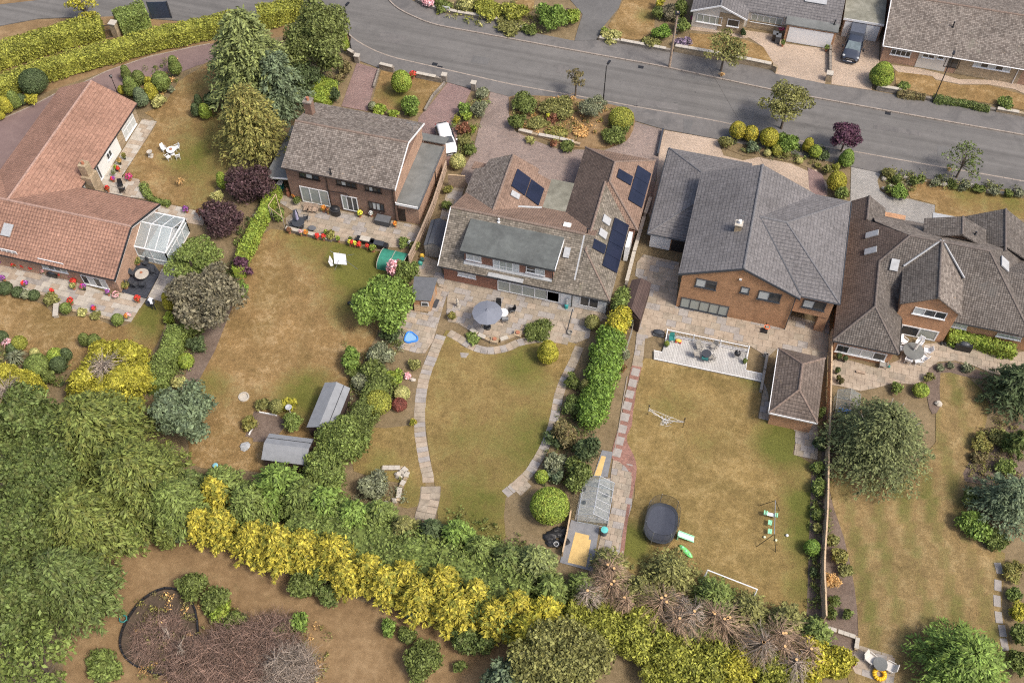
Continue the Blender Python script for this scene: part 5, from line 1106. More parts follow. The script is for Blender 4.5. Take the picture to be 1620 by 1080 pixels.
def S(form,col,x,y,r,h,label,t='px',name=None,**k):return V(name or ('clipped_shrub' if form in ('ball','egg') else 'shrub'),'shrub',t,x,y,r,h,form,col,label,**k)
exec_list=None
# --- hedges along the side road and the red drive
hedge('hedge',pl('a1',(-160,345),(0,290),(200,225),(420,160),(620,120),z=2.1),2.3,2.1,'ygreen','yellow-green hedge along the side road, far side of the gate',(.24,.16),.18)
hedge('hedge',pl('a1',(700,95),(800,60),(900,30),z=2.3),2.4,2.3,'mid','short tall hedge between stone gate pier and the blue-grey gate',(.24,.16),.2)
hedge('hedge',pl('a1',(-160,545),(0,490),(240,395),(600,292),(1000,185),(1390,100),(1500,75),z=1.9),1.9,1.9,'ygreen','long yellow-green hedge running beside the red tarmac drive',(.24,.16),.15)
hedge('hedge',pl('b1',(20,60),(180,30),(330,-10),z=2.0),2.2,2.0,'ygreen','yellow-green hedge at the road corner behind the tall trees',(.24,.16),.2)
for a in (('ball','dk',53,130,22,2.8,'large dark green clipped ball at the end of the long hedge'),('egg','gold',8,166,11,2.2,'golden clipped cone in the bed beside the red drive'),('egg','mid',22,158,10,2.4,'green clipped cone between golden cone and dark ball'),
          ('ball','dk',34,158,8,1.5,'small dark clipped shrub under the large dark ball'),('bush','gold',49,157,12,1.2,'low golden spreading shrub at the edge of the red drive'),('ball','gold',1,183,7,1.0,'small golden shrub at the left end of the drive bed'),
          ('egg','mid',276,104,10,2.7,'lone green clipped cone at the lawn edge by the red drive'),('egg','green',199,116,8,2.2,'slim green cone at the back of the topiary group'),('egg','mid',206,137,12,2.6,'broad green cone in the middle of the topiary group'),
          ('ball','green',219,124,10,2.0,'green clipped dome behind the yellow topiary egg'),('egg','blue',222,154,11.5,2.6,'blue-green clipped egg nearest the bungalow gable'),('ball','gold',193,143,6.5,1.2,'small golden shrub beside the black lamp post'),
          ('egg','gold',238,145,11,2.3,'yellow clipped egg in the topiary group'),('ball','mid',255,130,14,2.6,'big round green topiary at the lawn side of the group'),('bush','pale',248,162,12,1.0,'low pale yellow shrub in front of the topiary group'),
          ('bush','sage',270,141,7,.8,'small grey-green shrub beside the big round topiary'),('bush','gold',235,127,8,1.2,'small golden bush tucked between topiary domes'),('egg','lime',324,176,10,2.0,'lime green clipped egg on the lawn by the conifers'),
          ('egg','dk',309,174,7.5,1.8,'dark clipped cone beside the lime green egg'),('egg','dk',313,158,6.5,1.5,'small dark cone behind the lime green egg'),('bush','dk',335,157,13,1.7,'dark loose bush behind the lime egg by the conifers')):S(*a)
V('cedar','conifer','px',394,98,70,11.5,'frond','cedar','tall feathery pale green conifer beside the bungalow lawn',lumps=300,leaf=(.6,.2),trunk=.5)
V('conifer','conifer','px',503,68,54,9.8,'tree','thuja','tall dense dark conifer at the road corner by the street lamp',lumps=30,leaf=(.34,.2),trunk=.4)
V('conifer','conifer','px',442,138,46,8.5,'frond','blue','blue-green conifer between the feathery conifer and the house chimney',lumps=150,trunk=.4)
V('conifer','conifer','px',395,196,56,9.0,'frond','goldbrown','golden olive conifer between the lawn and the detached house',lumps=190,leaf=(.45,.17),trunk=.4)
V('tree','tree','px',478,122,34,5.5,'tree','dk','dark leafy tree at the head of the pink drive',lumps=16,trunk=.5)
hedge('hedge',pl('b1',(365,600),(415,530),(460,470),z=1.7),2.4,1.7,'lime','lime green hedge block beside the pink drive',(.22,.14))
for a in (('bush','dk',527,149,14,1.9,'dark bush between lime hedge and the pink drive'),('bush','brownleaf',546,107,12,2.0,'brown-leaved bush by the stub of stone wall'),('egg','lime',545,66,7,3.0,'tall narrow lime conifer against the dark conifer at the corner'),('bush','brownleaf',538,122,9,1.2,'low brown shrub under the brown-leaved bush'),
          ('bush','purple',396,290,42,3.4,'large dark purple bush at the corner of the bungalow lawn','px'),('bush','purple',352,349,35,2.8,'rounded dark purple bush by the end of the paved path'),('egg','lime',351,286,9,2.4,'narrow lime shrub beside the large purple bush'),('bush','pale',345,311,10,1.6,'pale variegated bush below the narrow lime shrub')):S(*a[:7])
hedge('hedge',pxl((433,292),(420,322),(400,362),(383,395),(374,425),z=1.5),1.1,1.5,'lime','narrow lime hedge between bungalow and detached house gardens',(.2,.13))
V('apple_tree','tree','px',310,410,50,4.6,'airy','mid','spreading green tree with pale limbs beside the conservatory',trunk=1.2,lumps=30,dens=2.6)
V('tree','tree','px',328,470,62,5.4,'tree','greyp','grey-brown leaved tree between the two gardens',trunk=1.0,lumps=30)
for a in (('bush','plum',383,422,15,2.2,'small dark purple shrub at the corner of the scorched lawn'),('bush','laurel',382,456,15,2.0,'fresh green bush below the small purple shrub'),('egg','gold',265,478,8,2.8,'golden column shrub behind the person on the terrace'),('bush','lime',268,503,10,1.6,'lime shrub below the golden column by the terrace'),
          ('bush','dk',311,545,15,1.6,'dark bush at the top of the scorched lawn border'),('ball','lime',294,571,13,1.4,'rounded lime shrub beside the mulch border'),('bush','pale',283,606,13,1.2,'pale wispy shrub at the lawn corner near the yellow conifer'),('bush','green',300,520,18,2.2,'green bush under the grey-brown tree')):S(*a)
hedge('hedge',pxl((278,512),(268,545),(250,580),(238,610),z=2.0),1.7,2.0,'mid','green clipped hedge on the edge of the bungalow rear lawn',(.2,.13),.2)
for i,a in enumerate((('ball','dk',8,456,12,1.1,'dark mound shrub at the left edge of the terrace'),('ball','dk',28,462,9.5,1.0,'dark mound beside the silver shrub on the terrace edge'),('bush','sage',40,466,9,1.0,'silvery shrub between two dark mounds by the terrace'),('ball','dk',54,467,9,1.0,'dark mound shrub to the right of the silvery one'),
          ('bush','olive',80,474,14,1.3,'olive spreading shrub beside the garden bench'),('ball','mid',104,488,9,1.3,'green clipped ball at the terrace edge near the bench'),('ball','mid',186,506,9.5,1.3,'green clipped ball at the far corner of the terrace'),('bush','pale',130,495,9,.5,'low dry edging plants along the terrace wall'),('bush','olive',152,499,10,.5,'low straggly edging plants by the corner ball'),
          ('ball','dk',4,533,9,1.4,'dark clipped ball at the left edge above the pink spiky plant'),('ball','ygreen',31,543,12,1.5,'yellow-green clipped ball in the rear lawn bed'),('ball','dk',20,552,9,1.2,'dark clipped ball beside the spiky palm'),('ball','mid',58,578,20,1.8,'big green dome shrub in the rear lawn bed'),
          ('ball','pale',55,559,8,1.2,'pale small ball above the big green dome'),('ball','lime',88,563,13,1.6,'lime clipped ball next to the dark pair'),('ball','dk',105,561,9,1.6,'dark ball behind the lime clipped ball'),('ball','dk',93,577,14,1.6,'dark rounded shrub in front of the lime ball'),('ball','green',134,538,9,1.7,'left one of the two green balls on the rear lawn'),
          ('ball','green',149,540,11,1.6,'right one of the two green balls on the rear lawn'),('bush','gold',50,598,18,1.6,'golden bush below the big green dome'),('bush','green',75,596,14,1.8,'green shrub between golden bush and yellow conifer'))):S(*a)
spiky('cabbage_palm','plant','px',27,568,22,1.5,'sage','green spiky palm in the rear lawn bed',90,.09);spiky('phormium','plant','px',12,543,12,1.1,'pinkfl','pink striped spiky plant at the left edge',50);spiky('phormium','plant','a2',1108,110,40,1.1,'dry','orange spiky plant alone on the bungalow lawn',70,.08)
# --- yellow conifers with dead tops
def ringconifer(x,y,r,h,dx,dy,dr,label):
    VS[0]+=1;rng=np.random.default_rng(VS[0]);c=P('px',x,y,h*.5);R_=r*mpp('px',x,y,h*.5);q=P('px',x+dx,y+dy,h*.9);base=(c[0],c[1],0)
    root=thing('golden_conifer',base,label,'conifer','golden conifers with dead tops');lm=[]
    for k in range(34):
        a=rng.random()*6.28;u=rng.random();z=h*(.15+.68*u);rr=R_*(.82-.32*u);px_,py_=c[0]+math.cos(a)*rr,c[1]+math.sin(a)*rr
        if u>.75 and math.hypot(px_-q[0],py_-q[1])<dr*.02*2.2:continue
        lm.append((px_,py_,z,R_*.26,R_*.26,h*.13))
    lm.append((c[0],c[1],h*.35,R_*.8,R_*.8,h*.38));p,nn=leafpts(rng,lm,14000,.25)
    me=leafmesh('crown',rng,p,nn,.34,.17,base,L_['gold'],flop=.7,out=.8,core=[(l[0],l[1],l[2],l[3]*.8,l[4]*.8,l[5]*.8) for l in lm]);addmesh('crown',me,base,root)
    mb=MB();rr=random.Random(VS[0]);m_=dr*mpp('px',x,y,h)
    twigs(mb,rr,(q[0],q[1],h*.62),m_,h*.5,150,.03,.5,.5,3);mb.build('dead_top',M['greytwig'],root,uv=False);MB().tube((c[0],c[1],0),(c[0],c[1],h*.7),.22,.1,8).build('trunk',M['bark'],root,uv=False)
ringconifer(174,592,73,5.0,-14,-16,33,'broad golden conifer with grey dead top below the bungalow lawn');ringconifer(10,618,50,5.0,-2,-4,26,'golden conifer with dead top at the left edge')
# --- big trees at the left
for i,(x,y,r,h,col,form,label,n) in enumerate((
    (40,668,62,7.5,'oak','tree','dark green tree under the left golden conifer',30),(285,655,55,4.8,'blue','tree','blue-green leafy tree at the left of the scorched lawn',28),
    (150,690,92,8.5,'beech','frond','wide yellow-olive tree with feathery sprays in the left wood',46),(215,760,80,8.0,'beech','frond','olive feathery tree beside the scorched lawn corner',40),(70,760,75,8.0,'oak','tree','green tree below the wide yellow-olive one',34),
    (130,830,75,8.5,'beech','frond','olive green tree in the middle of the left wood',38),(35,850,75,9.0,'oak','tree','dense green tree at the left edge of the wood',34),(280,800,48,6.0,'mid','frond','green feathery tree at the end of the yellow conifer row',26),
    (110,925,68,8.5,'oak','frond','green drooping tree above the paddock corner',34),(25,960,66,9.0,'oak','tree','broad green tree low at the left edge',32),(60,1050,72,8.0,'mid','airy','thin-leaved tree with bare twigs in the bottom left corner',34),(190,880,0,0,'','','',0))):
    if r:V('tree','tree','px',x,y,r,h,form,col,label,lumps=250 if form=='frond' else n,leaf=(.5,.17) if form=='frond' else (.4,.22),trunk=1.5,dens=1.1)
for a in (('bush','oak',160,955,26,3.0,'dark bush at the edge of the paddock under the wood'),('bush','mid',205,845,30,3.5,'green bush at the foot of the feathery trees'),('bush','mid',160,1055,28,1.2,'low scrub at the bottom of the paddock'),('bush','beech',258,845,26,3.0,'olive bush beside the first yellow conifer'),('bush','blue',285,838,18,2.5,'blue-green bush touching the first yellow conifer')):S(*a)
# --- the big screen: clipped green hedge with yellow conifers in front
hedge('screen_hedge',pxl((470,800),(530,835),(600,868),(680,895),(760,922),(830,950),z=3.0),4.8,3.0,'mid','broad flat-topped green hedge behind the yellow conifers',(.3,.18),.4,1.3,.7)
yl=((345,785,24,4.6),(322,832,25,4.2),(352,838,26,4.2),(402,855,28,4.2),(440,868,30,4.4),(482,868,27,4.4),(525,880,28,4.2),(545,915,28,4.0),(580,905,30,4.2),(615,925,28,4.0),(645,912,26,4.2),(668,945,30,4.0),(700,925,27,4.4),(720,962,30,4.0),(752,945,26,4.2),(782,975,30,4.2),(812,965,28,4.2),(835,1000,32,4.0),(865,975,26,3.8))
nth='first second third fourth fifth sixth seventh eighth ninth tenth eleventh twelfth thirteenth fourteenth fifteenth sixteenth seventeenth eighteenth nineteenth'.split()
for i,(x,y,r,h) in enumerate(yl):V('golden_conifer','conifer','px',x+(i*37%9-4),y+(i*53%7-3),r*(1.0+.6*((i*29%7)/7)),h*(1.0+.18*((i*17%5)/5)),'frond','yellow' if i<17 else 'goldtip','bright yellow conifer, %s along the screen from the wood'%nth[i],leaf=(.38,.16),lumps=130,group='yellow conifers along the screen',lean=.22,dens=1.5)
for x,y,r,h,col,label in ((395,800,42,4.2,'mid','green feathery conifer behind the tall first yellow conifer'),(440,770,45,4.4,'laurel','fresh green feathery conifer below the grey shed roofs'),(480,790,40,4.2,'mid','green conifer in the screen below the second shed'),(515,800,36,4.4,'laurel','green plumed conifer behind the flat-topped hedge'),
    (560,820,32,4.4,'laurel','feathery conifer left of the rockery stones'),(600,818,28,4.0,'mid','feathery conifer above the flat hedge near the rockery'),(640,840,26,3.6,'olive','brown-tipped conifer beside the stone steps'),(683,845,26,3.4,'dk','dark conifer at the foot of the stone steps'),(722,850,30,3.8,'laurel','light green conifer below the oval lawn'),
    (760,875,32,3.8,'mid','green conifer at the bottom of the oval lawn'),(800,890,34,4.0,'oak','dark green conifer below the bare earth corner'),(845,895,36,4.2,'cedar','soft green conifer beside the slab base'),(870,935,32,4.0,'mid','green conifer between yellow row and topped conifers'),(350,765,34,3.6,'mid','green conifer at the bottom of the scorched lawn'),(300,770,30,3.8,'oak','green conifer between wood and screen hedge')):
    V('conifer','conifer','px',x,y,r*1.1,h,'frond',col,label,leaf=(.42,.16),lumps=110)
for a in (('bush','green',478,925,26,2.4,'green bush spilling below the yellow conifers'),('bush','oak',520,938,24,2.0,'dark bush at the foot of the yellow conifers'),('bush','blue',652,965,16,2.2,'blue-green bush below the yellow row'),('bush','mid',505,905,24,2.6,'green shrub showing between yellow conifers'),
          ('bush','laurel',615,992,17,1.6,'small green bush alone on the paddock'),('bush','green',644,1007,14,1.4,'small bush touching the large one on the paddock'),('bush','green',670,1040,38,2.4,'large dark green bush on the paddock'),('bush','oak',735,1012,26,2.2,'bushy tree below the end of the yellow row'),('bush','oak',768,1020,18,2.0,'dark bush right of the bushy tree on the paddock'),('bush','green',726,1052,11,1.0,'low bush under the bushy tree'),
          ('bush','green',303,928,34,2.0,'green bush growing over the round pond'),('bush','green',335,950,26,2.0,'green bush right of the round pond'),('bush','lime',352,968,22,1.6,'lime shrub beside the round pond'),('bush','green',372,980,20,1.8,'dark green shrub right of the lime one by the pond'),('bush','laurel',470,988,18,1.8,'green bush at the edge of the dead brush'),('bush','mid',445,1000,14,1.5,'small green bush inside the dead brush')):S(*a)
V('tree','tree','px',888,1055,82,6.5,'tree','olive','large grey-green tree at the bottom middle',lumps=44,trunk=1.5,leaf=(.32,.2))
V('tree','tree','px',810,1075,50,5.0,'tree','blue','blue-green tree at the bottom edge beside the grey-green one',lumps=24,trunk=1)
# dead brown thicket
def brush(x,y,r,h,n,label,mat='deadtwig',name='dead_thicket'):
    VS[0]+=1;rng=random.Random(VS[0]);c=P('px',x,y,h*.4);R_=r*mpp('px',x,y,h*.4);mb=MB()
    for i in range(n):
        a=rng.random()*6.28;e=math.sqrt(rng.random());bx_,by_=c[0]+math.cos(a)*R_*e,c[1]+math.sin(a)*R_*e
        for k in range(7):
            a2=rng.random()*6.28;L=rng.uniform(.3,1.1);z0=h*rng.uniform(.05,.7)*(1.15-e*.6)
            mb.tube((bx_,by_,z0),(bx_+math.cos(a2)*L,by_+math.sin(a2)*L,z0+rng.uniform(.1,.6)*h*.5),.015,.006,3,False)
    return mb.build(name,M[mat],uv=False,org=(c[0],c[1],0),label=label,cat='shrub')
for x_,y_,r_,h_,n_,m_,l_ in ((310,1050,48,2.2,420,'deadtwig','brown dead brush below the round pond'),(370,1030,52,2.8,480,'deadtwig','tall dead brush right of the round pond'),(425,1015,48,2.6,420,'deadtwig','brown dead brush with green shoots'),(455,1060,46,2.8,420,'greytwig','grey dead brush at the bottom edge'),(395,1070,50,2.4,420,'deadtwig','dead brush in the middle of the bottom edge')):brush(x_,y_,r_,h_,n_,l_,m_)
brush(250,1010,42,1.2,260,'dry stalks growing in the round pond','deadtwig','dry_reeds')
def bare(x,y,r,h,label,n=40,mat='birch'):
    VS[0]+=1;rng=random.Random(VS[0]);c=P('px',x,y,h*.5);mb=MB();R_=r*mpp('px',x,y,h*.5)
    mb.tube((c[0],c[1],0),(c[0]+.1,c[1],h),.05,.015,5);twigs(mb,rng,(c[0],c[1],h*.35),R_,h*.6,n,.022,.6,.9,2);return mb.build('bare_sapling',M[mat],uv=False,org=(c[0],c[1],0),label=label,cat='tree')
bare(265,1005,14,2.6,'thin grey bare sapling beside the pond',16,'greytwig');bare(290,1030,16,2.8,'bare sapling standing in the dead thicket',18,'greytwig');bare(440,1050,30,3.2,'pale bare stems rising from the dead thicket',34,'greytwig')
# --- topped conifers with radiating bare branches
for i,(t,x,y,r,st) in enumerate((('c4',497,537,95,1),('c4',655,480,130,2),('c4',720,580,95,1),('c4',970,590,175,3),('c4',1145,662,120,1),('c4',1055,705,110,1),('c4',1270,670,150,2),('c4',1330,715,150,4),('c4',1565,850,130,1),('d4',20,850,120,1),('d4',130,790,130,2),('d4',150,875,100,1),('d4',220,955,110,1),('d4',310,890,110,1),('c4',640,390,90,2))):
    cutconifer(t,x,y,r,3.6,'topped conifer with fan of bare branches, %s from the slab base'%nth[i],110,st,'twig' if i%4 else 'greytwig')
for x,y,r,h,col,label,form in ((915,985,36,3.0,'ygreen','yellow-green conifer left of the topped row','fine'),(960,1000,42,3.2,'ygreen','yellow-green conifer below the first topped ones','fine'),(1010,1010,42,3.2,'ygreen','yellow-green conifer below the widest fan of branches','fine'),(1060,1045,44,3.2,'ygreen','leafy yellow-green conifer at the bottom edge, middle','fine'),(1120,1050,42,3.2,'ygreen','leafy yellow-green conifer right of the middle at the bottom','fine'),
    (1165,1060,40,3.0,'gold','golden-green conifer at the bottom under the topped row','fine'),(1225,1062,42,3.0,'ygreen','conifer at the bottom between topped stems','fine'),(1285,1045,36,3.0,'goldtip','golden conifer beside the bottom corner patio','fine'),(1325,1050,26,2.6,'gold','golden conifer touching the bottom corner patio','fine'),(965,893,30,2.8,'olive','green tuft behind the first topped conifers','spray'),(920,930,28,3.0,'mid','green conifer left of the first topped one','spray'),
    (1060,905,42,2.6,'olive','soft green conifer top behind the wide fan of branches','spray'),(1010,940,36,2.4,'olive','green foliage between topped conifers','spray'),(1130,945,36,2.8,'mid','green conifer beside the white goal','spray'),(1185,965,32,2.4,'olive','green conifer below the white goal','spray'),(1245,985,34,2.6,'olive','green conifer at the lower end of the family lawn','spray'),(1290,1005,30,2.8,'mid','green conifer at the foot of the boundary fence','spray'),(1100,1000,40,2.2,'mid','green foliage under the topped conifers','spray'),(1200,1010,36,2.2,'olive','olive foliage among the topped stems','spray')):
    V('conifer','conifer','px',x,y,r*1.1,h,'frond' if form=='spray' else form,col,label,leaf=(.34,.16),lumps=90 if form=='spray' else 30)
# --- boundary of the scorched lawn and the oval garden
V('laurel_tree','tree','px',606,482,50,4.6,'tree','laurel','bushy bright green tree between scorched lawn and summerhouse',lumps=34,trunk=.6,leaf=(.36,.2),ry=1.05)
for a in (('bush','laurel',553,568,20,2.2,'green bush at the edge of the scorched lawn'),('bush','sage',600,562,22,2.0,'grey-green feathery bush under the bright tree'),('bush','sage',578,600,20,1.6,'grey-green bush above the long shed'),('bush','green',590,588,22,2.2,'dark bush between the two gardens'),('bush','dk',618,530,18,1.8,'dark bush below the bright green tree'),('bush','green',563,590,14,1.2,'small bush at the end of the long shed'),('bush','mid',640,430,22,2.6,'olive bush behind the summerhouse'),('bush','pinkfl',626,425,14,2.4,'hydrangea with faded pink heads beside the green netting'),
          ('ball','ygreen',598,637,21,2.2,'large yellow-green clipped ball left of the path'),('ball','pale',636,622,13,1.0,'low pale clipped cushion beside the red one'),('ball','red',632,640,12,1.1,'dark red clipped cushion next to the large ball'),('bush','lime',625,598,14,1.3,'bright lime bush above the clipped cushions'),('bush','olive',656,576,12,1.0,'olive bush beside the path by the blue paddling pool'),('bush','pinkfl',645,594,6,.8,'small pink flowering shrub by the path'),('bush','yellow',653,668,6,.8,'small yellow plant at the path edge'),
          ('egg','gold',867,556,17,2.7,'golden clipped egg on the oval lawn'),('bush','green',848,524,24,.8,'low green plants at the patio edge'),('ball','olive',937,510,12,1.5,'rounded olive shrub beside the tall bright hedge'),('bush','goldbrown',714,499,7,1.0,'orange-green shrub by the stone statue'),('bush','mid',750,535,14,.5,'low green edging along the curved path'),('bush','mid',545,702,48,3.8,'olive feathery bush beside the grey sheds','px'),('bush','sage',590,768,24,2.0,'grey-green bush by the rockery'),('bush','mid',460,668,17,1.8,'leafy bush between vegetable bed and long shed'),
          ('bush','gold',457,640,12,1.5,'golden shrub with cream centre by the vegetable bed'),('ball','olive',438,643,12,1.4,'olive round shrub by the vegetable bed'),('bush','olive',415,640,12,1.0,'thin dry shrub above the vegetable bed'),('bush','mid',508,742,38,3.6,'leafy bush overhanging the lower shed'),('bush','goldbrown',393,668,13,1.2,'scrubby bush left of the vegetable bed')):S(*a[:7])
hedge('hedge',pxl((606,590),(590,620),(572,655),(562,690),z=1.8),1.9,1.8,'green','green ivy-like hedge along the right side of the long shed',(.22,.14),.3)
def lumphedge(name,pts,width,h,col,label,leaf=(.27,.16),step=.75):
    VS[0]+=1;rng=np.random.default_rng(VS[0]);lm=[]
    for x,y,a in along(smooth(pts,False,5),step):
        for k in range(2):r_=width/2*rng.uniform(.62,.95);o_=rng.uniform(-.35,.35)*width*.5;lm.append((x-math.sin(a)*o_,y+math.cos(a)*o_,h*rng.uniform(.42,.62),r_,r_,h*rng.uniform(.36,.48)))
    m_=lm[len(lm)//2];base=(m_[0],m_[1],0.0);n=int(min(26000,1.0*surf(lm)*.45/(leaf[0]*leaf[1]*.5)));p,nn=leafpts(rng,lm,n,.22,-.5)
    return addmesh(name,leafmesh(name,rng,p,nn,leaf[0],leaf[1],base,L_[col],flop=.8,core=[(l[0],l[1],l[2],l[3]*.78,l[4]*.78,l[5]*.82) for l in lm]),base,label=label,cat='hedge')
lumphedge('tall_hedge',pxl((990,470),(982,498),z=1.3),2.2,2.4,'mid','fresh green top end of the tall hedge beside the brown lean-to');lumphedge('tall_hedge',pxl((980,500),(974,522),z=1.5),2.2,2.8,'goldtip','golden-tipped stretch of the tall hedge')
lumphedge('tall_hedge',pxl((968,532),(960,560),(952,595),(943,630),(934,672),z=1.4),2.9,2.8,'bright','tall bright green hedge between oval garden and family garden')
for a in (('bush','mid',985,480,16,2.2,'fresh green shrub at the top of the tall hedge'),('bush','laurel',945,560,20,2.4,'green bush swelling out of the tall hedge'),('bush','green',905,602,13,1.4,'green shrub beside the curved path under the tall hedge'),('egg','olive',926,610,10,1.8,'narrow olive shrub against the tall hedge'),('bush','oak',908,640,20,1.6,'dark flowering bush between path and tall hedge'),('bush','brownleaf',890,682,22,2.2,'bronze-tipped bush beside the curved path'),('bush','dk',930,712,26,3.2,'tall dark shrub at the lower end of the bright hedge'),
          ('bush','green',915,748,24,2.8,'green shrub below the tall dark one'),('bush','sage',876,733,18,1.8,'variegated pale shrub beside the curved path'),('bush','blue',880,752,14,1.4,'blue-green small shrub under the variegated one'),('ball','lime',857,754,11,1.2,'lime and rust clipped ball near the path end'),('ball','lime',870,800,31,2.6,'largest lime clipped ball beside the greenhouse'),('bush','sage',996,508,11,1.8,'climber on the trellis behind the tall hedge'),('bush','sage',988,560,9,1.6,'climber lower down the trellis'),('bush','dk',890,690,26,1.2,'dark low growth under the bronze bush')):S(*a)
# --- front gardens
V('tree','tree','px',912,124,21,3.6,'airy','brownleaf','small bronze street tree on the grass island',trunk=1.5,lumps=14,dens=1.5)
for a in (('bush','green',833,163,26,1.7,'green hedge-like bush at the left end of the front island'),('bush','olive',886,169,24,1.5,'olive bush along the road side of the front island'),('bush','green',816,191,14,1.6,'green bush at the left tip of the front island'),('fine','sage',938,169,22,2.4,'grey willow-like bush under the street lamp'),('ball','ygreen',983,187,20,2.0,'square clipped yellow-green bush at the right of the island'),('bush','green',972,214,20,1.4,'green bush at the right tip of the island'),('bush','olive',849,194,18,.8,'rusty heather patch in the front island'),
          ('bush','goldbrown',880,208,20,.5,'dry olive grasses in the middle of the island'),('bush','rust',875,186,12,.9,'rusty shrub behind the yellow flowers'),('bush','dry',920,205,18,.5,'straw coloured grasses on the island'),('bush','yelfl',867,184,5,.8,'yellow flowers on the island'),('bush','green',896,231,14,.8,'low green shrub by the island wall'),('bush','rust',876,227,7,.8,'small rusty shrub at the end of the island wall'),('bush','pale',839,221,8,.6,'pale tuft at the edge of the forecourt'),('bush','green',985,200,16,1.4,'green bush in front of the square clipped one'),
          ('ball','lime',635,131,16,3.0,'lime round tree on the small square lawn'),('bush','laurel',649,169,20,2.0,'bright green bush by the detached house front'),('bush','lime',600,174,13,1.0,'lime low bush against the detached house'),('ball','sage',589,168,7,1.0,'grey-green ball beside the low lime bush'),('bush','lime',622,180,8,.9,'small bush between the lime and the bright green one'),('fine','sage',759,172,14,2.2,'tall grey-green bush between the two drives'),('bush','sage',763,147,12,1.2,'grey low bush by the stone pillar'),('bush','laurel',735,172,12,1.6,'fresh green bush between the two drives'),
          ('bush','lime',738,184,10,1.0,'lime bush in the strip between drives'),('bush','rust',735,203,11,1.0,'rust-red bush in the strip between drives'),('bush','lime',748,205,7,1.0,'small lime shrub beside the rust-red bush'),('bush','olive',734,222,12,1.0,'olive grasses in the strip between drives'),('bush','green',745,236,13,1.2,'dark green bush at the end of the strip'),('ball','pale',724,256,13,1.6,'pale rounded bush beside the white car'),('bush','gold',722,190,6,.8,'small yellow shrub at the car drive edge'),('bush','green',1450,110,0,0,'')):
    if a[4]:S(*a)
for a in (('ball','yellow',1167,207,13,2.2,'leftmost golden ball in the street bed'),('ball','yellow',1188,212,12,2.0,'golden ball right of the leftmost one'),('ball','gold',1217,218,15,2.2,'golden ball before the large green bush'),('bush','laurel',1247,226,19,1.9,'large fresh green bush in the street bed'),('egg','gold',1279,229,9,1.8,'narrow golden shrub in the street bed'),('ball','lime',1290,240,10,1.5,'lime ball right of the narrow golden shrub'),('ball','ygreen',1230,238,9.5,1.2,'yellow-green small ball at the drive side'),('ball','olive',1244,243,7,.9,'small olive ball at the drive side'),
          ('ball','pale',1214,242,6,.8,'small pale ball under the golden one'),('bush','olive',1150,225,14,1.2,'olive spreading bush at the left of the street bed'),('bush','blue',1190,233,10,1.2,'blue-green bush under the golden balls'),('bush','dk',1303,245,14,.8,'low dark planting under the purple tree'),('ball','pale',1265,254,6,.6,'tiny pale yellow ball by the drive'),('egg','laurel',1340,250,12,2.2,'fresh green upright shrub below the purple tree'),('ball','gold',1324,288,15,2.4,'golden and green clipped ball by the grey drive'),('bush','mid',1334,305,15,1.5,'green bush in front of the golden-green ball'),('bush','olive',1310,268,9,1.0,'olive bush between the purple tree and the house'),('bush','ygreen',1322,265,8,1.0,'yellow-green shrub near the grey drive'),('bush','goldbrown',1294,262,6,.6,'small dry shrub in the street bed'),
          ('bush','olive',1407,275,12,1.2,'olive shrub at the left end of the rockery'),('bush','green',1420,284,11,1.1,'green shrub in the rockery'),('bush','laurel',1426,303,14,1.2,'bright green bush below the rockery'),('bush','mid',1407,300,9,.9,'low green shrub at the rockery foot'),('bush','green',1447,286,9,.9,'green tuft on the front wall nearest the rockery')):S(*a)
for k,(x,y,r) in enumerate(((1459,282,8),(1482,287,8),(1508,291,9),(1525,296,8),(1550,299,10),(1573,304,8),(1596,307,8),(1613,306,10))):S('bush','sage' if k%2 else 'green',x,y,r,.8,'wall shrub %s from the rockery along the front wall'%nth[k],group='shrubs along the front wall')
V('tree','tree','px',131,8,30,4.5,'airy','gold','thin yellow-leaved tree rising from the side road hedge',trunk=1.5,lumps=20,dens=1.2)
V('purple_tree','tree','px',1339,216,28,3.6,'tree','plum','dark purple leaved tree at the pavement edge',trunk=.9,lumps=18,leaf=(.26,.15))
V('tree','tree','px',1247,163,47,5.6,'airy','olive','airy olive green street tree beside the golden balls',trunk=1.6,lumps=30,dens=1.25);V('tree','tree','px',1148,76,39,5.0,'airy','olive','airy street tree across the road beside the telegraph pole',trunk=1.6,lumps=26,dens=1.25);V('tree','tree','px',1527,252,38,4.2,'airy','oak','sparse thin street tree near the right edge',trunk=1.2,lumps=18,dens=.7)
for x,y,lab in ((1142,119,'dry grass tuft at the foot of the street tree by the pole'),(1501,269,'dry orange grass at the foot of the sparse street tree'),(906,156,'dry tuft at the foot of the bronze street tree')):spiky('dry_grass','plant','px',x,y,7,.6,'dry',lab,40)
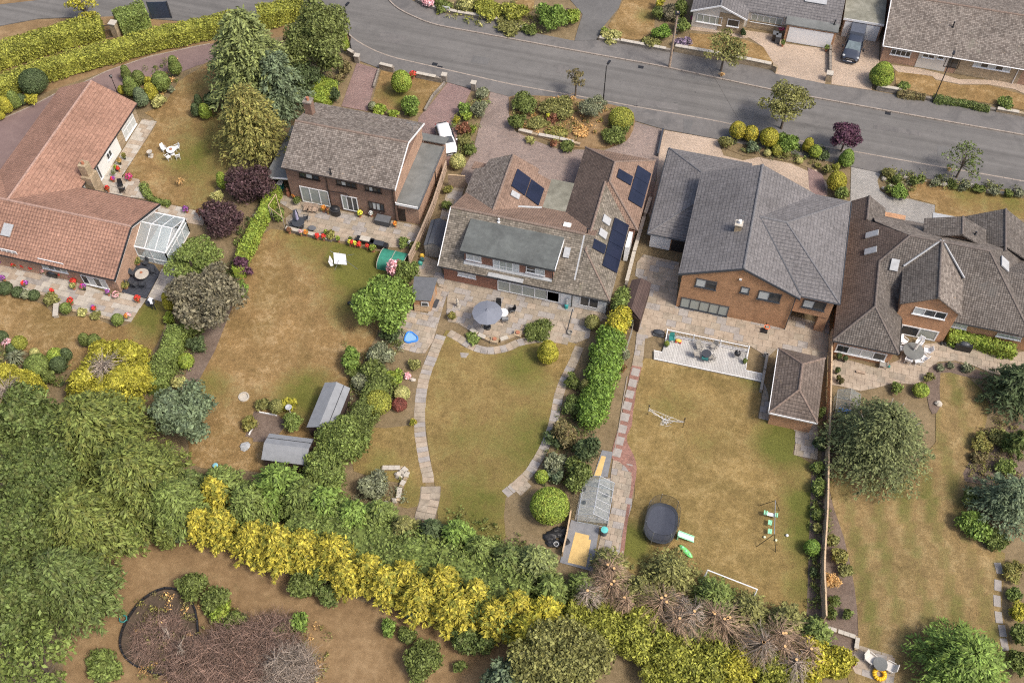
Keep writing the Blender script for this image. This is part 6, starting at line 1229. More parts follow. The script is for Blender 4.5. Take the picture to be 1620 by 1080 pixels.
for a in (('bush','laurel',872,26,28,3.0,'large fresh green bush at the corner garden'),('bush','lime',907,28,14,2.0,'lime bush right of the large corner bush'),('bush','ygreen',812,18,24,1.8,'yellow-green shrubs in the corner garden'),('bush','ygreen',770,12,26,1.6,'yellow flowering shrubs along the corner wall'),('bush','pale',735,8,20,1.4,'pale shrubs left in the corner garden'),('bush','pinkfl',677,2,14,1.2,'pink flowering shrub at the corner kerb'),('bush','green',700,8,14,1.2,'green low shrub beside the corner sign'),('bush','purple',900,22,8,1.6,'dark red small shrub between corner bushes'),('bush','olive',808,40,22,.9,'low planting along the corner wall'),('bush','green',840,46,14,.9,'low green planting beside the large corner bush'),
          ('bush','pale',968,56,16,1.0,'pale yellow-green flowers at the dark drive'),('bush','lime',957,50,8,.8,'small lime clump at the drive corner'),('bush','olive',1030,66,18,.7,'low olive planting along the stone wall'),('bush','lav',1081,67,12,1.0,'lavender coloured bush by the telegraph pole'),('bush','bright',1048,50,14,1.8,'bright green bush at the end of the strip lawn'),('bush','green',1040,20,10,1.8,'green hedge shrub beside the strip lawn'),('bush','gold',1044,4,8,1.8,'golden shrub at the top of the strip lawn'),('bush','mid',1078,40,14,2.0,'green shrub behind the telegraph pole'),('bush','green',1076,16,14,2.0,'green shrub left of the white gable'),('bush','greyp',1060,20,14,1.8,'dry brown bush between green shrubs by the gable'),
          ('egg','lime',1396,117,19,2.8,'lime clipped cone beside the van drive'),('bush','mid',1430,137,10,.9,'small green bush beside the lime cone'),('bush','mid',1592,163,14,1.1,'green bush on the bungalow front lawn'),('bush','olive',1565,7,0,0,''),('ball','ygreen',1571,4,9,1.6,'topiary ball behind the brown bungalow'),('ball','ygreen',1590,4,10,1.8,'second topiary ball behind the brown bungalow'),('bush','dk',1176,52,5,1.2,'small dark conifer by the bungalow wall')):
    if a[4]:S(*a)
hedge('hedge',pl('d1',(850,558),(1000,580),(1040,590),z=.6),.7,.6,'brownleaf','low brown hedge on the bungalow garden wall',(.18,.12));hedge('hedge',pl('d1',(1070,590),(1250,618),(1440,660),z=.6),.8,.6,'oak','low dark hedge along the bungalow garden wall',(.18,.12))
# --- right-hand garden
V('birch_tree','tree','px',1395,692,80,7.0,'frond','birchleaf','large rounded tree with pale stems on the striped lawn',trunk=.6,lumps=330,leaf=(.32,.15))
_bt=bpy.context.scene.objects['birch_tree'];_o=ORG[_bt.name];_mb=MB();_rg=random.Random(77)
for _k in range(16):_a=_rg.random()*6.28;_r=_rg.uniform(.5,2.6);_mb.tube((_o[0]+.2*math.cos(_a),_o[1]+.2*math.sin(_a),2.0),(_o[0]+_r*math.cos(_a),_o[1]+_r*math.sin(_a)+.4,6.3-_r*.25),.06,.03,5,False)
_mb.build('pale_stems',M['birch'],_bt,uv=False)
V('conifer','conifer','px',1610,610,48,4.2,'frond','dk','dark green conifer at the right edge by the patio',lumps=130);V('conifer','conifer','px',1597,790,52,4.8,'frond','blue','blue-grey conifer at the right edge',lumps=150,leaf=(.34,.16));V('conifer','conifer','px',1608,700,20,3,'spray','oak','dark shrub between the two right-edge conifers')
V('tree','tree','px',1525,1052,76,5.0,'frond','laurel','soft green tree at the bottom right of the striped lawn',lumps=220,leaf=(.45,.15),trunk=.8)
hedge('hedge',pxl((1503,528),(1540,532),(1580,545),(1618,552),z=1.2),1.1,1.2,'lime','lime hedge against the rear wall under the dark roof',(.2,.13),.2)
for a in (('ball','lime',1457,617,13,1.0,'small lime round shrub on a stone edge'),('bush','mid',1420,612,10,1.0,'green shrub by the bins at the patio'),('bush','olive',1470,597,9,.9,'olive shrub at the curved bed'),('bush','sage',1487,582,7,.6,'silver tuft in the curved bed'),('bush','sage',1505,578,6,.5,'smaller silver tuft in the curved bed'),('bush','sage',1530,582,11,.7,'spreading silver plants in the curved bed'),('bush','laurel',1545,835,26,1.6,'light green shrubs under the blue-grey conifer'),('bush','green',1575,855,22,1.4,'green shrub at the foot of the blue conifer'),('bush','green',1535,790,18,1.4,'dark leafy shrub left of the blue conifer'),('bush','goldbrown',1550,700,16,1.0,'dry brown plants in the right bed'),('bush','mid',1590,740,20,1.2,'green plants in the right bed'),('bush','olive',1580,690,18,1.2,'straggly olive plants in the right bed'),
          ('fine','goldbrown',1603,903,19,1.1,'arching golden grass at the right edge'),('bush','mid',1605,940,14,1.0,'green shrub below the golden grass'),('bush','gold',1612,968,16,1.3,'golden shrub at the right edge lower down'),('bush','green',1612,1005,17,1.6,'green shrub below the golden one at the edge'),('bush','green',1612,1045,18,1.6,'dark shrub in the lower right corner'),('bush','olive',1318,855,13,1.3,'yellow-leaved shrub at the top of the fence bed'),('bush','goldbrown',1327,880,15,1.3,'mottled yellow shrub in the fence bed'),('bush','olive',1337,902,11,1.1,'yellow-green shrub at the lower end of the mottled group'),('fine','dry',1316,918,15,1.0,'orange grass clump in the fence bed'),
          ('bush','green',1319,949,9,.8,'small green shrub below the orange grass'),('bush','green',1314,969,10,1.1,'green shrub at the fence below the orange grass'),('bush','green',1341,971,10,.9,'green shrub on the lawn side of the fence bed'),('ball','bright',1285,866,13,1.4,'bright green round shrub at the lawn edge by the fence'),('bush','mid',1295,768,13,1.4,'leafy shrub at the fence beside the family lawn'),('bush','mid',1294,738,11,1.2,'green shrub on the fence below the garage'),('bush','dk',1296,700,11,1.6,'dark climber on the fence beside the garage'),('bush','green',1298,655,8,1.6,'climber on the fence behind the garage'),('bush','green',1293,815,10,1.0,'small shrub along the fence strip'),('bush','olive',1292,835,8,1.0,'olive shrub along the fence strip'),('bush','dk',1288,905,7,.8,'low dark plant in the fence strip'),('bush','dk',1292,980,9,1.0,'dark shrub at the bottom of the fence'),('bush','brownleaf',1545,725,14,.9,'dead brown plants in the right bed')):S(*a)
# --- planting round the patio of the detached house
hedge('edging_hedge',pl('a2',(868,110),(900,180),(960,215),(1045,235),z=.5),.6,.5,'mid','low green edging hedge around the bungalow terrace',(.18,.12))
for a in (('bush','laurel',578,455,0,0,''),('bush','mid',442,340,11,1.6,'leafy plants climbing the rustic arch'),('bush','goldbrown',523,372,10,1.0,'bronze-green bush among the red pots'),('bush','olive',655,390,10,1.2,'dry twiggy bush beside the back door'),('bush','mid',640,382,9,.9,'green plants at the end of the patio wall'),('bush','green',706,325,8,1.0,'green weeds along the side fence'),('bush','goldbrown',708,300,8,.9,'dry weeds along the side fence by the gate'),('bush','lime',655,388,6,.8,'lime plant in front of the fence end')):
    if a[4]:S(*a)

# --- low growth between the shrubs, too small and thick to count
def cover(name,poly,n,cols,label,h=.42,r=(.18,.6)):
    VS[0]+=1;rng=np.random.default_rng(VS[0]);xs=[q[0] for q in poly];ys=[q[1] for q in poly];c0=(sum(xs)/len(xs),sum(ys)/len(ys),0.0);k=0
    sp_={c:[] for c in cols}
    while k<n:
        x,y=rng.uniform(min(xs),max(xs)),rng.uniform(min(ys),max(ys))
        if inside((x,y),poly):q=rng.uniform(*r);sp_[cols[int(rng.integers(len(cols)))]].append((x,y,h*.4,q,q*rng.uniform(.7,1.3),h*rng.uniform(.5,1.3)));k+=1
    root=None
    for c,lm in sp_.items():
        if not lm:continue
        A=np.array(lm);m=34;i=np.repeat(np.arange(len(lm)),m);d=rng.normal(size=(len(i),3));d /=np.linalg.norm(d,axis=1)[:,None];d[:,2]=np.abs(d[:,2])
        p=A[i,:3]+A[i,3:]*d*rng.uniform(.3,1.1,(len(i),1));me=leafmesh(name,rng,p,d,.2,.11,c0,L_[c],flop=.9)
        o=addmesh(name if root is None else 'leaves',me,c0,root);root=root or tag(o,label,'plants',kind='stuff')
cover('ground_cover',pxl((545,540),(560,575),(580,560),(640,520),(640,545),(612,600),(575,660),(566,690),(545,690),(555,610)),130,['green','olive','sage'],'low mixed growth between scorched lawn and oval garden')
cover('ground_cover',pxl((950,545),(915,590),(885,650),(862,720),(848,775),(900,780),(935,700),(965,600)),120,['green','mid','dk'],'dark low growth under the tall bright hedge')
cover('ground_cover',pxl((812,165),(900,155),(1000,180),(995,212),(950,228),(880,222),(820,205)),150,['olive','goldbrown','dry','dry','goldbrown'],'dry heathers and grasses on the front island')
cover('ground_cover',pxl((1140,220),(1200,205),(1300,232),(1330,270),(1300,265),(1230,252),(1160,240)),90,['green','olive','dk'],'low planting of the street bed')
cover('ground_cover',pxl((1540,690),(1590,650),(1618,680),(1618,760),(1560,765),(1528,750)),80,['goldbrown','olive','brownleaf'],'straggling dry plants of the right bed');cover('ground_cover',pxl((1303,660),(1316,690),(1308,780),(1312,840),(1303,840)),40,['green','olive'],'weeds along the foot of the boundary fence');cover('ground_cover',pxl((1286,740),(1299,740),(1296,960),(1280,960)),60,['green','mid','olive'],'weeds in the strip along the family lawn')
cover('ground_cover',pxl((280,500),(300,470),(360,400),(400,330),(425,300),(440,300),(400,400),(350,500),(300,600),(240,640),(235,600)),200,['green','mid','dk'],'green undergrowth between the bungalow and detached gardens');cover('ground_cover',pxl((480,130),(540,90),(555,110),(530,165),(470,165),(330,200),(320,150),(420,100)),150,['dk','green','olive'],'undergrowth beneath the tall conifers')
cover('ground_cover',pxl((715,190),(760,140),(772,165),(755,215),(740,260),(720,250)),60,['olive','mid','goldbrown'],'low planting between the two drives');cover('ground_cover',pxl((1395,270),(1450,275),(1618,300),(1618,312),(1450,295),(1440,312),(1400,305)),90,['olive','green','sage'],'alpines along the front rockery wall');cover('ground_cover',pxl((690,0),(830,5),(900,40),(860,55),(760,45),(690,25)),130,['ygreen','olive','green','pale'],'dense low shrubs of the corner garden')
cover('ground_cover',pxl((0,540),(60,560),(110,575),(100,620),(0,600)),90,['green','olive','dk'],'low plants between the clipped balls');cover('ground_cover',pxl((560,760),(640,755),(640,800),(560,800)),26,['sage','olive'],'small plants among the rockery stones');cover('ground_cover',pxl((660,830),(720,800),(800,840),(860,860),(880,940),(760,900)),120,['mid','olive','green'],'rough grass and weeds at the bottom of the oval lawn',.4)
cover('ground_cover',pxl((190,120),(290,90),(280,140),(260,170),(215,172)),50,['olive','green','dry'],'low plants under the topiary group');cover('ground_cover',pxl((200,1080),(215,960),(260,930),(330,940),(400,980),(520,980),(520,1080)),160,['goldbrown','olive','brownleaf','dry'],'dry weeds among the dead thicket',.5)
# ------------------------------------------------------------------ walls, fences, gates
def hgt(t,xb,yb,xt,yt):
    b=P(t,xb,yb);lo,hi=0.0,15.0
    for _ in range(40):
        m=(lo+hi)/2
        if P(t,xt,yt,m)[1]>b[1]:lo=m
        else:hi=m
    return b,lo
def wallrun(name,pts,h,w,mat,label,cat='wall',cope=True,z0=-.1,cm='stonepot',step=.75):
    p0=pts[len(pts)//2];root=thing(name,(p0[0],p0[1],0),label,cat);mb=MB()
    for a,b in zip(pts[:-1],pts[1:]):mb.obox(((a[0]+b[0])/2,(a[1]+b[1])/2),math.atan2(b[1]-a[1],b[0]-a[0]),math.dist(a,b)+w*.4,w,z0,h)
    mb.build('wall',M[mat],root)
    if cope:
        for a,b in zip(pts[:-1],pts[1:]):
            sp_=along([a,b],step)
            for (x,y,an),(x2,y2,_) in zip(sp_[:-1],sp_[1:]):MB().obox(((x+x2)/2,(y+y2)/2),an,step-.02,w+.1,h+.002,h+.07).build('coping_stone',M[cm],root)
    return root
def pier(t,x,y,h,w,mat,label,name='gate_pier'):
    p=P(t,x,y);r=thing(name,p,label,'pier');MB().box(p[0]-w/2,p[0]+w/2,p[1]-w/2,p[1]+w/2,-.1,h).build('shaft',M[mat],r);MB().box(p[0]-w*.6,p[0]+w*.6,p[1]-w*.6,p[1]+w*.6,h,h+.1).build('cap',M['stonepot'],r)
def fence(name,pts,h,label,mat='timber',pm='timber_lt',span=1.83,rails=True,top=True):
    p0=pts[len(pts)//2];root=thing(name,(p0[0],p0[1],0),label,'fence');sp_=along(pts,span)
    for (x,y,a),(x2,y2,_) in zip(sp_[:-1],sp_[1:]):
        an=math.atan2(y2-y,x2-x);c=((x+x2)/2,(y+y2)/2)
        pn=MB().obox(c,an,span-.1,.03,.08,h-.04).build('panel',M[mat],root)
        if rails:
            rl=MB()
            for z in (.3,h*.5,h-.25):rl.obox((c[0]-math.sin(an)*.04,c[1]+math.cos(an)*.04),an,span-.1,.05,z,z+.08);rl.obox((c[0]+math.sin(an)*.04,c[1]-math.cos(an)*.04),an,span-.1,.05,z,z+.08)
            rl.build('rail',M[pm],pn)
        if top:MB().obox(c,an,span-.08,.13,h-.035,h).build('capping',M[pm],pn)
    for x,y,a in sp_:MB().obox((x,y),a,.1,.1,0,h+.06).build('post',M[pm],root)
    return root
fence('garden_fence',pl('b2',(1183,45),(1100,300),(1020,490),(935,665)),1.6,'weathered timber fence between detached house patio and the dark shed','timber','timber')
fence('boundary_fence',pl('d3',(428,60),(422,300),(415,560),(405,800),(400,1080),'d4',(395,120),(375,400),(383,550),(390,780)),1.5,'long pale timber fence between family garden and striped lawn','timber_lt','timber_lt')
fence('low_fence',pl('c4',(395,60),(370,200),(335,350)),.9,'low timber fence beside the yellow slab base','timber_lt','timber_lt',rails=False);fence('low_fence',pl('c3',(432,950),(410,1060)),.8,'short low timber fence beside the greenhouse','timber_lt','timber_lt',span=.9,rails=False)
fence('side_fence',pl('d2',(440,890),(470,700)),1.7,'dark timber fence between the two houses beside the carport','timber_dk','timber_dk')
wallrun('boundary_wall',pl('c2',(880,230),(840,350),(780,560),(730,760)),.7,.25,'stone_grey','low pale wall along the passage beside the solar roof',cm='slab4' if False else 'stonepot')
wallrun('drive_wall',pl('c1',(957,805),(925,955)),.5,.18,'anthra','thin dark wall between forecourt and tan drive',cope=False)
wallrun('front_wall',pl('b1',(778,418),(860,438)),.7,.3,'stone_grey','short stone front wall at the left of the square lawn');wallrun('front_wall',pl('b1',(1000,470),(1150,500)),.6,.3,'stone_grey','low front wall at the right of the square lawn')
wallrun('lawn_wall',pl('b1',(1170,515),(1100,590),(1050,680)),.35,.2,'stone_grey','low edging wall between square lawn and car drive',cope=False);wallrun('lawn_wall',pl('b1',(770,435),(738,540)),.35,.2,'stone_grey','low edging wall between square lawn and pink drive',cope=False)
pier('b1',1170,495,.9,.5,'stone_grey','stone pier at the corner of the square lawn');pier('b1',640,378,.9,.5,'stone_grey','stone pier at the mouth of the pink drive');pier('b1',1348,548,1.0,.5,'stone_grey','stone pillar between car drive and forecourt')
wallrun('front_wall',pl('b1',(585,335),(635,365)),.8,.3,'stone_grey','stub of stone wall below the street lamp')
wallrun('front_wall',pl('c1',(570,245),(700,262),(1000,318)),.4,.3,'stone_grey','low stone wall below the strip lawn');wallrun('front_wall',pl('c1',(1030,312),(1330,365),(1620,425),'d1',(105,440)),.8,.35,'stone','buff stone wall in front of the white gabled bungalow')
wallrun('front_wall',pl('d1',(720,548),(860,572)),.6,.3,'stone_grey','short wall beside the lime cone');wallrun('front_wall',pl('d1',(870,575),(1060,612),(1440,675)),.3,.3,'stone_grey','low wall under the dark hedge by the bungalow lawn',cope=False);wallrun('front_wall',pl('d1',(1450,680),(1620,710),(1800,745)),.45,.3,'stone','pale stone wall at the right of the bungalow lawn')
wallrun('drive_wall',pl('d1',(442,250),(432,330),(432,450)),.6,.25,'stone_grey','grey wall between beige drive and van drive',cope=False);pier('d1',423,490,1.0,.6,'stone','stone pier at the kerb between the two beige drives')
wallrun('corner_wall',pl('b1',(1000,10),(1100,55),(1250,90),(1450,120),'c1',(0,150),(160,200)),.4,.3,'stone_grey','curved low wall round the corner garden')
wallrun('island_wall',pl('c1',(80,805),(200,835),(330,860),(450,890)),.35,.3,'stone','low buff stone wall along the front island')
wallrun('patio_wall',pl('b2',(205,400),(480,468)),.35,.3,'stone_grey','low wall at the front of the detached house patio');wallrun('terrace_kerb',pl('a2',(450,895),(690,950)),.2,.25,'stone','low stone edging at the bungalow terrace',cope=False)
wallrun('patio_edge_wall',pl('r5',(330,380),(400,430),(510,480)),.3,.3,'stone','short stone edging left of the patio steps');wallrun('patio_edge_wall',pl('r5',(610,480),(740,435)),.3,.3,'stone','stone step edging right of the planted block')
wallrun('retaining_wall',pl('r8',(590,200),(880,200),(950,260),(900,380),(840,480),(810,660)),.3,.3,'stone','curved dry stone wall of the rockery',step=.5);wallrun('bed_edging',pl('d4',(400,745),(480,770),(600,810),(590,880)),.25,.22,'stone','stone edging at the bottom of the fence bed',step=.45)
wallrun('planter_wall',pl('q3',(1560,560),(1600,580),(1560,800),(1510,1080)),.5,.22,'slab3' if False else 'timber_grey','dark timber edging beside the garage steps',cope=False)
rk=random.Random(5);rocks=[('d2',765,95),('d2',895,90),('d2',800,140),('d2',760,150),('d2',1130,130),('d2',1300,140),('d2',1400,170),('d2',1480,180),('r8',820,320),('r8',870,250),('r8',800,280),('r8',900,300),('r8',760,650),('r8',650,690),('b3',975,315),('d3',1095,460),('d2',1010,100),('d2',860,190)]
for t,x,y in rocks:
    p=P(t,x,y);MB().blob((p[0],p[1],.12),rk.uniform(.2,.4),rk.uniform(.18,.3),rk.uniform(.15,.3),7,5,.5,rk).build('rock',M['stonepot'],uv=False,label={'d2':'rough pale rock in the front wall rockery','r8':'rough pale rock heaped in the rear garden rockery','b3':'lone pale rock beside the path and pink shrub','d3':'pale flat rock at the tip of the curved bed'}[t],cat='rock',group={'d2':'front rockery stones','r8':'rear rockery stones'}.get(t))
# gates at the left drive
p=P('a1',715,215);pier('a1',718,222,1.9,.7,'stone','stone gate pier between the hedges')
a,b=P('a1',612,240),P('a1',705,228);g=thing('iron_gate',((a[0]+b[0])/2,(a[1]+b[1])/2,0),'black wrought iron gate beside the stone pier','gate');fr=MB()
for z in (.15,1.1,1.75):fr.tube((a[0],a[1],z),(b[0],b[1],z),.03)
fr.build('frame',M['blackmetal'],g);br=MB()
for k in range(15):q=[a[i]+(b[i]-a[i])*k/14 for i in range(2)];br.tube((q[0],q[1],.1),(q[0],q[1],1.85),.016,n=4)
br.build('bars',M['blackmetal'],g,kind='stuff')
a,b=P('a1',928,114),P('a1',1048,110);g=thing('slatted_gate',((a[0]+b[0])/2,(a[1]+b[1])/2,0),'dark blue-grey slatted gate at the end of the tall hedge','gate');an=math.atan2(b[1]-a[1],b[0]-a[0]);c=((a[0]+b[0])/2,(a[1]+b[1])/2);L=math.dist(a,b)
for k in range(11):MB().obox(c,an,L,.05,.1+k*.2,.285+k*.2).build('slat',M['navy'],g)
for q in (a,b):MB().obox(q,an,.12,.12,0,2.35).build('post',M['anthra'],g)
a,b=P('b2',1195,140),P('b2',1300,148);g=thing('garden_gate',((a[0]+b[0])/2,(a[1]+b[1])/2,0),'timber side gate with round opening by the detached house','gate');c=((a[0]+b[0])/2,(a[1]+b[1])/2);an=math.atan2(b[1]-a[1],b[0]-a[0]);L=math.dist(a,b)
for k in range(9):MB().obox((a[0]+(b[0]-a[0])*(k+.5)/9,a[1]+(b[1]-a[1])*(k+.5)/9),an,L/9-.015,.04,.05,1.8).build('board',M['timber'],g)
MB().obox(c,an,L,.08,1.8,1.9).build('capping',M['timber_lt'],g)
# trellis and rustic arch
def trellis(t,pts,h,label,m='timber_grey',step=.22):
    A,B=[P(t,*q) for q in pts];r=thing('trellis',A,label,'trellis');mb=MB();n=int(math.dist(A,B)/step)
    for k in range(n+1):x,y=A[0]+(B[0]-A[0])*k/n,A[1]+(B[1]-A[1])*k/n;mb.tube((x,y,0),(x,y,h),.018,n=4)
    for k in range(int(h/step)):mb.tube((A[0],A[1],.1+k*step),(B[0],B[1],.1+k*step),.016,n=4)
    mb.build('lattice',M[m],r,kind='stuff');return r
trellis('c3',((770,30),(712,215)),1.7,'grey trellis behind the tall bright hedge');trellis('c2',((755,900),(830,945)),1.6,'reddish trellis at the end of the brown lean-to','timber_or')
trellis('a2',((1560,370),(1590,345)),1.6,'small leaning trellis on the lime hedge')
ar=thing('rustic_arch',P('b2',130,330),'rustic pole arch with climbers at the patio corner','arch')
q=[P('b2',130,345),P('b2',200,400),P('b2',115,330),P('b2',160,260)]
for a_ in q:MB().tube(a_,(a_[0],a_[1],1.9),.04).build('pole',M['timber_grey'],ar)
for a_,b_ in ((0,1),(2,3),(0,2),(1,3)):MB().tube((q[a_][0],q[a_][1],1.9),(q[b_][0],q[b_][1],1.9),.035).build('beam',M['timber_lt'],ar)

# ------------------------------------------------------------------ sheds and small buildings
def shed(name,t,corners,ze,zr,label,wm,rm,cat='shed',ridgeoff=None,axis=0,door=None,over=.12):
    """corners of the eaves on the survey, in order; the ridge runs along the side corners[axis] -> corners[axis + 1]"""
    q=[Vector(P(t,x,y,ze)) for x,y in corners];q=q[axis:]+q[:axis]
    c=sum(q,Vector())/4;e1=((q[1]-q[0])+(q[2]-q[3]))/2;e2=Vector((-e1.y,e1.x,0)).normalized();w=abs(((q[3]-q[0])+(q[2]-q[1])).dot(e2))/4;L=e1.length/2;e1n=e1.normalized()
    root=thing(name,(c.x,c.y,0),label,cat)
    def pt(a,b,z):v=c+e1n*a+e2*b;return (v.x,v.y,z)
    wl,ww=L-over,w-over
    prof=[(-ww,0),(ww,0),(ww,ze-.02),(0,zr-.06),(-ww,ze-.02)]
    vs=[pt(-wl,b,z) for b,z in prof]+[pt(wl,b,z) for b,z in prof]
    MB().raw(vs,[(0,4,3,2,1),(5,6,7,8,9)]+[(i,(i+1)%5,5+(i+1)%5,5+i) for i in range(5)]).build('wall',M[wm],root)
    for s in (-1,1):MB().slab([pt(-L,s*w,ze),pt(L,s*w,ze),pt(L,0,zr),pt(-L,0,zr)],.05).build('roof',M[rm],root)
    if door:a,b0,b1,h=door;MB().raw([pt(a*(wl+.02),b0,.05),pt(a*(wl+.02),b1,.05),pt(a*(wl+.02),b1,h),pt(a*(wl+.02),b0,h),pt(a*(wl+.05),b0,.05),pt(a*(wl+.05),b1,.05),pt(a*(wl+.05),b1,h),pt(a*(wl+.05),b0,h)],[(0,1,2,3),(4,5,6,7),(0,1,5,4),(1,2,6,5),(2,3,7,6),(3,0,4,7)]).build('door',M['timber_grey'],root)
    MB().tube(pt(-L,w*.55,ze+(zr-ze)*.45+.03),pt(L,w*.55,ze+(zr-ze)*.45+.03),.025,n=4).build('batten',M['black'],root)
    return root
shed('long_shed','r6',[(900,32),(1180,92),(985,560),(708,520)],1.75,2.3,'long grey felt-roofed shed beside the scorched lawn','timber_dk','felt_shed',axis=1)
shed('low_shed','r6',[(330,560),(760,650),(730,900),(205,870)],1.75,2.35,'grey felt-roofed shed half hidden under the green bush','timber_dk','felt_shed',axis=0)
shed('dark_shed','b2',[(1045,480),(1150,520),(1195,360),(1090,335)],1.7,2.15,'dark roofed shed with grey doors between house and fence','timber_grey','felt_dk',axis=1,door=(-1,-.5,.5,1.6),over=.05)
# summerhouse
s=thing('summerhouse',P('b2',1030,880),'small timber summerhouse with dark pent roof and window','summerhouse');q=[P('b2',985,683,2.2),P('b2',1128,692,2.2),P('b2',1085,832,2.0),P('b2',968,826,2.0)]
MB().slab(q,.08).build('roof',M['felt_dk'],s);cx_,cy_=sum(v[0] for v in q)/4,sum(v[1] for v in q)/4;ins=[(cx_+(v[0]-cx_)*.86,cy_+(v[1]-cy_)*.86) for v in q];MB().prism(ins,0,1.95).build('wall',M['timber_or'],s)
a_,b_=ins[3],ins[2];an=math.atan2(b_[1]-a_[1],b_[0]-a_[0]);m_=((a_[0]+b_[0])/2,(a_[1]+b_[1])/2);w_=MB().obox((m_[0]+.3,m_[1]-.03),an,.7,.05,1.0,1.6).build('window',M['white'],s);MB().obox((m_[0]+.3,m_[1]-.06),an,.55,.02,1.07,1.53).build('pane',M['glass'],w_)
for k in range(14):MB().obox((a_[0]+(b_[0]-a_[0])*.5,a_[1]+(b_[1]-a_[1])*.5-.015),an,math.dist(a_,b_),.02,.05+k*.07,.1+k*.07).build('board',M['timber_lt'],s)
MB().obox((ins[1][0]+.02,(ins[1][1]+ins[2][1])/2),R(80),.8,.05,.05,1.8).build('door',M['timber'],s)
MB().prism(pl('b2',(1110,820),(1140,828),(1118,880),(1090,872)),.06,.08).build('door_mat',M['anthra'],label='dark grey door mat beside the summerhouse',cat='mat')
# brown lean-to by the hedge
l_=thing('timber_store',P('c2',800,850),'long brown boarded store roof behind the tall hedge','shed');q=[P('c2',770,705,2.0),P('c2',828,693,2.4),P('c2',890,725,2.0),P('c2',822,950,2.0),P('c2',765,880,2.4),P('c2',715,870,2.0)]
MB().slab([q[0],q[1],q[4],q[5]],.06).build('roof',M['timber_dk'],l_);MB().slab([q[1],q[2],q[3],q[4]],.06).build('roof',M['timber_dk'],l_)
MB().prism([(v[0]*.97+q[4][0]*.03,v[1]) for v in (q[0],q[2],q[3],q[5])],0,1.9).build('wall',M['timber_dk'],l_)
# greenhouse
def greenhouse(name,cx,cy,w,L,ang,ze,zr,label,fm,n=5,gm='poly'):
    root=thing(name,(cx,cy,0),label,'greenhouse');ca,sa=math.cos(ang),math.sin(ang)
    def pt(u,v,z):return (cx+u*ca-v*sa,cy+u*sa+v*ca,z)
    f=MB()
    for k in range(n+1):
        v=-L/2+L*k/n
        for s_ in (-1,1):f.tube(pt(s_*w/2,v,0),pt(s_*w/2,v,ze),.022,n=4);f.tube(pt(s_*w/2,v,ze),pt(0,v,zr),.022,n=4)
    for s_ in (-1,1):
        for z in (.1,ze):f.tube(pt(s_*w/2,-L/2,z),pt(s_*w/2,L/2,z),.03,n=4)
    f.tube(pt(0,-L/2,zr),pt(0,L/2,zr),.035,n=4)
    for v in (-L/2,L/2):
        f.tube(pt(-w/2,v,.1),pt(w/2,v,.1),.03,n=4);f.tube(pt(-w/2,v,ze),pt(w/2,v,ze),.022,n=4);f.tube(pt(.4,v,0),pt(.4,v,zr-.3),.02,n=4);f.tube(pt(-.4,v,0),pt(-.4,v,zr-.3),.02,n=4)
    f.build('frame',M[fm],root)
    for k in range(n):
        v0,v1=-L/2+L*k/n+.03,-L/2+L*(k+1)/n-.03
        for s_ in (-1,1):MB().slab([pt(s_*w/2,v0,ze),pt(s_*w/2,v1,ze),pt(0,v1,zr),pt(0,v0,zr)],.012).build('roof_pane',M[gm],root);MB().slabn([pt(s_*w/2,v0,.12),pt(s_*w/2,v1,.12),pt(s_*w/2,v1,ze),pt(s_*w/2,v0,ze)],.01).build('side_pane',M[gm],root)
    for v in (-L/2,L/2):MB().slabn([pt(-w/2,v,.1),pt(w/2,v,.1),pt(w/2,v,ze),pt(0,v,zr),pt(-w/2,v,ze)],.01).build('end_pane',M[gm],root)
    return root
gq=[P('q5',150,655),P('q5',395,690),P('q5',450,430),P('q5',215,395)];gx,gy=sum(v[0] for v in gq)/4,sum(v[1] for v in gq)/4
greenhouse('greenhouse',gx,gy,2.5,3.5,R(3),1.4,2.15,'aluminium framed glass greenhouse beside the tall hedge','alu',5)
gq=P('d3',525,500);greenhouse('small_greenhouse',gq[0],gq[1],2.0,2.4,R(0),1.3,1.9,'small green framed greenhouse beside the large birch-like tree','timber_grey',4)
MB().box(gq[0]-.6,gq[0]+.5,gq[1]-.5,gq[1]-.1,.3,.5).build('blue_sheet',plain('blue_plastic',(.06,.22,.6),.5,0,.2),label='blue plastic sheet inside the small greenhouse',cat='sheet')
for k,(x,y,z) in enumerate(((215,420,.5),(215,520,.4),(390,470,.6))):p=P('q5',x,y);MB().lathe((p[0],p[1],0),[(.12,0),(.16,z*.6),(.17,z*.6+.02)],8).build('plant_pot',M['black'],label=('black pot in the near corner of the greenhouse','black pot at the middle of the greenhouse','black pot at the far side of the greenhouse')[k],cat='pot')
# green net tunnel
t_=thing('net_tunnel',P('q7',620,560),'green netted crop tunnel with hoops on the scorched lawn edge','tunnel');A,B=P('q7',430,520),P('q7',830,610);ux=math.atan2(B[1]-A[1],B[0]-A[0]);L=math.dist(A,B);cx_,cy_=(A[0]+B[0])/2,(A[1]+B[1])/2
netm=plain('green_netting',(.035,.22,.15),.7,0,.25,2);n=10;vs=[];fs=[]
for k in range(9):
    for j in range(n+1):
        th=math.pi*j/n;u=-L/2+L*k/8;v=math.cos(th)*1.15;vs.append((cx_+u*math.cos(ux)-v*math.sin(ux),cy_+u*math.sin(ux)+v*math.cos(ux),math.sin(th)**.6*(.95+.03*(k%2))+.02))
for k in range(8):
    for j in range(n):i=k*(n+1)+j;fs.append((i,i+1,i+n+2,i+n+1))
MB().raw(vs,fs).build('netting',netm,t_,smooth=True)
for k in (0,4,8):MB().pipe([tuple(np.array(vs[k*(n+1)+j])*np.array([1,1,1.015])) for j in range(n+1)],.03,5).build('hoop',M['stonepot'],t_)
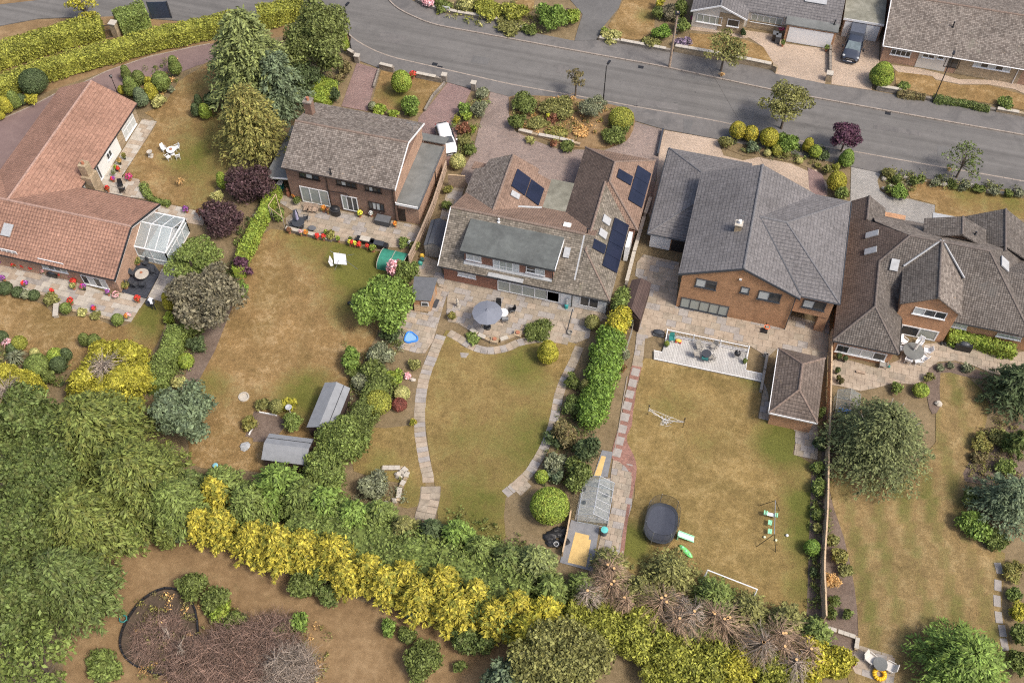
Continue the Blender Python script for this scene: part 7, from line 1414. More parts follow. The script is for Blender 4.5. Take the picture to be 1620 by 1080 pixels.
# deck with white railing
dk=pl('q3',(-5,605),(1525,925),(1545,822),(1300,770),(1345,470),(190,245),(112,512),(-5,488),z=.2)
D=thing('deck',(dk[0][0]+4,dk[0][1],0),'pale grey timber deck at the top of the family lawn','deck');MB().prism(dk,.0,.2).build('boards',M['decking'],D)
for a_,b_ in ((0,1),(6,7),(2,3),(3,4)):MB().obox(((dk[a_][0]+dk[b_][0])/2,(dk[a_][1]+dk[b_][1])/2),math.atan2(dk[b_][1]-dk[a_][1],dk[b_][0]-dk[a_][0]),math.dist(dk[a_],dk[b_]),.06,.19,.235).build('edge_trim',M['white'],D)
rl=[P('q3',190,195,1.15),P('q3',1355,435,1.15),P('q3',1325,575,1.15),P('q3',168,318,1.15)]
Rr=thing('deck_railing',(rl[0][0],rl[0][1],.2),'white balustrade along the back of the deck','railing')
def railrun(a,b,nm='top_rail'):
    MB().tube(a,b,.045,n=4).build('top_rail',M['white'],Rr);MB().tube((a[0],a[1],.35),(b[0],b[1],.35),.03,n=4).build('bottom_rail',M['white'],Rr);L=math.dist(a,b);n=max(2,int(L/.13));bl=MB()
    for k in range(n):f=(k+.5)/n;x,y=a[0]+(b[0]-a[0])*f,a[1]+(b[1]-a[1])*f;bl.tube((x,y,.35),(x,y,1.12),.014,n=4)
    bl.build('balusters',M['white'],Rr,kind='stuff')
for a_,b_ in ((0,1),(1,2),(0,3)):railrun(rl[a_],rl[b_])
for f in (0,.33,.66,1):x,y=rl[0][0]+(rl[1][0]-rl[0][0])*f,rl[0][1]+(rl[1][1]-rl[0][1])*f;MB().box(x-.05,x+.05,y-.05,y+.05,.2,1.25).build('post',M['white'],Rr)
for q in rl[2:]:MB().box(q[0]-.05,q[0]+.05,q[1]-.05,q[1]+.05,.2,1.22).build('post',M['white'],Rr)
# dark deck of the bungalow
bd=pl('a2',(745,782),(893,820),(978,662),(940,612),(860,598),(800,640));B_=thing('dark_deck',(bd[0][0]+2,bd[0][1]+2,0),'dark blue-grey decking beside the conservatory','deck');MB().prism(bd,0,.1).build('boards',bricks('dark_decking',(.045,.05,.065),(.06,.066,.085),(.025,.028,.036),4.0,.145,.014,scale2=.5),B_)

# ------------------------------------------------------------------ street furniture
def lamp(t,xb,yb,xt,yt,label,h=None):
    if h is None:b,h=hgt(t,xb,yb,xt,yt)
    else:p=P(t,xt,yt,h);b=(p[0],p[1],0)
    r=thing('street_lamp',b,label,'street lamp','street lamps');MB().tube(b,(b[0],b[1],1.2),.08,.08,8).tube((b[0],b[1],1.2),(b[0],b[1],h),.06,.045,8).build('post',M['blackmetal'],r)
    MB().tube((b[0],b[1],h-.05),(b[0]+.1,b[1]+.5,h+.05),.035).build('arm',M['blackmetal'],r);hd=MB().obox((b[0]+.12,b[1]+.6),R(78),.6,.24,h+.0,h+.12).build('lantern',M['blackmetal'],r);MB().obox((b[0]+.12,b[1]+.62),R(78),.4,.18,h-.03,h).build('lens',M['upvc'],hd)
lamp('b1',603,328,560,48,'black street lamp at the road bend beside the dark conifer');lamp('c1',0,0,615,405,'black street lamp above the grassy front island',5.2);lamp('d1',1062,626,1200,350,'black street lamp before the brown roofed bungalow')
b,h=hgt('a1',715,562,685,490);r=thing('garden_lamp',b,'black lantern post beside the bungalow gable','lamp post');MB().tube(b,(b[0],b[1],2.0),.045,.03,8).build('post',M['blackmetal'],r);MB().lathe((b[0],b[1],2.0),[(.08,0),(.16,.3),(.2,.32),(.04,.45)],6).build('lantern',M['blackmetal'],r)
b,h=hgt('c1',998,410,1057,75);r=thing('telegraph_pole',b,'brown timber telegraph pole at the far kerb','pole');MB().tube(b,(b[0],b[1],h),.15,.1,10).build('pole',M['timber'],r);MB().obox(b,R(10),.5,.5,h-.25,h-.05).build('terminal_box',M['black'],r)
for k in range(5):MB().obox((b[0]+.18,b[1]),0,.25,.03,h-3+k*.5,h-2.97+k*.5).build('step_iron',M['greymetal'],r)
MB().tube((b[0],b[1],h-.1),(4.8,75,7.6),.012,n=3).build('overhead_cable',M['black'],label='thin cable from the telegraph pole to the grey roof',cat='cable')
p=P('b1',1178,47,.7);r=thing('street_sign',(p[0],p[1],0),'small white street name plate at the corner wall','sign');MB().box(p[0]-.5,p[0]+.5,p[1]-.02,p[1]+.02,.55,.85).build('plate',M['white'],r)
for s_ in (-.35,.35):MB().tube((p[0]+s_,p[1]+.04,0),(p[0]+s_,p[1]+.04,.85),.03).build('post',M['blackmetal'],r)
# ------------------------------------------------------------------ vehicles
def vehicle(name,label,cat,front,rear,L,Wd,st,body,glassm,wheels,extra=None,tail='red'):
    f,b=Vector((front[0],front[1],0)),Vector((rear[0],rear[1],0));d=(b-f).normalized();n=Vector((-d.y,d.x,0));c=(f+b)/2;o=c-d*L/2
    root=thing(name,(c.x,c.y,0),label,cat)
    def pt(x,y,z):v=o+d*x+n*y;return (v.x,v.y,z)
    vs=[];fs=[]
    ring=lambda x,w,z0,zb,wt,zt:[pt(x,-w*.9,z0),pt(x,-w,z0+(zb-z0)*.35),pt(x,-w*.985,zb),pt(x,-wt,zt-.04),pt(x,-wt*.8,zt),pt(x,wt*.8,zt),pt(x,wt,zt-.04),pt(x,w*.985,zb),pt(x,w,z0+(zb-z0)*.35),pt(x,w*.9,z0)]
    for s_ in st:vs+=ring(*s_)
    m=10
    for k in range(len(st)-1):
        for j in range(m):fs.append((k*m+j,(k+1)*m+j,(k+1)*m+(j+1)%m,k*m+(j+1)%m))
    fs.append(list(range(m-1,-1,-1)));fs.append(list(range((len(st)-1)*m,len(st)*m)))
    bo=MB().raw(vs,fs).build('body',body,root,uv=False,smooth=True)
    md=bo.modifiers.new('edge','SUBSURF');md.levels=1;md.render_levels=1
    def panel(nm,q,mat,t=.015):MB().slabn([pt(*p) for p in q],t).build(nm,mat,root)
    for x,r in wheels:
        for s_ in (-1,1):
            w=MB().tube(pt(x,s_*(Wd/2-.2),r),pt(x,s_*(Wd/2+.01),r),r,n=16).build('wheel',M['black'],root);MB().tube(pt(x,s_*(Wd/2),r),pt(x,s_*(Wd/2+.02),r),r*.6,n=12).build('rim',M['greymetal'],w)
    if extra:extra(pt,panel,root)
    return root
whitepaint=plain('white_car_paint',(.8,.8,.8),.25,0,0);navy=plain('dark_blue_paint',(.05,.06,.085),.25,.2,0);wglass=plain('car_glass',(.035,.045,.06),.2,0,0,3,.25);lens=plain('headlamp',(.42,.44,.45),.3,0,0);redl=plain('tail_lamp',(.35,.01,.01),.3,0,0)
def car_bits(pt,panel,root):
    panel('windscreen',[(1.0,-.66,1.03),(1.0,.66,1.03),(1.56,.52,1.44),(1.56,-.52,1.44)],wglass)
    panel('rear_window',[(4.06,-.55,1.04),(4.06,.55,1.04),(3.8,.5,1.38),(3.8,-.5,1.38)][::-1],wglass)
    for s_ in (-1,1):
        q=[(1.25,s_*.87,1.0),(2.4,s_*.88,1.0),(2.4,s_*.71,1.38),(1.75,s_*.70,1.38)];panel('side_window',q if s_<0 else q[::-1],wglass);q=[(2.48,s_*.88,1.0),(3.6,s_*.87,1.0),(3.45,s_*.69,1.36),(2.48,s_*.71,1.38)];panel('side_window',q if s_<0 else q[::-1],wglass)
        MB().blob(pt(1.35,s_*1.0,1.0),.1,.1,.08,8,6).build('mirror',whitepaint,root);MB().blob(pt(.14,s_*.62,.66),.13,.13,.05,10,6).build('headlight',lens,root);MB().blob(pt(4.1,s_*.66,.85),.08,.1,.14,8,6).build('tail_light',redl,root)
    MB().slabn([pt(-.03,-.5,.38),pt(-.03,.5,.38),pt(-.02,.5,.52),pt(-.02,-.5,.52)],.02).build('grille',M['black'],root);MB().slabn([pt(-.04,-.26,.3),pt(-.04,.26,.3),pt(-.04,.26,.41),pt(-.04,-.26,.41)],.02).build('number_plate',M['white'],root)
vehicle('parked_car','white hatchback parked on the drive beside the garage','car',P('r1',520,815,.3),P('r1',335,185,.6),4.15,1.74,[(-.02,.62,.3,.55,.55,.6),(.1,.78,.22,.66,.66,.76),(.5,.85,.2,.78,.74,.86),(1.0,.87,.2,.9,.74,.98),(1.65,.87,.2,.95,.6,1.44),(2.4,.87,.2,.96,.62,1.5),(3.3,.86,.2,.96,.6,1.46),(3.85,.84,.24,.95,.55,1.3),(4.1,.76,.3,.85,.55,.98)],whitepaint,wglass,((.75,.31),(3.35,.31)),car_bits)
def van_bits(pt,panel,root):
    panel('windscreen',[(1.0,-.82,1.28),(1.0,.82,1.28),(1.7,.68,1.92),(1.7,-.68,1.92)],plain('van_windscreen',(.16,.2,.215),.2,0,.3,3,.3))
    for s_ in (-1,1):
        q=[(1.3,s_*1.01,1.22),(2.35,s_*1.01,1.22),(2.35,s_*.88,1.82),(1.85,s_*.86,1.82)];panel('side_window',q if s_<0 else q[::-1],wglass)
        MB().obox(pt(1.35,s_*1.15,0)[:2],0,.2,.2,1.15,1.4).build('mirror',M['black'],root);MB().blob(pt(.24,s_*.78,.98),.16,.16,.09,10,6).build('headlight',lens,root)
    MB().slabn([pt(-.03,-.55,.7),pt(-.03,.55,.7),pt(.0,.5,.95),pt(.0,-.5,.95)],.03).build('grille',M['black'],root);MB().slabn([pt(-.045,-.45,.79),pt(-.045,.45,.79),pt(-.045,.45,.84),pt(-.045,-.45,.84)],.02).build('chrome_bar',M['greymetal'],root)
    MB().slabn([pt(-.06,-.28,.5),pt(-.06,.28,.5),pt(-.06,.28,.62),pt(-.06,-.28,.62)],.02).build('number_plate',M['white'],root)
    vs=[pt(x,y,z) for x,y,z in ((2.9,-.84,1.9),(2.9,.84,1.9),(4.9,.84,1.9),(4.9,-.84,1.9),(2.98,-.78,2.2),(2.98,.78,2.2),(4.86,.78,2.2),(4.86,-.78,2.2))]
    MB().raw(vs,[(4,7,6,5),(0,4,5,1),(1,5,6,2),(2,6,7,3),(3,7,4,0)]).build('raised_roof',plain('dark_grey_blue_roof',(.085,.095,.12),.5,0,.1),root)
vehicle('parked_van','dark blue van with raised rear roof parked on the beige drive','van',P('q8',350,985,.2),P('q8',520,330,.3),5.0,1.98,[(-.03,.75,.35,.7,.7,.76),(.1,.92,.3,.85,.82,1.0),(.5,.97,.28,.98,.86,1.14),(1.0,.99,.28,1.1,.86,1.26),(1.8,.99,.28,1.15,.78,1.92),(2.6,.99,.28,1.15,.82,1.97),(4.0,.99,.28,1.15,.82,1.97),(4.85,.98,.3,1.15,.82,1.93),(5.0,.94,.4,1.1,.8,1.85)],navy,wglass,((.95,.34),(4.0,.34)),van_bits)

# ------------------------------------------------------------------ furniture and garden things
def chair(loc,rz,mat,label,group=None,w=.5,h=.85,back='slab',name='garden_chair',lm=None):
    x,y,z=loc;r=thing(name,loc,label,'chair',group);lm=lm or mat;k=w/.5
    def rb(nm,m,*bxs):
        mb=MB()
        for q in bxs:mb.box(x+q[0]*k,x+q[1]*k,y+q[2]*k,y+q[3]*k,z+q[4],z+q[5])
        mb.rot((x,y),rz);mb.build(nm,m,r)
    rb('seat',mat,(-.24,.24,-.22,.22,.4,.45))
    n0=MB().raw([(x-.24*k,y+.2*k,z+.45),(x+.24*k,y+.2*k,z+.45),(x+.2*k,y+.34*k,z+h),(x-.2*k,y+.34*k,z+h),(x-.24*k,y+.24*k,z+.45),(x+.24*k,y+.24*k,z+.45),(x+.2*k,y+.38*k,z+h),(x-.2*k,y+.38*k,z+h)],[(0,1,2,3),(7,6,5,4),(0,4,5,1),(1,5,6,2),(2,6,7,3),(3,7,4,0)]);n0.rot((x,y),rz);n0.build('backrest',mat,r)
    for a,b in ((-.22,-.2),(.19,-.2),(-.22,.18),(.19,.18)):rb('leg',lm,(a,a+.035,b,b+.035,0,.4))
    for a in (-.27,.24):rb('armrest',lm,(a,a+.035,-.2,.24,.62,.655),(a,a+.035,-.2,-.165,.4,.62))
    return r
def ring_chairs(c,R_,n,mat,labels,group,a0=0,z=0,**k):
    for i in range(n):
        a=a0+2*math.pi*i/n;chair((c[0]+R_*math.cos(a),c[1]+R_*math.sin(a),z),a-math.pi/2,mat,labels[i],group,**k)
def rtable(c,r,h,tm,lm,label,name='round_table',z=0,rim=None):
    t=thing(name,(c[0],c[1],z),label,'table');MB().lathe((c[0],c[1],z+h-.04),[(r*.97,0),(r,.02),(r*.98,.04)],24).build('table_top',tm,t);MB().lathe((c[0],c[1],z),[(r*.5,0),(r*.45,.05),(.05,.1),(.05,h-.04)],12).build('pedestal',lm,t);return t
wm_=M['whiteplastic']
c=P('r2',930,365,.6);rtable(c,.5,.68,wm_,wm_,'white round garden table on the bungalow lawn');MB().lathe((c[0],c[1],.68),[(.12,0),(.15,.1),(.16,.1)],10).build('dish',M['terracotta'],label='dark dish on the white lawn table',cat='dish')
for (x,y,a,lb) in ((840,350,60,'high-backed white chair at the far side of the lawn table'),(1000,335,-40,'white chair right of the lawn table'),(895,450,150,'white chair at the near left of the lawn table'),(1010,440,215,'white chair at the near right of the lawn table')):p=P('r2',x,y,.4);chair((p[0],p[1],0),R(a),wm_,lb,'white chairs round the lawn table',.46,.95 if a==60 else .85)
p=P('r2',665,385,.8);r=thing('bird_bath',(p[0],p[1],0),'stone bird bath on the bungalow lawn','bird bath');MB().lathe((p[0],p[1],0),[(.22,0),(.2,.08),(.09,.15),(.08,.65)],12).build('pedestal',M['stonepot'],r);MB().lathe((p[0],p[1],.65),[(.1,0),(.28,.1),(.3,.16),(.25,.14),(.05,.1)],16).build('bowl',M['stonepot'],r)
p=P('r2',685,440);MB().obox(p,R(20),.5,.5,0,.12).build('stone_slab',M['stonepot'],label='square stone slab beside the bird bath',cat='slab')
for k,(x,y,a,lb) in enumerate(((310,790,30,'black metal chair on the north terrace'),(335,850,200,'second black metal chair on the north terrace nearer the roof'))):p=P('r2',x,y,.4);chair((p[0],p[1],0),R(a),M['blackmetal'],lb,None,.5,.95)
c=P('q1',355,225,.75);rtable(c,.66,.75,M['slab4'],M['anthra'],'large round cream table on the dark decking',z=.1);MB().lathe((c[0]-.1,c[1]+.1,.86),[(.14,0),(.12,.08),(.1,.1)],10).build('bowl',M['terracotta'],label='brown bowl on the cream table',cat='bowl')
for i,(x,y,a) in enumerate(((120,400,130),(235,430,160),(380,440,200),(570,170,-60),(180,220,80),(430,20,-10))):p=P('q1',x,y,.4);chair((p[0],p[1],.1),R(a),M['anthra'],'dark chair at the cream table, %s clockwise from the left front'%nth[i],'dark chairs round the cream table',.48,.88)
# detached house patio
c=P('q2',555,330,.7);rtable(c,.65,.7,M['anthra'],M['anthra'],'dark round patio table with folded parasol');par=thing('closed_parasol',(c[0],c[1],0),'folded lilac parasol in the dark patio table','parasol');MB().tube((c[0],c[1],0),(c[0],c[1],2.5),.025).build('pole',M['greymetal'],par);MB().lathe((c[0],c[1],1.0),[(.1,0),(.15,.1),(.12,.9),(.03,1.45)],10).build('canopy',plain('lilac_cloth',(.33,.32,.46),.85,0,.1),par)
for i,(x,y,a) in enumerate(((680,270,-70),(610,420,190),(460,380,130),(520,230,30))):p=P('q2',x,y,.4);chair((p[0],p[1],0),R(a),M['anthra'],'dark chair at the patio table with folded parasol, %s one clockwise'%nth[i],'dark chairs round the patio table',.5,.9)
p=P('q2',795,430,.5);r=thing('small_table',(p[0],p[1],0),'small oval dark table on the patio','table');MB().lathe((p[0],p[1],.42),[(.4,0),(.42,.02),(.4,.04)],16,1.0,.75).build('table_top',M['felt_dk'],r);MB().lathe((p[0],p[1],0),[(.25,0),(.04,.05),(.04,.42)],10).build('pedestal',M['blackmetal'],r)
for k,(x,y) in enumerate(((700,110),(760,120),(850,130))):p=P('q2',x,y,.4);chair((p[0],p[1],0),R(8-4*k),M['timber'],'brown wooden chair under the patio door, %s from the left'%nth[k],'brown chairs under the patio door',.55,.9)
p=P('q2',1195,150,.5);r=thing('covered_barbecue',(p[0],p[1],0),'barbecue under a black cover by the downpipe','barbecue');MB().lathe((p[0],p[1],0),[(.5,0),(.52,.4),(.48,.85),(.42,1.05),(.2,1.15)],10,1,.8).build('cover',M['black'],r,smooth=True);MB().lathe((p[0],p[1],.8),[(.53,0),(.53,.06)],10,1,.8).build('strap',M['anthra'],r)
a_=P('b2',795,340,.5);r=thing('storage_box',(a_[0],a_[1],0),'dark grey storage box with lid on the patio','box');MB().box(a_[0]-.7,a_[0]+.7,a_[1]-.4,a_[1]+.4,0,.7).build('body',M['anthra'],r);MB().box(a_[0]-.74,a_[0]+.74,a_[1]-.44,a_[1]+.44,.7,.78).build('lid',M['felt_dk'],r)
for k,(x,y,m,lb) in enumerate(((180,205,'stonepot','covered barbecue with pale lid at the patio edge'),(400,275,'black','black bench chest behind the green net tunnel'))):
    p=P('q7',x,y,.3);r=thing('garden_chest',(p[0],p[1],0),lb,'chest');MB().box(p[0]-.9,p[0]+.9,p[1]-.3,p[1]+.3,0,.5).build('body',M['black'],r);MB().box(p[0]-.5,p[0]+.5,p[1]-.28,p[1]+.28,.5,.62).build('lid',M[m] if k==0 else M['anthra'],r)
# rotary clothes line with washing
p=P('b2',545,610);r=thing('rotary_line',p,'rotary washing line with grey arms on the scorched lawn','clothes line');MB().tube(p,(p[0],p[1],1.9),.03).build('pole',M['greymetal'],r)
ends=[P('b2',470,527,1.8),P('b2',618,548,1.8),P('b2',500,645,1.7),P('b2',640,640,1.8)]
for e in ends:MB().tube((p[0],p[1],1.2),e,.018).build('arm',M['greymetal'],r)
MB().slabn([P('b2',492,537,1.8),P('b2',497,606,1.05),P('b2',575,613,1.05),P('b2',566,548,1.8)][::-1],.02).build('towel',plain('towel_white',(.72,.72,.75),.95,0,.08,6),label='white towel hanging on the rotary line',cat='towel')
sh=MB();a_=P('b2',468,555,1.75);sh.slabn([(a_[0],a_[1],1.75),(a_[0]-.15,a_[1]-.25,1.0),(a_[0]+.1,a_[1]-.4,.6),(a_[0]+.35,a_[1]-.3,.65),(a_[0]+.25,a_[1]-.05,1.1)],.02);sh.build('shirt',plain('shirt_white',(.8,.8,.82),.9,0,.05),label='white shirt hanging at the left of the rotary line',cat='shirt')
# patio of the dormer house
c=P('r5',485,195,2.3);par=thing('parasol',(c[0],c[1],0),'grey-blue open parasol on the dormer house patio','parasol');MB().tube((c[0],c[1],0),(c[0],c[1],2.6),.03).build('pole',M['greymetal'],par)
greycloth=plain('grey_canopy',(.185,.2,.24),.9,0,.06,2);RR=1.42
for k in range(6):
    t0,t1=R(15+60*k),R(75+60*k);MB().slabn([(c[0],c[1],2.55),(c[0]+RR*math.cos(t0),c[1]+RR*math.sin(t0),2.08),(c[0]+RR*.985*math.cos((t0+t1)/2),c[1]+RR*.985*math.sin((t0+t1)/2),2.11),(c[0]+RR*math.cos(t1),c[1]+RR*math.sin(t1),2.08)],.015).build('canopy_panel',greycloth,par);MB().tube((c[0],c[1],2.5),(c[0]+RR*math.cos(t0),c[1]+RR*math.sin(t0),2.05),.012,n=4).build('rib',M['greymetal'],par)
MB().lathe((c[0],c[1],2.5),[(.2,0),(.04,.16)],6).build('vent',greycloth,par)
p=P('r5',488,335,.3);MB().lathe((p[0],p[1],0),[(.3,0),(.32,.25),(.27,.28),(.1,.2)],14).build('fire_bowl',M['black'],label='round black fire bowl beside the parasol',cat='fire bowl')
c2=P('r5',635,205,.7);rtable(c2,.5,.72,wm_,wm_,'white round table half under the grey parasol')
for x,y,a,lb in ((715,180,-60,'black chair right of the parasol table'),(655,265,200,'grey slatted chair before the parasol table'),(590,130,10,'black chair behind the parasol')):p=P('r5',x,y,.45);chair((p[0],p[1],0),R(a),M['black'] if 'black' in lb else M['felt_shed'],lb,None,.55,.95,lm=M['greymetal'])
b_=P('r5',1240,390);r=thing('washing_post',b_,'leaning dark post on the patio by the white cladding','post');MB().tube(b_,P('r5',1295,175,2.0),.05).build('post',M['anthra'],r);MB().lathe((b_[0]+.3,b_[1]-.1,0),[(.22,0),(.25,.3),(.2,.3),(.18,.1)],12).build('stone_tub',M['timber_grey'],label='brown tub beside the leaning post',cat='tub')
for x,y,lb in ((555,465,'square stone planter with terracotta dish on the patio edge'),(775,405,'square stone planter at the end of the green plants')):p=P('r5',x,y,.3);r=thing('stone_planter',(p[0],p[1],0),lb,'planter');MB().box(p[0]-.35,p[0]+.35,p[1]-.3,p[1]+.3,0,.4).build('block',M['stone'],r);MB().lathe((p[0],p[1],.4),[(.16,0),(.2,.12)],10).build('dish',M['terracotta'],r)
p=P('r5',205,150);r=thing('statue',p,'small pale statue on a post at the patio edge','statue');MB().lathe((p[0],p[1],0),[(.18,0),(.14,.5),(.1,.6),(.16,.75),(.12,.95),(.06,1.05),(.1,1.15),(.02,1.28)],10).build('figure',M['stonepot'],r,smooth=True);MB().box(p[0]-.22,p[0]+.22,p[1]-.22,p[1]+.22,0,.12).build('plinth',M['stonepot'],r)
MB().prism([(v[0],v[1]) for v in pl('b3',(1265,145),(1320,150),(1300,178),(1270,175))],.0,.03).build('inspection_cover',M['slab3'],label='stone manhole cover on the oval lawn',cat='cover')
p=[P('b3',935,22),P('b3',1008,60),P('b3',995,78),P('b3',920,80)];cx_,cy_=sum(v[0] for v in p)/4,sum(v[1] for v in p)/4;pool=thing('paddling_pool',(cx_,cy_,0),'blue shell paddling pool on the summerhouse terrace','paddling pool')
bl_=plain('blue_pool_plastic',(.05,.25,.75),.35,0,.08);ring_o=[(cx_+.64*math.cos(t)*(1+.15*math.cos(3*t)),cy_+.6*math.sin(t)*(1+.15*math.cos(3*t))) for t in [2*math.pi*k/24 for k in range(24)]];ring_i=[(cx_+(x-cx_)*.84,cy_+(y-cy_)*.84) for x,y in ring_o]
mb=MB();n=24;mb.raw([(x,y,.05) for x,y in ring_o]+[(x,y,.26) for x,y in ring_o]+[(x,y,.26) for x,y in ring_i]+[(x,y,.1) for x,y in ring_i],[(i,(i+1)%n,n+(i+1)%n,n+i) for i in range(n)]+[(n+i,n+(i+1)%n,2*n+(i+1)%n,2*n+i) for i in range(n)]+[(2*n+i,2*n+(i+1)%n,3*n+(i+1)%n,3*n+i) for i in range(n)]+[list(range(3*n,4*n))]);mb.build('shell',bl_,pool);MB().prism(ring_i,.1,.14).build('water',glass('pool_water',(.25,.45,.7),.05),pool)
for k,(x,y,c_) in enumerate(((1090,445,(.7,.45,.05)),(1085,500,(.05,.12,.12)),(1060,560,(.05,.3,.25)))):p=P('q7',x,y,.3);MB().blob((p[0],p[1],.25),.25,.2,.25,8,6,.3).box(p[0]-.2,p[0]+.2,p[1]-.15,p[1]+.15,0,.3).build('garden_toy',plain('toy_%d'%k,c_,.5,0,.1),label=('yellow toy beside the dark shed doors','dark toy below the yellow one by the shed','green toy by the fence near the shed')[k],cat='toy')
p=P('h3',910,1030);r=thing('hose_bin',p,'teal hose bin by the white cladding','bin');MB().lathe((p[0],p[1],0),[(.18,0),(.2,.5),(.15,.55)],10).build('bin',plain('teal_plastic',(.03,.3,.3),.5,0,.1),r);MB().lathe((p[0],p[1]+.1,.55),[(.16,0),(.14,.7),(.06,.8)],10).build('hood',M['lead'],r)
# family garden
c=P('q3',745,530,.9);rtable(c,.45,.72,M['anthra'],M['blackmetal'],'dark round table on the grey deck',z=.2)
for k,(x,y,a,m) in enumerate(((640,440,25,'timber_grey'),(845,440,-30,'timber_grey'),(610,550,100,'timber_grey'),(815,600,220,'timber_grey'))):p=P('q3',x,y,.5);chair((p[0],p[1],.2),R(a),M['felt_dk'] if k==9 else M['timber_grey'],'woven grey chair at the deck table, %s clockwise'%nth[k],'grey chairs on the deck',.55,.95)
p=P('q3',725,590,.8);MB().box(p[0]-.3,p[0]+.3,p[1]-.2,p[1]+.2,.65,.8).build('cushion',plain('teal_cushion',(.02,.12,.12),.8,0,.1),label='dark teal cushion on the deck table',cat='cushion')
p=P('q3',1190,515,1.0);r=thing('kettle_barbecue',(p[0],p[1],.2),'black kettle barbecue on the deck','barbecue');MB().lathe((p[0],p[1],.6),[(.08,0),(.28,.15),(.3,.3),(.25,.45),(.08,.55)],16).build('kettle',M['black'],r,smooth=True);MB().lathe((p[0],p[1],1.15),[(.03,0),(.03,.06)],8).build('knob',M['white'],r)
for k in range(3):a=R(90+120*k);MB().tube((p[0]+.1*math.cos(a),p[1]+.1*math.sin(a),.75),(p[0]+.3*math.cos(a),p[1]+.3*math.sin(a),.2),.02).build('leg',M['greymetal'],r)
teal=plain('teal_plastic_chair',(.03,.2,.18),.5,0,.1)
p=P('q3',250,330,.5);chair((p[0],p[1],.2),R(10),teal,'teal plastic child chair in the deck corner',None,.5,.9)
p=P('q3',345,350,.4);r=thing('ride_on_toy',(p[0],p[1],.2),'yellow and red ride-on toy on the deck','toy');MB().blob((p[0],p[1],.42),.3,.16,.16,10,6).build('body',plain('toy_yellow',(.75,.5,.08),.4,0,.05),r)
for s_ in (-.2,.2):MB().tube((p[0]+s_,p[1]-.18,.3),(p[0]+s_,p[1]+.18,.3),.1,n=10).build('wheel',plain('toy_red',(.5,.06,.05),.4,0,.05),r)
p=P('q3',1575,180,.4);r=thing('basketball_stand',(p[0],p[1],0),'black stand with orange ring beside the brick wall','basketball hoop');MB().box(p[0]-.3,p[0]+.3,p[1]-.25,p[1]+.25,0,.2).build('base',M['black'],r);MB().tube((p[0],p[1],.2),(p[0],p[1]+.1,1.2),.04).build('pole',M['black'],r)
om=plain('orange_ring',(.8,.16,.04),.4,0,.05)
pts=[(p[0]+.12+.25*math.cos(R(30*k)),p[1]-.15+.25*math.sin(R(30*k)),.95) for k in range(13)];MB().pipe(pts,.035).build('ring',om,r)
p=P('q3',70,225,.4);r=thing('covered_planter',(p[0],p[1],0),'dark covered planter beside the deck corner','planter');MB().blob((p[0],p[1],.3),.6,.3,.3,12,6).build('cover',M['anthra'],r);MB().box(p[0]-.5,p[0]+.5,p[1]-.3,p[1]+.3,0,.25).build('base',M['felt_dk'],r)
# trampoline
c=P('r7',415,510,.8);a_=215*mpp('r7',415,510,.8);b_=abs(P('r7',415,240,.8)[1]-P('r7',415,785,.8)[1])/2
T=thing('trampoline',(c[0],c[1],0),'oval trampoline with dark mat and safety net on the family lawn','trampoline');N=28;TA=R(14)
def el(k,s_,z):
    t=2*math.pi*k/N;ct,st_=math.cos(t),math.sin(t);u=a_*s_*math.copysign(abs(ct)**.75,ct);v=b_*s_*math.copysign(abs(st_)**.75,st_)
    return (c[0]+u*math.cos(TA-R(14.8))-v*math.sin(TA-R(14.8)),c[1]+u*math.sin(TA-R(14.8))+v*math.cos(TA-R(14.8)),z)
MB().raw([el(k,.93,.78) for k in range(N)],[list(range(N))]).build('mat',plain('trampoline_mat',(.055,.062,.085),.7,0,.12,2),T)
pad=MB().raw([el(k,.92,.8) for k in range(N)]+[el(k,1.07,.8) for k in range(N)]+[el(k,1.08,.7) for k in range(N)],[(i,(i+1)%N,N+(i+1)%N,N+i)[::-1] for i in range(N)]+[(N+i,(N+(i+1)%N),2*N+(i+1)%N,2*N+i)[::-1] for i in range(N)]).build('edge_pad',M['anthra'],T)
nm,nt_,bs_=new_mat('safety_net');tp=nd(nt_,'BsdfTransparent');mx_=nd(nt_,'MixShader');mx_.inputs[0].default_value=.33;bs_.inputs['Base Color'].default_value=(.07,.07,.075,1);nt_.links.new(tp.outputs[0],mx_.inputs[1]);nt_.links.new(bs_.outputs[0],mx_.inputs[2]);nt_.links.new(mx_.outputs[0],nt_.nodes['Material Output'].inputs[0])
MB().raw([el(k,1.04,.8) for k in range(N)]+[el(k,1.12,1.7) for k in range(N)]+[el(k,1.06,2.35) for k in range(N)],[(i,(i+1)%N,N+(i+1)%N,N+i) for i in range(N)]+[(N+i,N+(i+1)%N,2*N+(i+1)%N,2*N+i) for i in range(N)]).build('safety_net',nm,T)
MB().raw([el(k,1.06,.0) for k in range(N)]+[el(k,1.07,.72) for k in range(N)],[(i,(i+1)%N,N+(i+1)%N,N+i) for i in range(N)]).build('skirt',nm,T)
for k in range(0,N,4):MB().pipe([el(k,1.08,0),el(k,1.14,.9),el(k,1.12,2.0),el(k,1.06,2.4)],.025,6).build('pole',M['greymetal'],T)
MB().pipe([el(k%N,1.06,2.36) for k in range(N+1)],.014,4).build('top_ring',M['black'],T)
gm=plain('mint_plastic',(.3,.68,.42),.4,0,.08);gm2=plain('green_plastic',(.2,.68,.2),.35,0,.08)
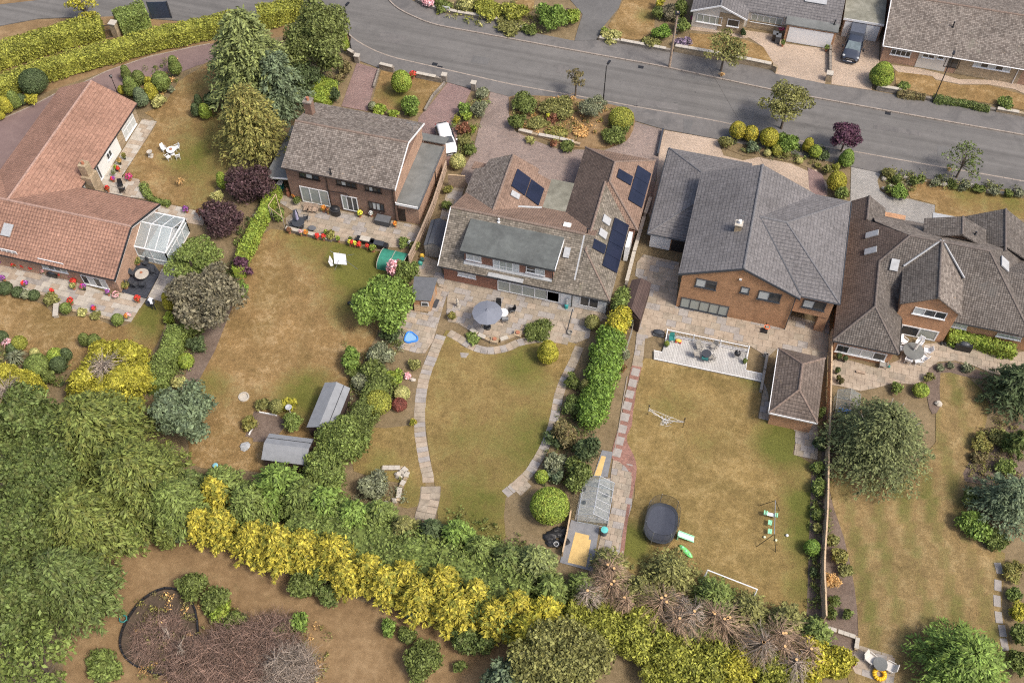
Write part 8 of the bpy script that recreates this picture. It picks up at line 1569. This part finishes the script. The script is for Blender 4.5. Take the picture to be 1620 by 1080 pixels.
a_,b_=P('r7',660,665,.7),P('r7',880,750,.05);r=thing('toy_slide',((a_[0]+b_[0])/2,(a_[1]+b_[1])/2,0),'mint green toy slide leaning on the trampoline','slide');d_=Vector((b_[0]-a_[0],b_[1]-a_[1],0)).normalized();s_=Vector((-d_.y,d_.x,0))*.24;A3,B3=Vector((a_[0],a_[1],.7)),Vector((b_[0],b_[1],.06))
MB().slabn([A3-s_,B3-s_,B3+s_,A3+s_],.04).build('chute',plain('pale_mint',(.55,.78,.66),.4,0,.05),r)
for k in (-1,1):MB().tube(A3+s_*k+Vector((0,0,.06)),B3+s_*k+Vector((0,0,.06)),.05).build('side_rail',gm,r)
MB().obox((a_[0],a_[1]),math.atan2(d_.y,d_.x),.1,.5,0,.68).build('ladder',gm,r)
a_,b_=P('r7',700,850,.15),P('r7',830,980,.15);c=((a_[0]+b_[0])/2,(a_[1]+b_[1])/2);an=math.atan2(b_[1]-a_[1],b_[0]-a_[0]);r=thing('toy_rocker',(c[0],c[1],0),'bright green boat-shaped toy rocker on the lawn','rocker');mb=MB().blob((c[0],c[1],.16),.75,.24,.16,14,6);mb.rot(c,an);mb.build('hull',gm2,r,smooth=True)
for f in (-.4,0,.4):MB().blob((c[0]+f*math.cos(an),c[1]+f*math.sin(an),.3),.11,.11,.06,8,5).build('seat',gm,r)
# swing
A_,B_=P('q6',510,190,1.9),P('q6',495,670,1.9);r=thing('swing_set',((A_[0]+B_[0])/2,(A_[1]+B_[1])/2,0),'metal swing set with mint seats on the family lawn','swing');MB().tube(A_,B_,.035).build('top_bar',M['greymetal'],r)
for q,e in ((A_,(275,268)),(A_,(570,340)),(B_,(235,852)),(B_,(515,928))):MB().tube(q,P('q6',*e),.028).build('leg',M['blackmetal'],r)
for x,y in ((435,505),(432,630)):p=P('q6',x,y,.45);st_=MB().box(p[0]-.16,p[0]+.16,p[1]-.22,p[1]+.22,.43,.47).build('seat',gm,r);MB().tube((p[0],p[1]-.2,.46),(A_[0],p[1]-.2,1.88),.01,n=4).tube((p[0],p[1]+.2,.46),(A_[0],p[1]+.2,1.88),.01,n=4).build('rope',M['black'],st_)
p=P('q6',440,385,.5);gl=MB().box(p[0]-.45,p[0]+.45,p[1]-.15,p[1]+.15,.4,.46).build('glider',M['whiteplastic'],r)
for k in (-.5,-.3,.4,.55):MB().box(p[0]+k-.05,p[0]+k+.05,p[1]-.18,p[1]+.18,.46,.62).build('seat_back',gm,gl)
for x,y,lb in ((675,690,'white football on the lawn beside the swing'),):p=P('q6',x,y,.1);MB().blob((p[0],p[1],.13),.13,.13,.13,12,8).build('football',M['white'],smooth=True,label=lb,cat='ball')
for x,y,lb in ((355,712,'small cream ball left of the swing'),(518,757,'small cream ball under the swing leg')):p=P('q6',x,y,.1);MB().blob((p[0],p[1],.11),.12,.12,.11,10,6).build('ball',plain('cream_ball',(.7,.72,.5),.5,0,0),smooth=True,label=lb,cat='ball')
# goal
A_,B_=P('c4',1232,390,1.8),P('c4',1535,508,1.8);ga,gb=P('c4',1195,462),P('c4',1485,618);r=thing('football_goal',((A_[0]+B_[0])/2,(A_[1]+B_[1])/2,0),'white tubular football goal at the bottom of the family lawn','goal');MB().tube(A_,B_,.05).build('crossbar',M['white'],r)
for q,g_ in ((A_,ga),(B_,gb)):MB().tube(q,(q[0],q[1],0),.05).build('goalpost',M['white'],r);MB().tube(q,g_,.045).build('stay',M['white'],r)
MB().tube((ga[0],ga[1],.05),(gb[0],gb[1],.05),.035).build('ground_bar',M['white'],r)
# badminton net
pa,ha=hgt('c3',865,525,880,468);pb,hb=hgt('c3',1080,602,1093,525);r=thing('badminton_net',((pa[0]+pb[0])/2,(pa[1]+pb[1])/2,0),'sagging white net between two black posts on the family lawn','net')
for q in (pa,pb):MB().tube(q,(q[0],q[1],1.45),.025).lathe((q[0],q[1],1.45),[(.06,0),(.06,.16)],8).build('post',M['black'],r)
mb=MB();rk2=random.Random(8)
for f0,w0,w1 in ((1.0,.0,.0),(.75,.1,.2),(.55,.2,.1)):
    pts=[(pa[0]+(pb[0]-pa[0])*k/10,pa[1]+(pb[1]-pa[1])*k/10+rk2.uniform(-.1,.1)*w0*4,.25+f0*.9*abs(1-k/5)**1.4+.05) for k in range(11)];mb.pipe(pts,.014,4)
mb.pipe([(pa[0],pa[1],1.1),(pb[0],pb[1],.9)],.012,4)
for k in range(40):x,y=pa[0]+(pb[0]-pa[0])*rk2.uniform(.35,.65),pa[1]+(pb[1]-pa[1])*.5+rk2.uniform(-.4,.3);mb.tube((x,y,.05),(x+rk2.uniform(-.4,.4),y+rk2.uniform(-.4,.4),rk2.uniform(.05,.4)),.014,n=3)
mb.build('netting',M['white'],r,kind='stuff')
p=P('q5',375,725,.8);r=thing('water_butt',(p[0],p[1],0),'water butt with turquoise lid beside the greenhouse','water butt');MB().lathe((p[0],p[1],0),[(.25,0),(.3,.4),(.28,.8)],14).build('barrel',M['felt_dk'],r);MB().lathe((p[0],p[1],.8),[(.3,0),(.3,.05),(.1,.08)],14).build('lid',plain('turquoise_lid',(.12,.5,.48),.5,0,.1),r)
p=P('c4',320,180,.2);r=thing('black_sheeting',(p[0],p[1],0),'crumpled black plastic sheet by the low fence','sheet');mb=MB()
for k in range(9):q=P('c4',300+rk2.uniform(-40,60),190+rk2.uniform(-50,50),.1);mb.blob((q[0],q[1],.1),.5,.4,.18,7,5,.6,rk2)
mb.build('folds',M['black'],r,kind='stuff')
p=P('c4',308,230,.4);MB().lathe((p[0],p[1],0),[(.18,0),(.22,.4),(.17,.4),(.15,.1)],12).build('bucket',M['lead'],label='pale blue-grey bucket on the black sheet',cat='bucket')
# stone house patio
c=P('q4',1310,220,.75);rtable(c,.95,.75,M['felt_lt'],wm_,'large round white garden table by the patio doors')
for k,(x,y,a) in enumerate(((1170,90,55),(1160,190,95),(1240,350,165),(1370,370,200),(1450,320,235),(1500,220,275),(1390,110,-25))):p=P('q4',x,y,.4);chair((p[0],p[1],0),R(a),wm_,'white chair at the large round table, %s clockwise from the doors'%nth[k],'white chairs round the large table',.62,.95)
p=P('q4',1370,150,1.4);par=thing('closed_parasol',(c[0],c[1],0),'folded cream parasol in the large white table','parasol');MB().tube((c[0],c[1],.75),(c[0]+.3,c[1]+.4,2.2),.03).build('pole',wm_,par);MB().tube((c[0]+.06,c[1]+.08,1.0),(c[0]+.32,c[1]+.42,2.25),.14,.05,8).build('canopy',M['render_cream'],par)
p=P('d3',1250,105,.5);r=thing('covered_barbecue',(p[0],p[1],0),'barbecue under black cover before the lime hedge','barbecue');MB().box(p[0]-.75,p[0]+.75,p[1]-.3,p[1]+.3,0,.85).build('cover',M['black'],r);MB().blob((p[0],p[1],.85),.5,.3,.25,12,6).build('hood',M['anthra'],r)
p=P('q4',880,410,.4);chair((p[0],p[1],0),R(0),M['timber_grey'],'pale wooden bench seat under the bay window',None,.7,.6)
for k,(x,y) in enumerate(((555,520),)):p=P('q4',x,y,.2);MB().box(p[0]-.4,p[0]+.4,p[1]-.12,p[1]+.12,0,.2).build('trough',M['timber'],label='empty brown trough on the step',cat='trough')
for x,y in ((960,440),):p=P('q4',x,y,.2);MB().blob((p[0],p[1],.15),.14,.14,.15,8,6).build('watering_can',teal,label='teal watering can beside the wooden seat',cat='watering can')
for x,y,lb in ((1118,88,'left black boot-shaped pot by the orange gable'),(1137,88,'right black boot-shaped pot by the orange gable')):p=P('d3',x,y,.2);MB().lathe((p[0],p[1],0),[(.12,0),(.15,.3),(.12,.32)],8).build('pot',M['black'],label=lb,cat='pot')
# bottom corner seat group
c=P('r4',635,715,.7);rtable(c,.55,.7,M['felt_lt'],M['greymetal'],'round glass table on the bottom corner patio')
for x,y,a,lb in ((455,620,60,'cream armchair left of the glass table'),(810,770,255,'cream armchair right of the glass table')):p=P('r4',x,y,.45);chair((p[0],p[1],0),R(a),M['render_cream'],lb,None,.75,.95)
p=P('r4',625,900,.3);pts=[(p[0]+.4*math.cos(R(24*k)),p[1]+.4*math.sin(R(24*k)),.2) for k in range(16)];MB().pipe(pts,.17,8).build('swim_ring',plain('yellow_ring',(.85,.5,.02),.4,0,.05),smooth=True,label='yellow inflatable ring beside the glass table',cat='swim ring')
p=P('r4',92,690,.4);MB().lathe((p[0],p[1],0),[(.28,0),(.34,.5),(.3,.52),(.26,.2)],12).build('barrel_pot',plain('maroon_tub',(.14,.03,.035),.7,0,.15),label='maroon tub at the patio corner',cat='pot')
p=P('d4',740,1000)
# pond ring in the paddock
c=P('px',252,985);pr=thing('round_pond',(c[0],c[1],0),'round black-edged dried pond in the paddock','pond');pa_=smooth(pl('a4',(1010,505),(880,570),(790,680),(745,780),(740,870),(790,950),(880,1000),(1000,1030),(1150,960),(1210,830),(1195,640),(1130,540)),k=3)
MB().prism(pa_,-.05,.03).build('bed',mottle('dark_silt',[(.35,(.05,.038,.03)),(.65,(.13,.095,.065))],.6,3,14),pr);kk=len(pa_)
for i in range(kk):a_,b_=pa_[i],pa_[(i+1)%kk];MB().obox(((a_[0]+b_[0])/2,(a_[1]+b_[1])/2),math.atan2(b_[1]-a_[1],b_[0]-a_[0]),math.dist(a_,b_)+.04,.12,0,.28).build('edging',M['blackmetal'],pr)
p=P('a4',750,685,.4);r=thing('plant_support',(p[0],p[1],0),'dark green open frame beside the pond edge','frame');pts=[(p[0]+.3*math.cos(R(60*k)),p[1]+.3*math.sin(R(60*k)),.35) for k in range(7)];MB().pipe(pts,.05).build('ring',teal,r)
for k in range(3):MB().tube(pts[k*2],(pts[k*2][0],pts[k*2][1],0),.03).build('leg',teal,r)
# vegetable bed frame, bird bath, bucket
for a_,b_,lb in (((205,355),(395,390),'white painted board at the top of the vegetable bed'),((165,470),(95,600),'white board at the left of the vegetable bed')):A_,B_=P('r6',*a_),P('r6',*b_);MB().obox(((A_[0]+B_[0])/2,(A_[1]+B_[1])/2),math.atan2(B_[1]-A_[1],B_[0]-A_[0]),math.dist(A_,B_),.08,0,.2).build('bed_board',M['white'],label=lb,cat='board')
p=P('r6',40,190);MB().lathe((p[0],p[1],0),[(.5,0),(.48,.15),(.38,.15),(.36,.02)],16).build('stone_ring',M['stonepot'],label='pale stone tree ring on the scorched lawn',cat='ring')
p=P('r6',525,325,.9);r=thing('bird_table',(p[0],p[1],0),'grey bird bath top in the golden shrub','bird bath');MB().lathe((p[0],p[1],0),[(.06,0),(.05,1.3)],8).build('stem',M['stonepot'],r);MB().lathe((p[0],p[1],1.3),[(.1,0),(.3,.1),(.25,.12),(.05,.06)],12).build('bowl',M['lead'],r)
p=P('r6',55,715,.1);MB().blob((p[0],p[1],.12),.45,.4,.15,9,5,.6,rk2).build('crumpled_sheet',M['lead'],uv=False,label='pale crumpled sheeting beside the vegetable bed',cat='sheet')
p=P('a3',1315,835,.2);MB().lathe((p[0],p[1],0),[(.2,0),(.24,.3),(.1,.35)],10).build('bucket',plain('sky_blue',(.25,.55,.65),.5,0,.1),label='light blue bucket at the bottom of the scorched lawn',cat='bucket')
p=P('b2',605,858,.2);mb=MB().box(p[0]-.45,p[0]+.45,p[1]-.15,p[1]+.15,.1,.35);mb.rot(p,R(-20));mb.build('black_bundle',M['black'],label='black object lying at the edge of the bright tree',cat='bundle')
# bench and bins
p=P('r3',795,810,.4);r=thing('stone_bench',(p[0],p[1],0),'pale bench at the terrace edge beside the clipped ball','bench');mb=MB().box(p[0]-.75,p[0]+.75,p[1]-.25,p[1]+.25,.4,.47);mb.rot(p,R(-65));mb.build('seat',M['stonepot'],r)
for s_ in (-.6,.6):mb=MB().box(p[0]+s_-.06,p[0]+s_+.06,p[1]-.22,p[1]+.22,0,.4);mb.rot(p,R(-65));mb.build('leg',M['stonepot'],r)
p=P('r3',760,300,.4);r=thing('covered_grill',(p[0],p[1],0),'dark lidded barbecue before the terrace doors','barbecue');MB().box(p[0]-.5,p[0]+.5,p[1]-.3,p[1]+.3,.3,.7).build('body',M['black'],r);MB().blob((p[0],p[1],.7),.45,.28,.18,10,6).build('lid',M['anthra'],r)
for a_,b_ in ((-.4,-.2),(.4,-.2),(-.4,.2),(.4,.2)):MB().tube((p[0]+a_,p[1]+b_,0),(p[0]+a_,p[1]+b_,.3),.025).build('leg',M['black'],r)
for x,y,lb,m in ((118,240,'grey wheelie bin beside the garage pier','anthra'),(100,225,'dark red bin beside the grey wheelie bin','brownframe')):p=P('d1',x,y,.5);r=thing('wheelie_bin',(p[0],p[1],0),lb,'bin');MB().box(p[0]-.28,p[0]+.28,p[1]-.3,p[1]+.3,.05,1.0).build('body',M[m],r);MB().box(p[0]-.3,p[0]+.3,p[1]-.34,p[1]+.34,1.0,1.06).build('lid',M['felt_dk'],r)
p=P('b2',168,130,.5);r=thing('green_bin',(p[0],p[1],0),'green bin under the carport','bin');MB().box(p[0]-.25,p[0]+.25,p[1]-.25,p[1]+.25,0,.9).build('body',teal,r);MB().box(p[0]-.28,p[0]+.28,p[1]-.28,p[1]+.28,.9,.96).build('lid',M['white'],r)
p=P('b2',212,160,.8);MB().lathe((p[0],p[1],0),[(.2,0),(.24,.5),(.1,.8),(.16,1.0),(.08,1.2)],10).build('clay_ornament',M['terracotta'],label='tall orange clay chimenea beside the carport',cat='ornament')
# flower pots
def pot(t,x,y,r,col,where,pm='terracotta',ph=.4,fh=.35,col2=None,dens=1.0):
    z=ph+fh*.4;c=P(t,x,y,z);rx=r*mpp(t,x,y,z);root=thing('flower_pot',(c[0],c[1],0),where,'flower pot','flower pots');VS[0]+=1;rng=np.random.default_rng(VS[0])
    MB().lathe((c[0],c[1],0),[(rx*.5,0),(rx*.62,ph*.85),(rx*.72,ph*.87),(rx*.72,ph),(rx*.5,ph*.9)],10).build('pot',M[pm],root)
    base=(c[0],c[1],0);lm=[(c[0],c[1],ph+fh*.3,rx,rx,fh)];p,nn=leafpts(rng,lm,int(160*dens),.3);addmesh('leaves',leafmesh('leaves',rng,p,nn,.12,.09,base,L_['green'],core=[(c[0],c[1],ph+fh*.2,rx*.7,rx*.7,fh*.7)]),base,root)
    for cc in [col]+([col2] if col2 else []):p,nn=leafpts(rng,[(c[0]+(rng.random()-.5)*rx*(.8 if col2 else .2),c[1]+(rng.random()-.5)*rx*.4,ph+fh*.45,rx*(.75 if col2 else 1.0),rx*(.75 if col2 else 1.0),fh)],int(170*dens),.15,0.0);addmesh('blooms',leafmesh('blooms',rng,p,nn,.13,.12,base,L_[cc]),base,root)
T_='on the bungalow terrace'
for a in (('r3',15,110,36,'purfl','pot of purple flowers at the left end of the terrace wall'),('r3',200,165,40,'redfl','pale pot of red flowers first along the bungalow wall','stonepot'),('r3',330,180,36,'redfl','pale pot of red flowers second along the bungalow wall','stonepot'),('r3',455,210,38,'redfl','pot of dark red flowers third along the bungalow wall','stonepot'),('r3',605,260,34,'pinkfl','pot of pink flowers beside the terrace doors','stonepot'),('r3',860,300,38,'redfl','pot of bright red flowers right of the terrace doors'),
          ('r3',1010,325,42,'magfl','hanging magenta flowers between the terrace windows'),('r3',1045,400,44,'redfl','large pot of deep red flowers between the windows'),('r3',1035,470,40,'pale','pot of pale green leaves below the red flowers'),('r3',1180,480,42,'magfl','pot of magenta and purple flowers under the right window','black',.4,.35,'purfl'),('r3',1530,560,30,'purfl','purple flower pot at the right end of the window'),('r3',1528,437,30,'orafl','red wall basket right of the terrace window'),
          ('r3',350,435,46,'redfl','red and blue flower pot above the silvery shrub','stonepot',.4,.35,'purfl'),('r3',742,540,30,'redfl','small red flower pot above the olive shrub'),('r3',1000,685,46,'redfl','red flower pot above the clipped ball'),('r3',1332,790,42,'purfl','blue and red flower pot on the terrace slabs','stonepot',.35,.3,'redfl'),('r3',40,355,36,'purfl','purple flowers behind the dark mound shrub'),('a2',710,792,22,'pinkfl','tub of pink flowers at the bungalow corner','stonepot'),('q1',265,690,62,'redfl','scarlet flower pot at the corner of the dark deck'),
          ('a2',775,922,20,'orafl','mixed pink and orange pot by the terrace end','stonepot',.35,.3,'pinkfl'),('a2',835,590,26,'goldbrown','leafy golden pot plant beside the conservatory'),('a2',762,735,26,'goldbrown','bronze pot plant at the dark deck edge'),('r2',412,690,44,'magfl','big pot of rose red flowers on the north terrace'),('r2',215,715,28,'purfl','purple and red pot near the white wall','terracotta',.35,.3,'redfl'),('r2',150,832,28,'redfl','red flower pot near the roof valley'),('r2',285,590,20,'redfl','small red flowers against the white wall'),
          ('r2',250,580,22,'lime','lime pot plant against the white wall','black'),('r2',225,640,26,'sage','blue-grey pot plant against the white wall','lead'),('r2',295,500,28,'dry','dry tan grass pot by the white wall','black'),('r2',350,435,26,'goldbrown','brown pot plant at the end of the white wall','black'),('r2',50,840,34,'green','dark leafy pot by the chimney','black'),('a2',1135,270,20,'purfl','purple flower pot on the east path'),('a2',1210,290,12,'rust','small rust coloured pot on the east path'),
          ('q2',400,470,40,'rust','terracotta bowl at the left end of the patio wall'),('q2',692,512,36,'orafl','orange flower pot on the patio wall'),('q2',600,515,30,'pinkfl','pink flower pot on the patio wall'),('q2',880,575,42,'redfl','red flower pot on the patio wall left of the steps'),('q2',985,590,38,'redfl','deep red flower pot beside the bronze bush'),('q2',1030,510,34,'lime','lime leafy pot behind the red flowers'),('q2',1240,620,36,'lime','lime pot plant at the patio steps'),('q2',1435,690,30,'yelfl','yellow flower pot right of the patio steps'),
          ('q2',1478,690,34,'redfl','red flower pot between two yellow ones'),('q2',1525,708,30,'yelfl','second yellow flower pot right of the steps'),('q2',1450,635,36,'green','green leafy pot behind the yellow flowers'),('q7',85,265,40,'redfl','red flower pot below the pale lidded chest'),('q7',210,300,30,'redfl','red flower pot beside the lime leaves'),('q7',300,325,60,'lime','lime leafy clump beside the green net'),('q7',985,260,40,'lime','yellow-green pot plant against the fence'),('q7',890,250,26,'whifl','white flower pot near the fence'),('q2',985,105,44,'orafl','terracotta pot of orange flowers under the patio door'),('q2',1060,135,36,'rust','terracotta pot right of the orange flowers'),
          ('b2',652,300,17,'yelfl','tall pot of yellow flowers beside the french door'),('b2',722,298,12,'whifl','white flowers beside the dark window'),('b2',868,362,12,'orafl','orange pumpkin-coloured pot beside the storage box'),('b2',268,222,26,'green','large leafy pot at the corner of the patio door','stonepot'),('b2',250,190,14,'orafl','orange flowers beside the chimenea'),('b1',975,455,22,'redfl','trough of red flowers on the front wall'),('q3',180,400,34,'lime','grey pot with green leaves at the deck corner','anthra'),('q3',1292,640,30,'mid','grey pot with green leaves at the right of the deck','anthra'),
          ('q4',250,300,40,'dk','dark leafy pot by the bay window corner','black'),('q4',335,330,34,'dk','dark pot plant under the bay window','black'),('q4',225,500,36,'dk','dark pot plant at the fence','black'),('q4',240,605,30,'brownleaf','brown leaved pot on the step','black'),('q4',282,650,34,'brownleaf','second brown leaved pot on the step','black'),('c1',1150,115,22,'magfl','pink hanging basket left of the white gable window'),('c1',1405,148,22,'magfl','pink hanging basket on the stone facing'),('d1',140,172,22,'magfl','pink flower tub beside the garage'),('d1',150,262,12,'mid','small green pot at the garage door'),('d1',418,292,14,'mid','small green pot at the right of the garage door'),('c3',715,240,22,'rust','terracotta trough at the foot of the trellis')):pot(*a)
# ------------------------------------------------------------------ the person on the terrace
def person(base,face,label):
    """a figure bending forward; face = heading in plan"""
    root=thing('person',base,label,'person');ca,sa=math.cos(face),math.sin(face)
    J={'pel':(0,0,.92),'w':(.08,0,1.06),'ch':(.3,0,1.25),'nk':(.44,0,1.34),'hd':(.53,0,1.38),'ht':(.63,0,1.41)}
    for s_,n in ((-1,'l'),(1,'r')):
        J.update({'hip'+n:(0,s_*.1,.88),'kn'+n:(.06+.05*s_,s_*.12,.48),'an'+n:(-.02+.08*s_,s_*.13,.07),'to'+n:(.15+.08*s_,s_*.15,.04),'sh'+n:(.33,s_*.19,1.28),'el'+n:(.42,s_*.26,1.02),'wr'+n:(.58,s_*.2,.86),'ha'+n:(.66,s_*.17,.82)})
    rad=dict(pel=.14,w=.125,ch=.14,nk=.055,hd=.095,ht=.085);rad.update({k+n:r_ for n in 'lr' for k,r_ in (('hip',.09),('kn',.06),('an',.04),('to',.04),('sh',.06),('el',.045),('wr',.033),('ha',.035))})
    E=[('pel','w'),('w','ch'),('ch','nk'),('nk','hd'),('hd','ht')]+[e for n in 'lr' for e in (('pel','hip'+n),('hip'+n,'kn'+n),('kn'+n,'an'+n),('an'+n,'to'+n),('ch','sh'+n),('sh'+n,'el'+n),('el'+n,'wr'+n),('wr'+n,'ha'+n))]
    ks=list(J);me=bpy.data.meshes.new('body');me.from_pydata([(J[k][0]*ca-J[k][1]*sa,J[k][0]*sa+J[k][1]*ca,J[k][2]) for k in ks],[(ks.index(a),ks.index(b)) for a,b in E],[])
    o=bpy.data.objects.new('body',me);link(o);o.modifiers.new('skin','SKIN');sk=me.skin_vertices[0].data
    for i,k in enumerate(ks):sk[i].radius=(rad[k],rad[k]);sk[i].use_root=(k=='pel')
    o.modifiers.new('sub','SUBSURF').levels=1
    dg=bpy.context.evaluated_depsgraph_get();m2=bpy.data.meshes.new_from_object(o.evaluated_get(dg));o.modifiers.clear();o.data=m2;o.parent=root;ORG[o.name]=base
    skin,shirt,trs,shoe=plain('skin',(.5,.27,.19),.6,0,.05),plain('white_shirt',(.72,.74,.82),.9,0,.06),plain('dark_trousers',(.02,.022,.03),.9,0,.1),plain('shoe',(.03,.03,.03),.6,0,.1)
    for m in (shirt,trs,skin,shoe):m2.materials.append(m)
    for p_ in m2.polygons:
        x,y,z=p_.center;f=x*ca+y*sa;s_=-x*sa+y*ca
        p_.material_index=3 if z<.1 else 1 if z<.98 and f<.3 and abs(s_)<.3 else 2 if (f>.44 and z>1.26) or (z<1.04 and f>.36) else 0;p_.use_smooth=True
    h_=MB().blob((base[0]+.56*ca,base[1]+.56*sa,1.44),.1,.1,.07,10,6);h_.build('hair',plain('grey_hair',(.3,.28,.26),.9,0,.1),root,smooth=True)
b_=P('q1',590,900);person((b_[0],b_[1],0),R(125),'person in white shirt and dark trousers bending beside a grey box')
p=P('q1',505,745,.4);r=thing('plastic_crate',(p[0],p[1],0),'grey box next to the bending person','box');MB().box(p[0]-.3,p[0]+.3,p[1]-.3,p[1]+.3,0,.5).build('body',M['felt_dk'],r);MB().box(p[0]-.32,p[0]+.32,p[1]-.32,p[1]+.32,.5,.55).build('lid',M['anthra'],r)
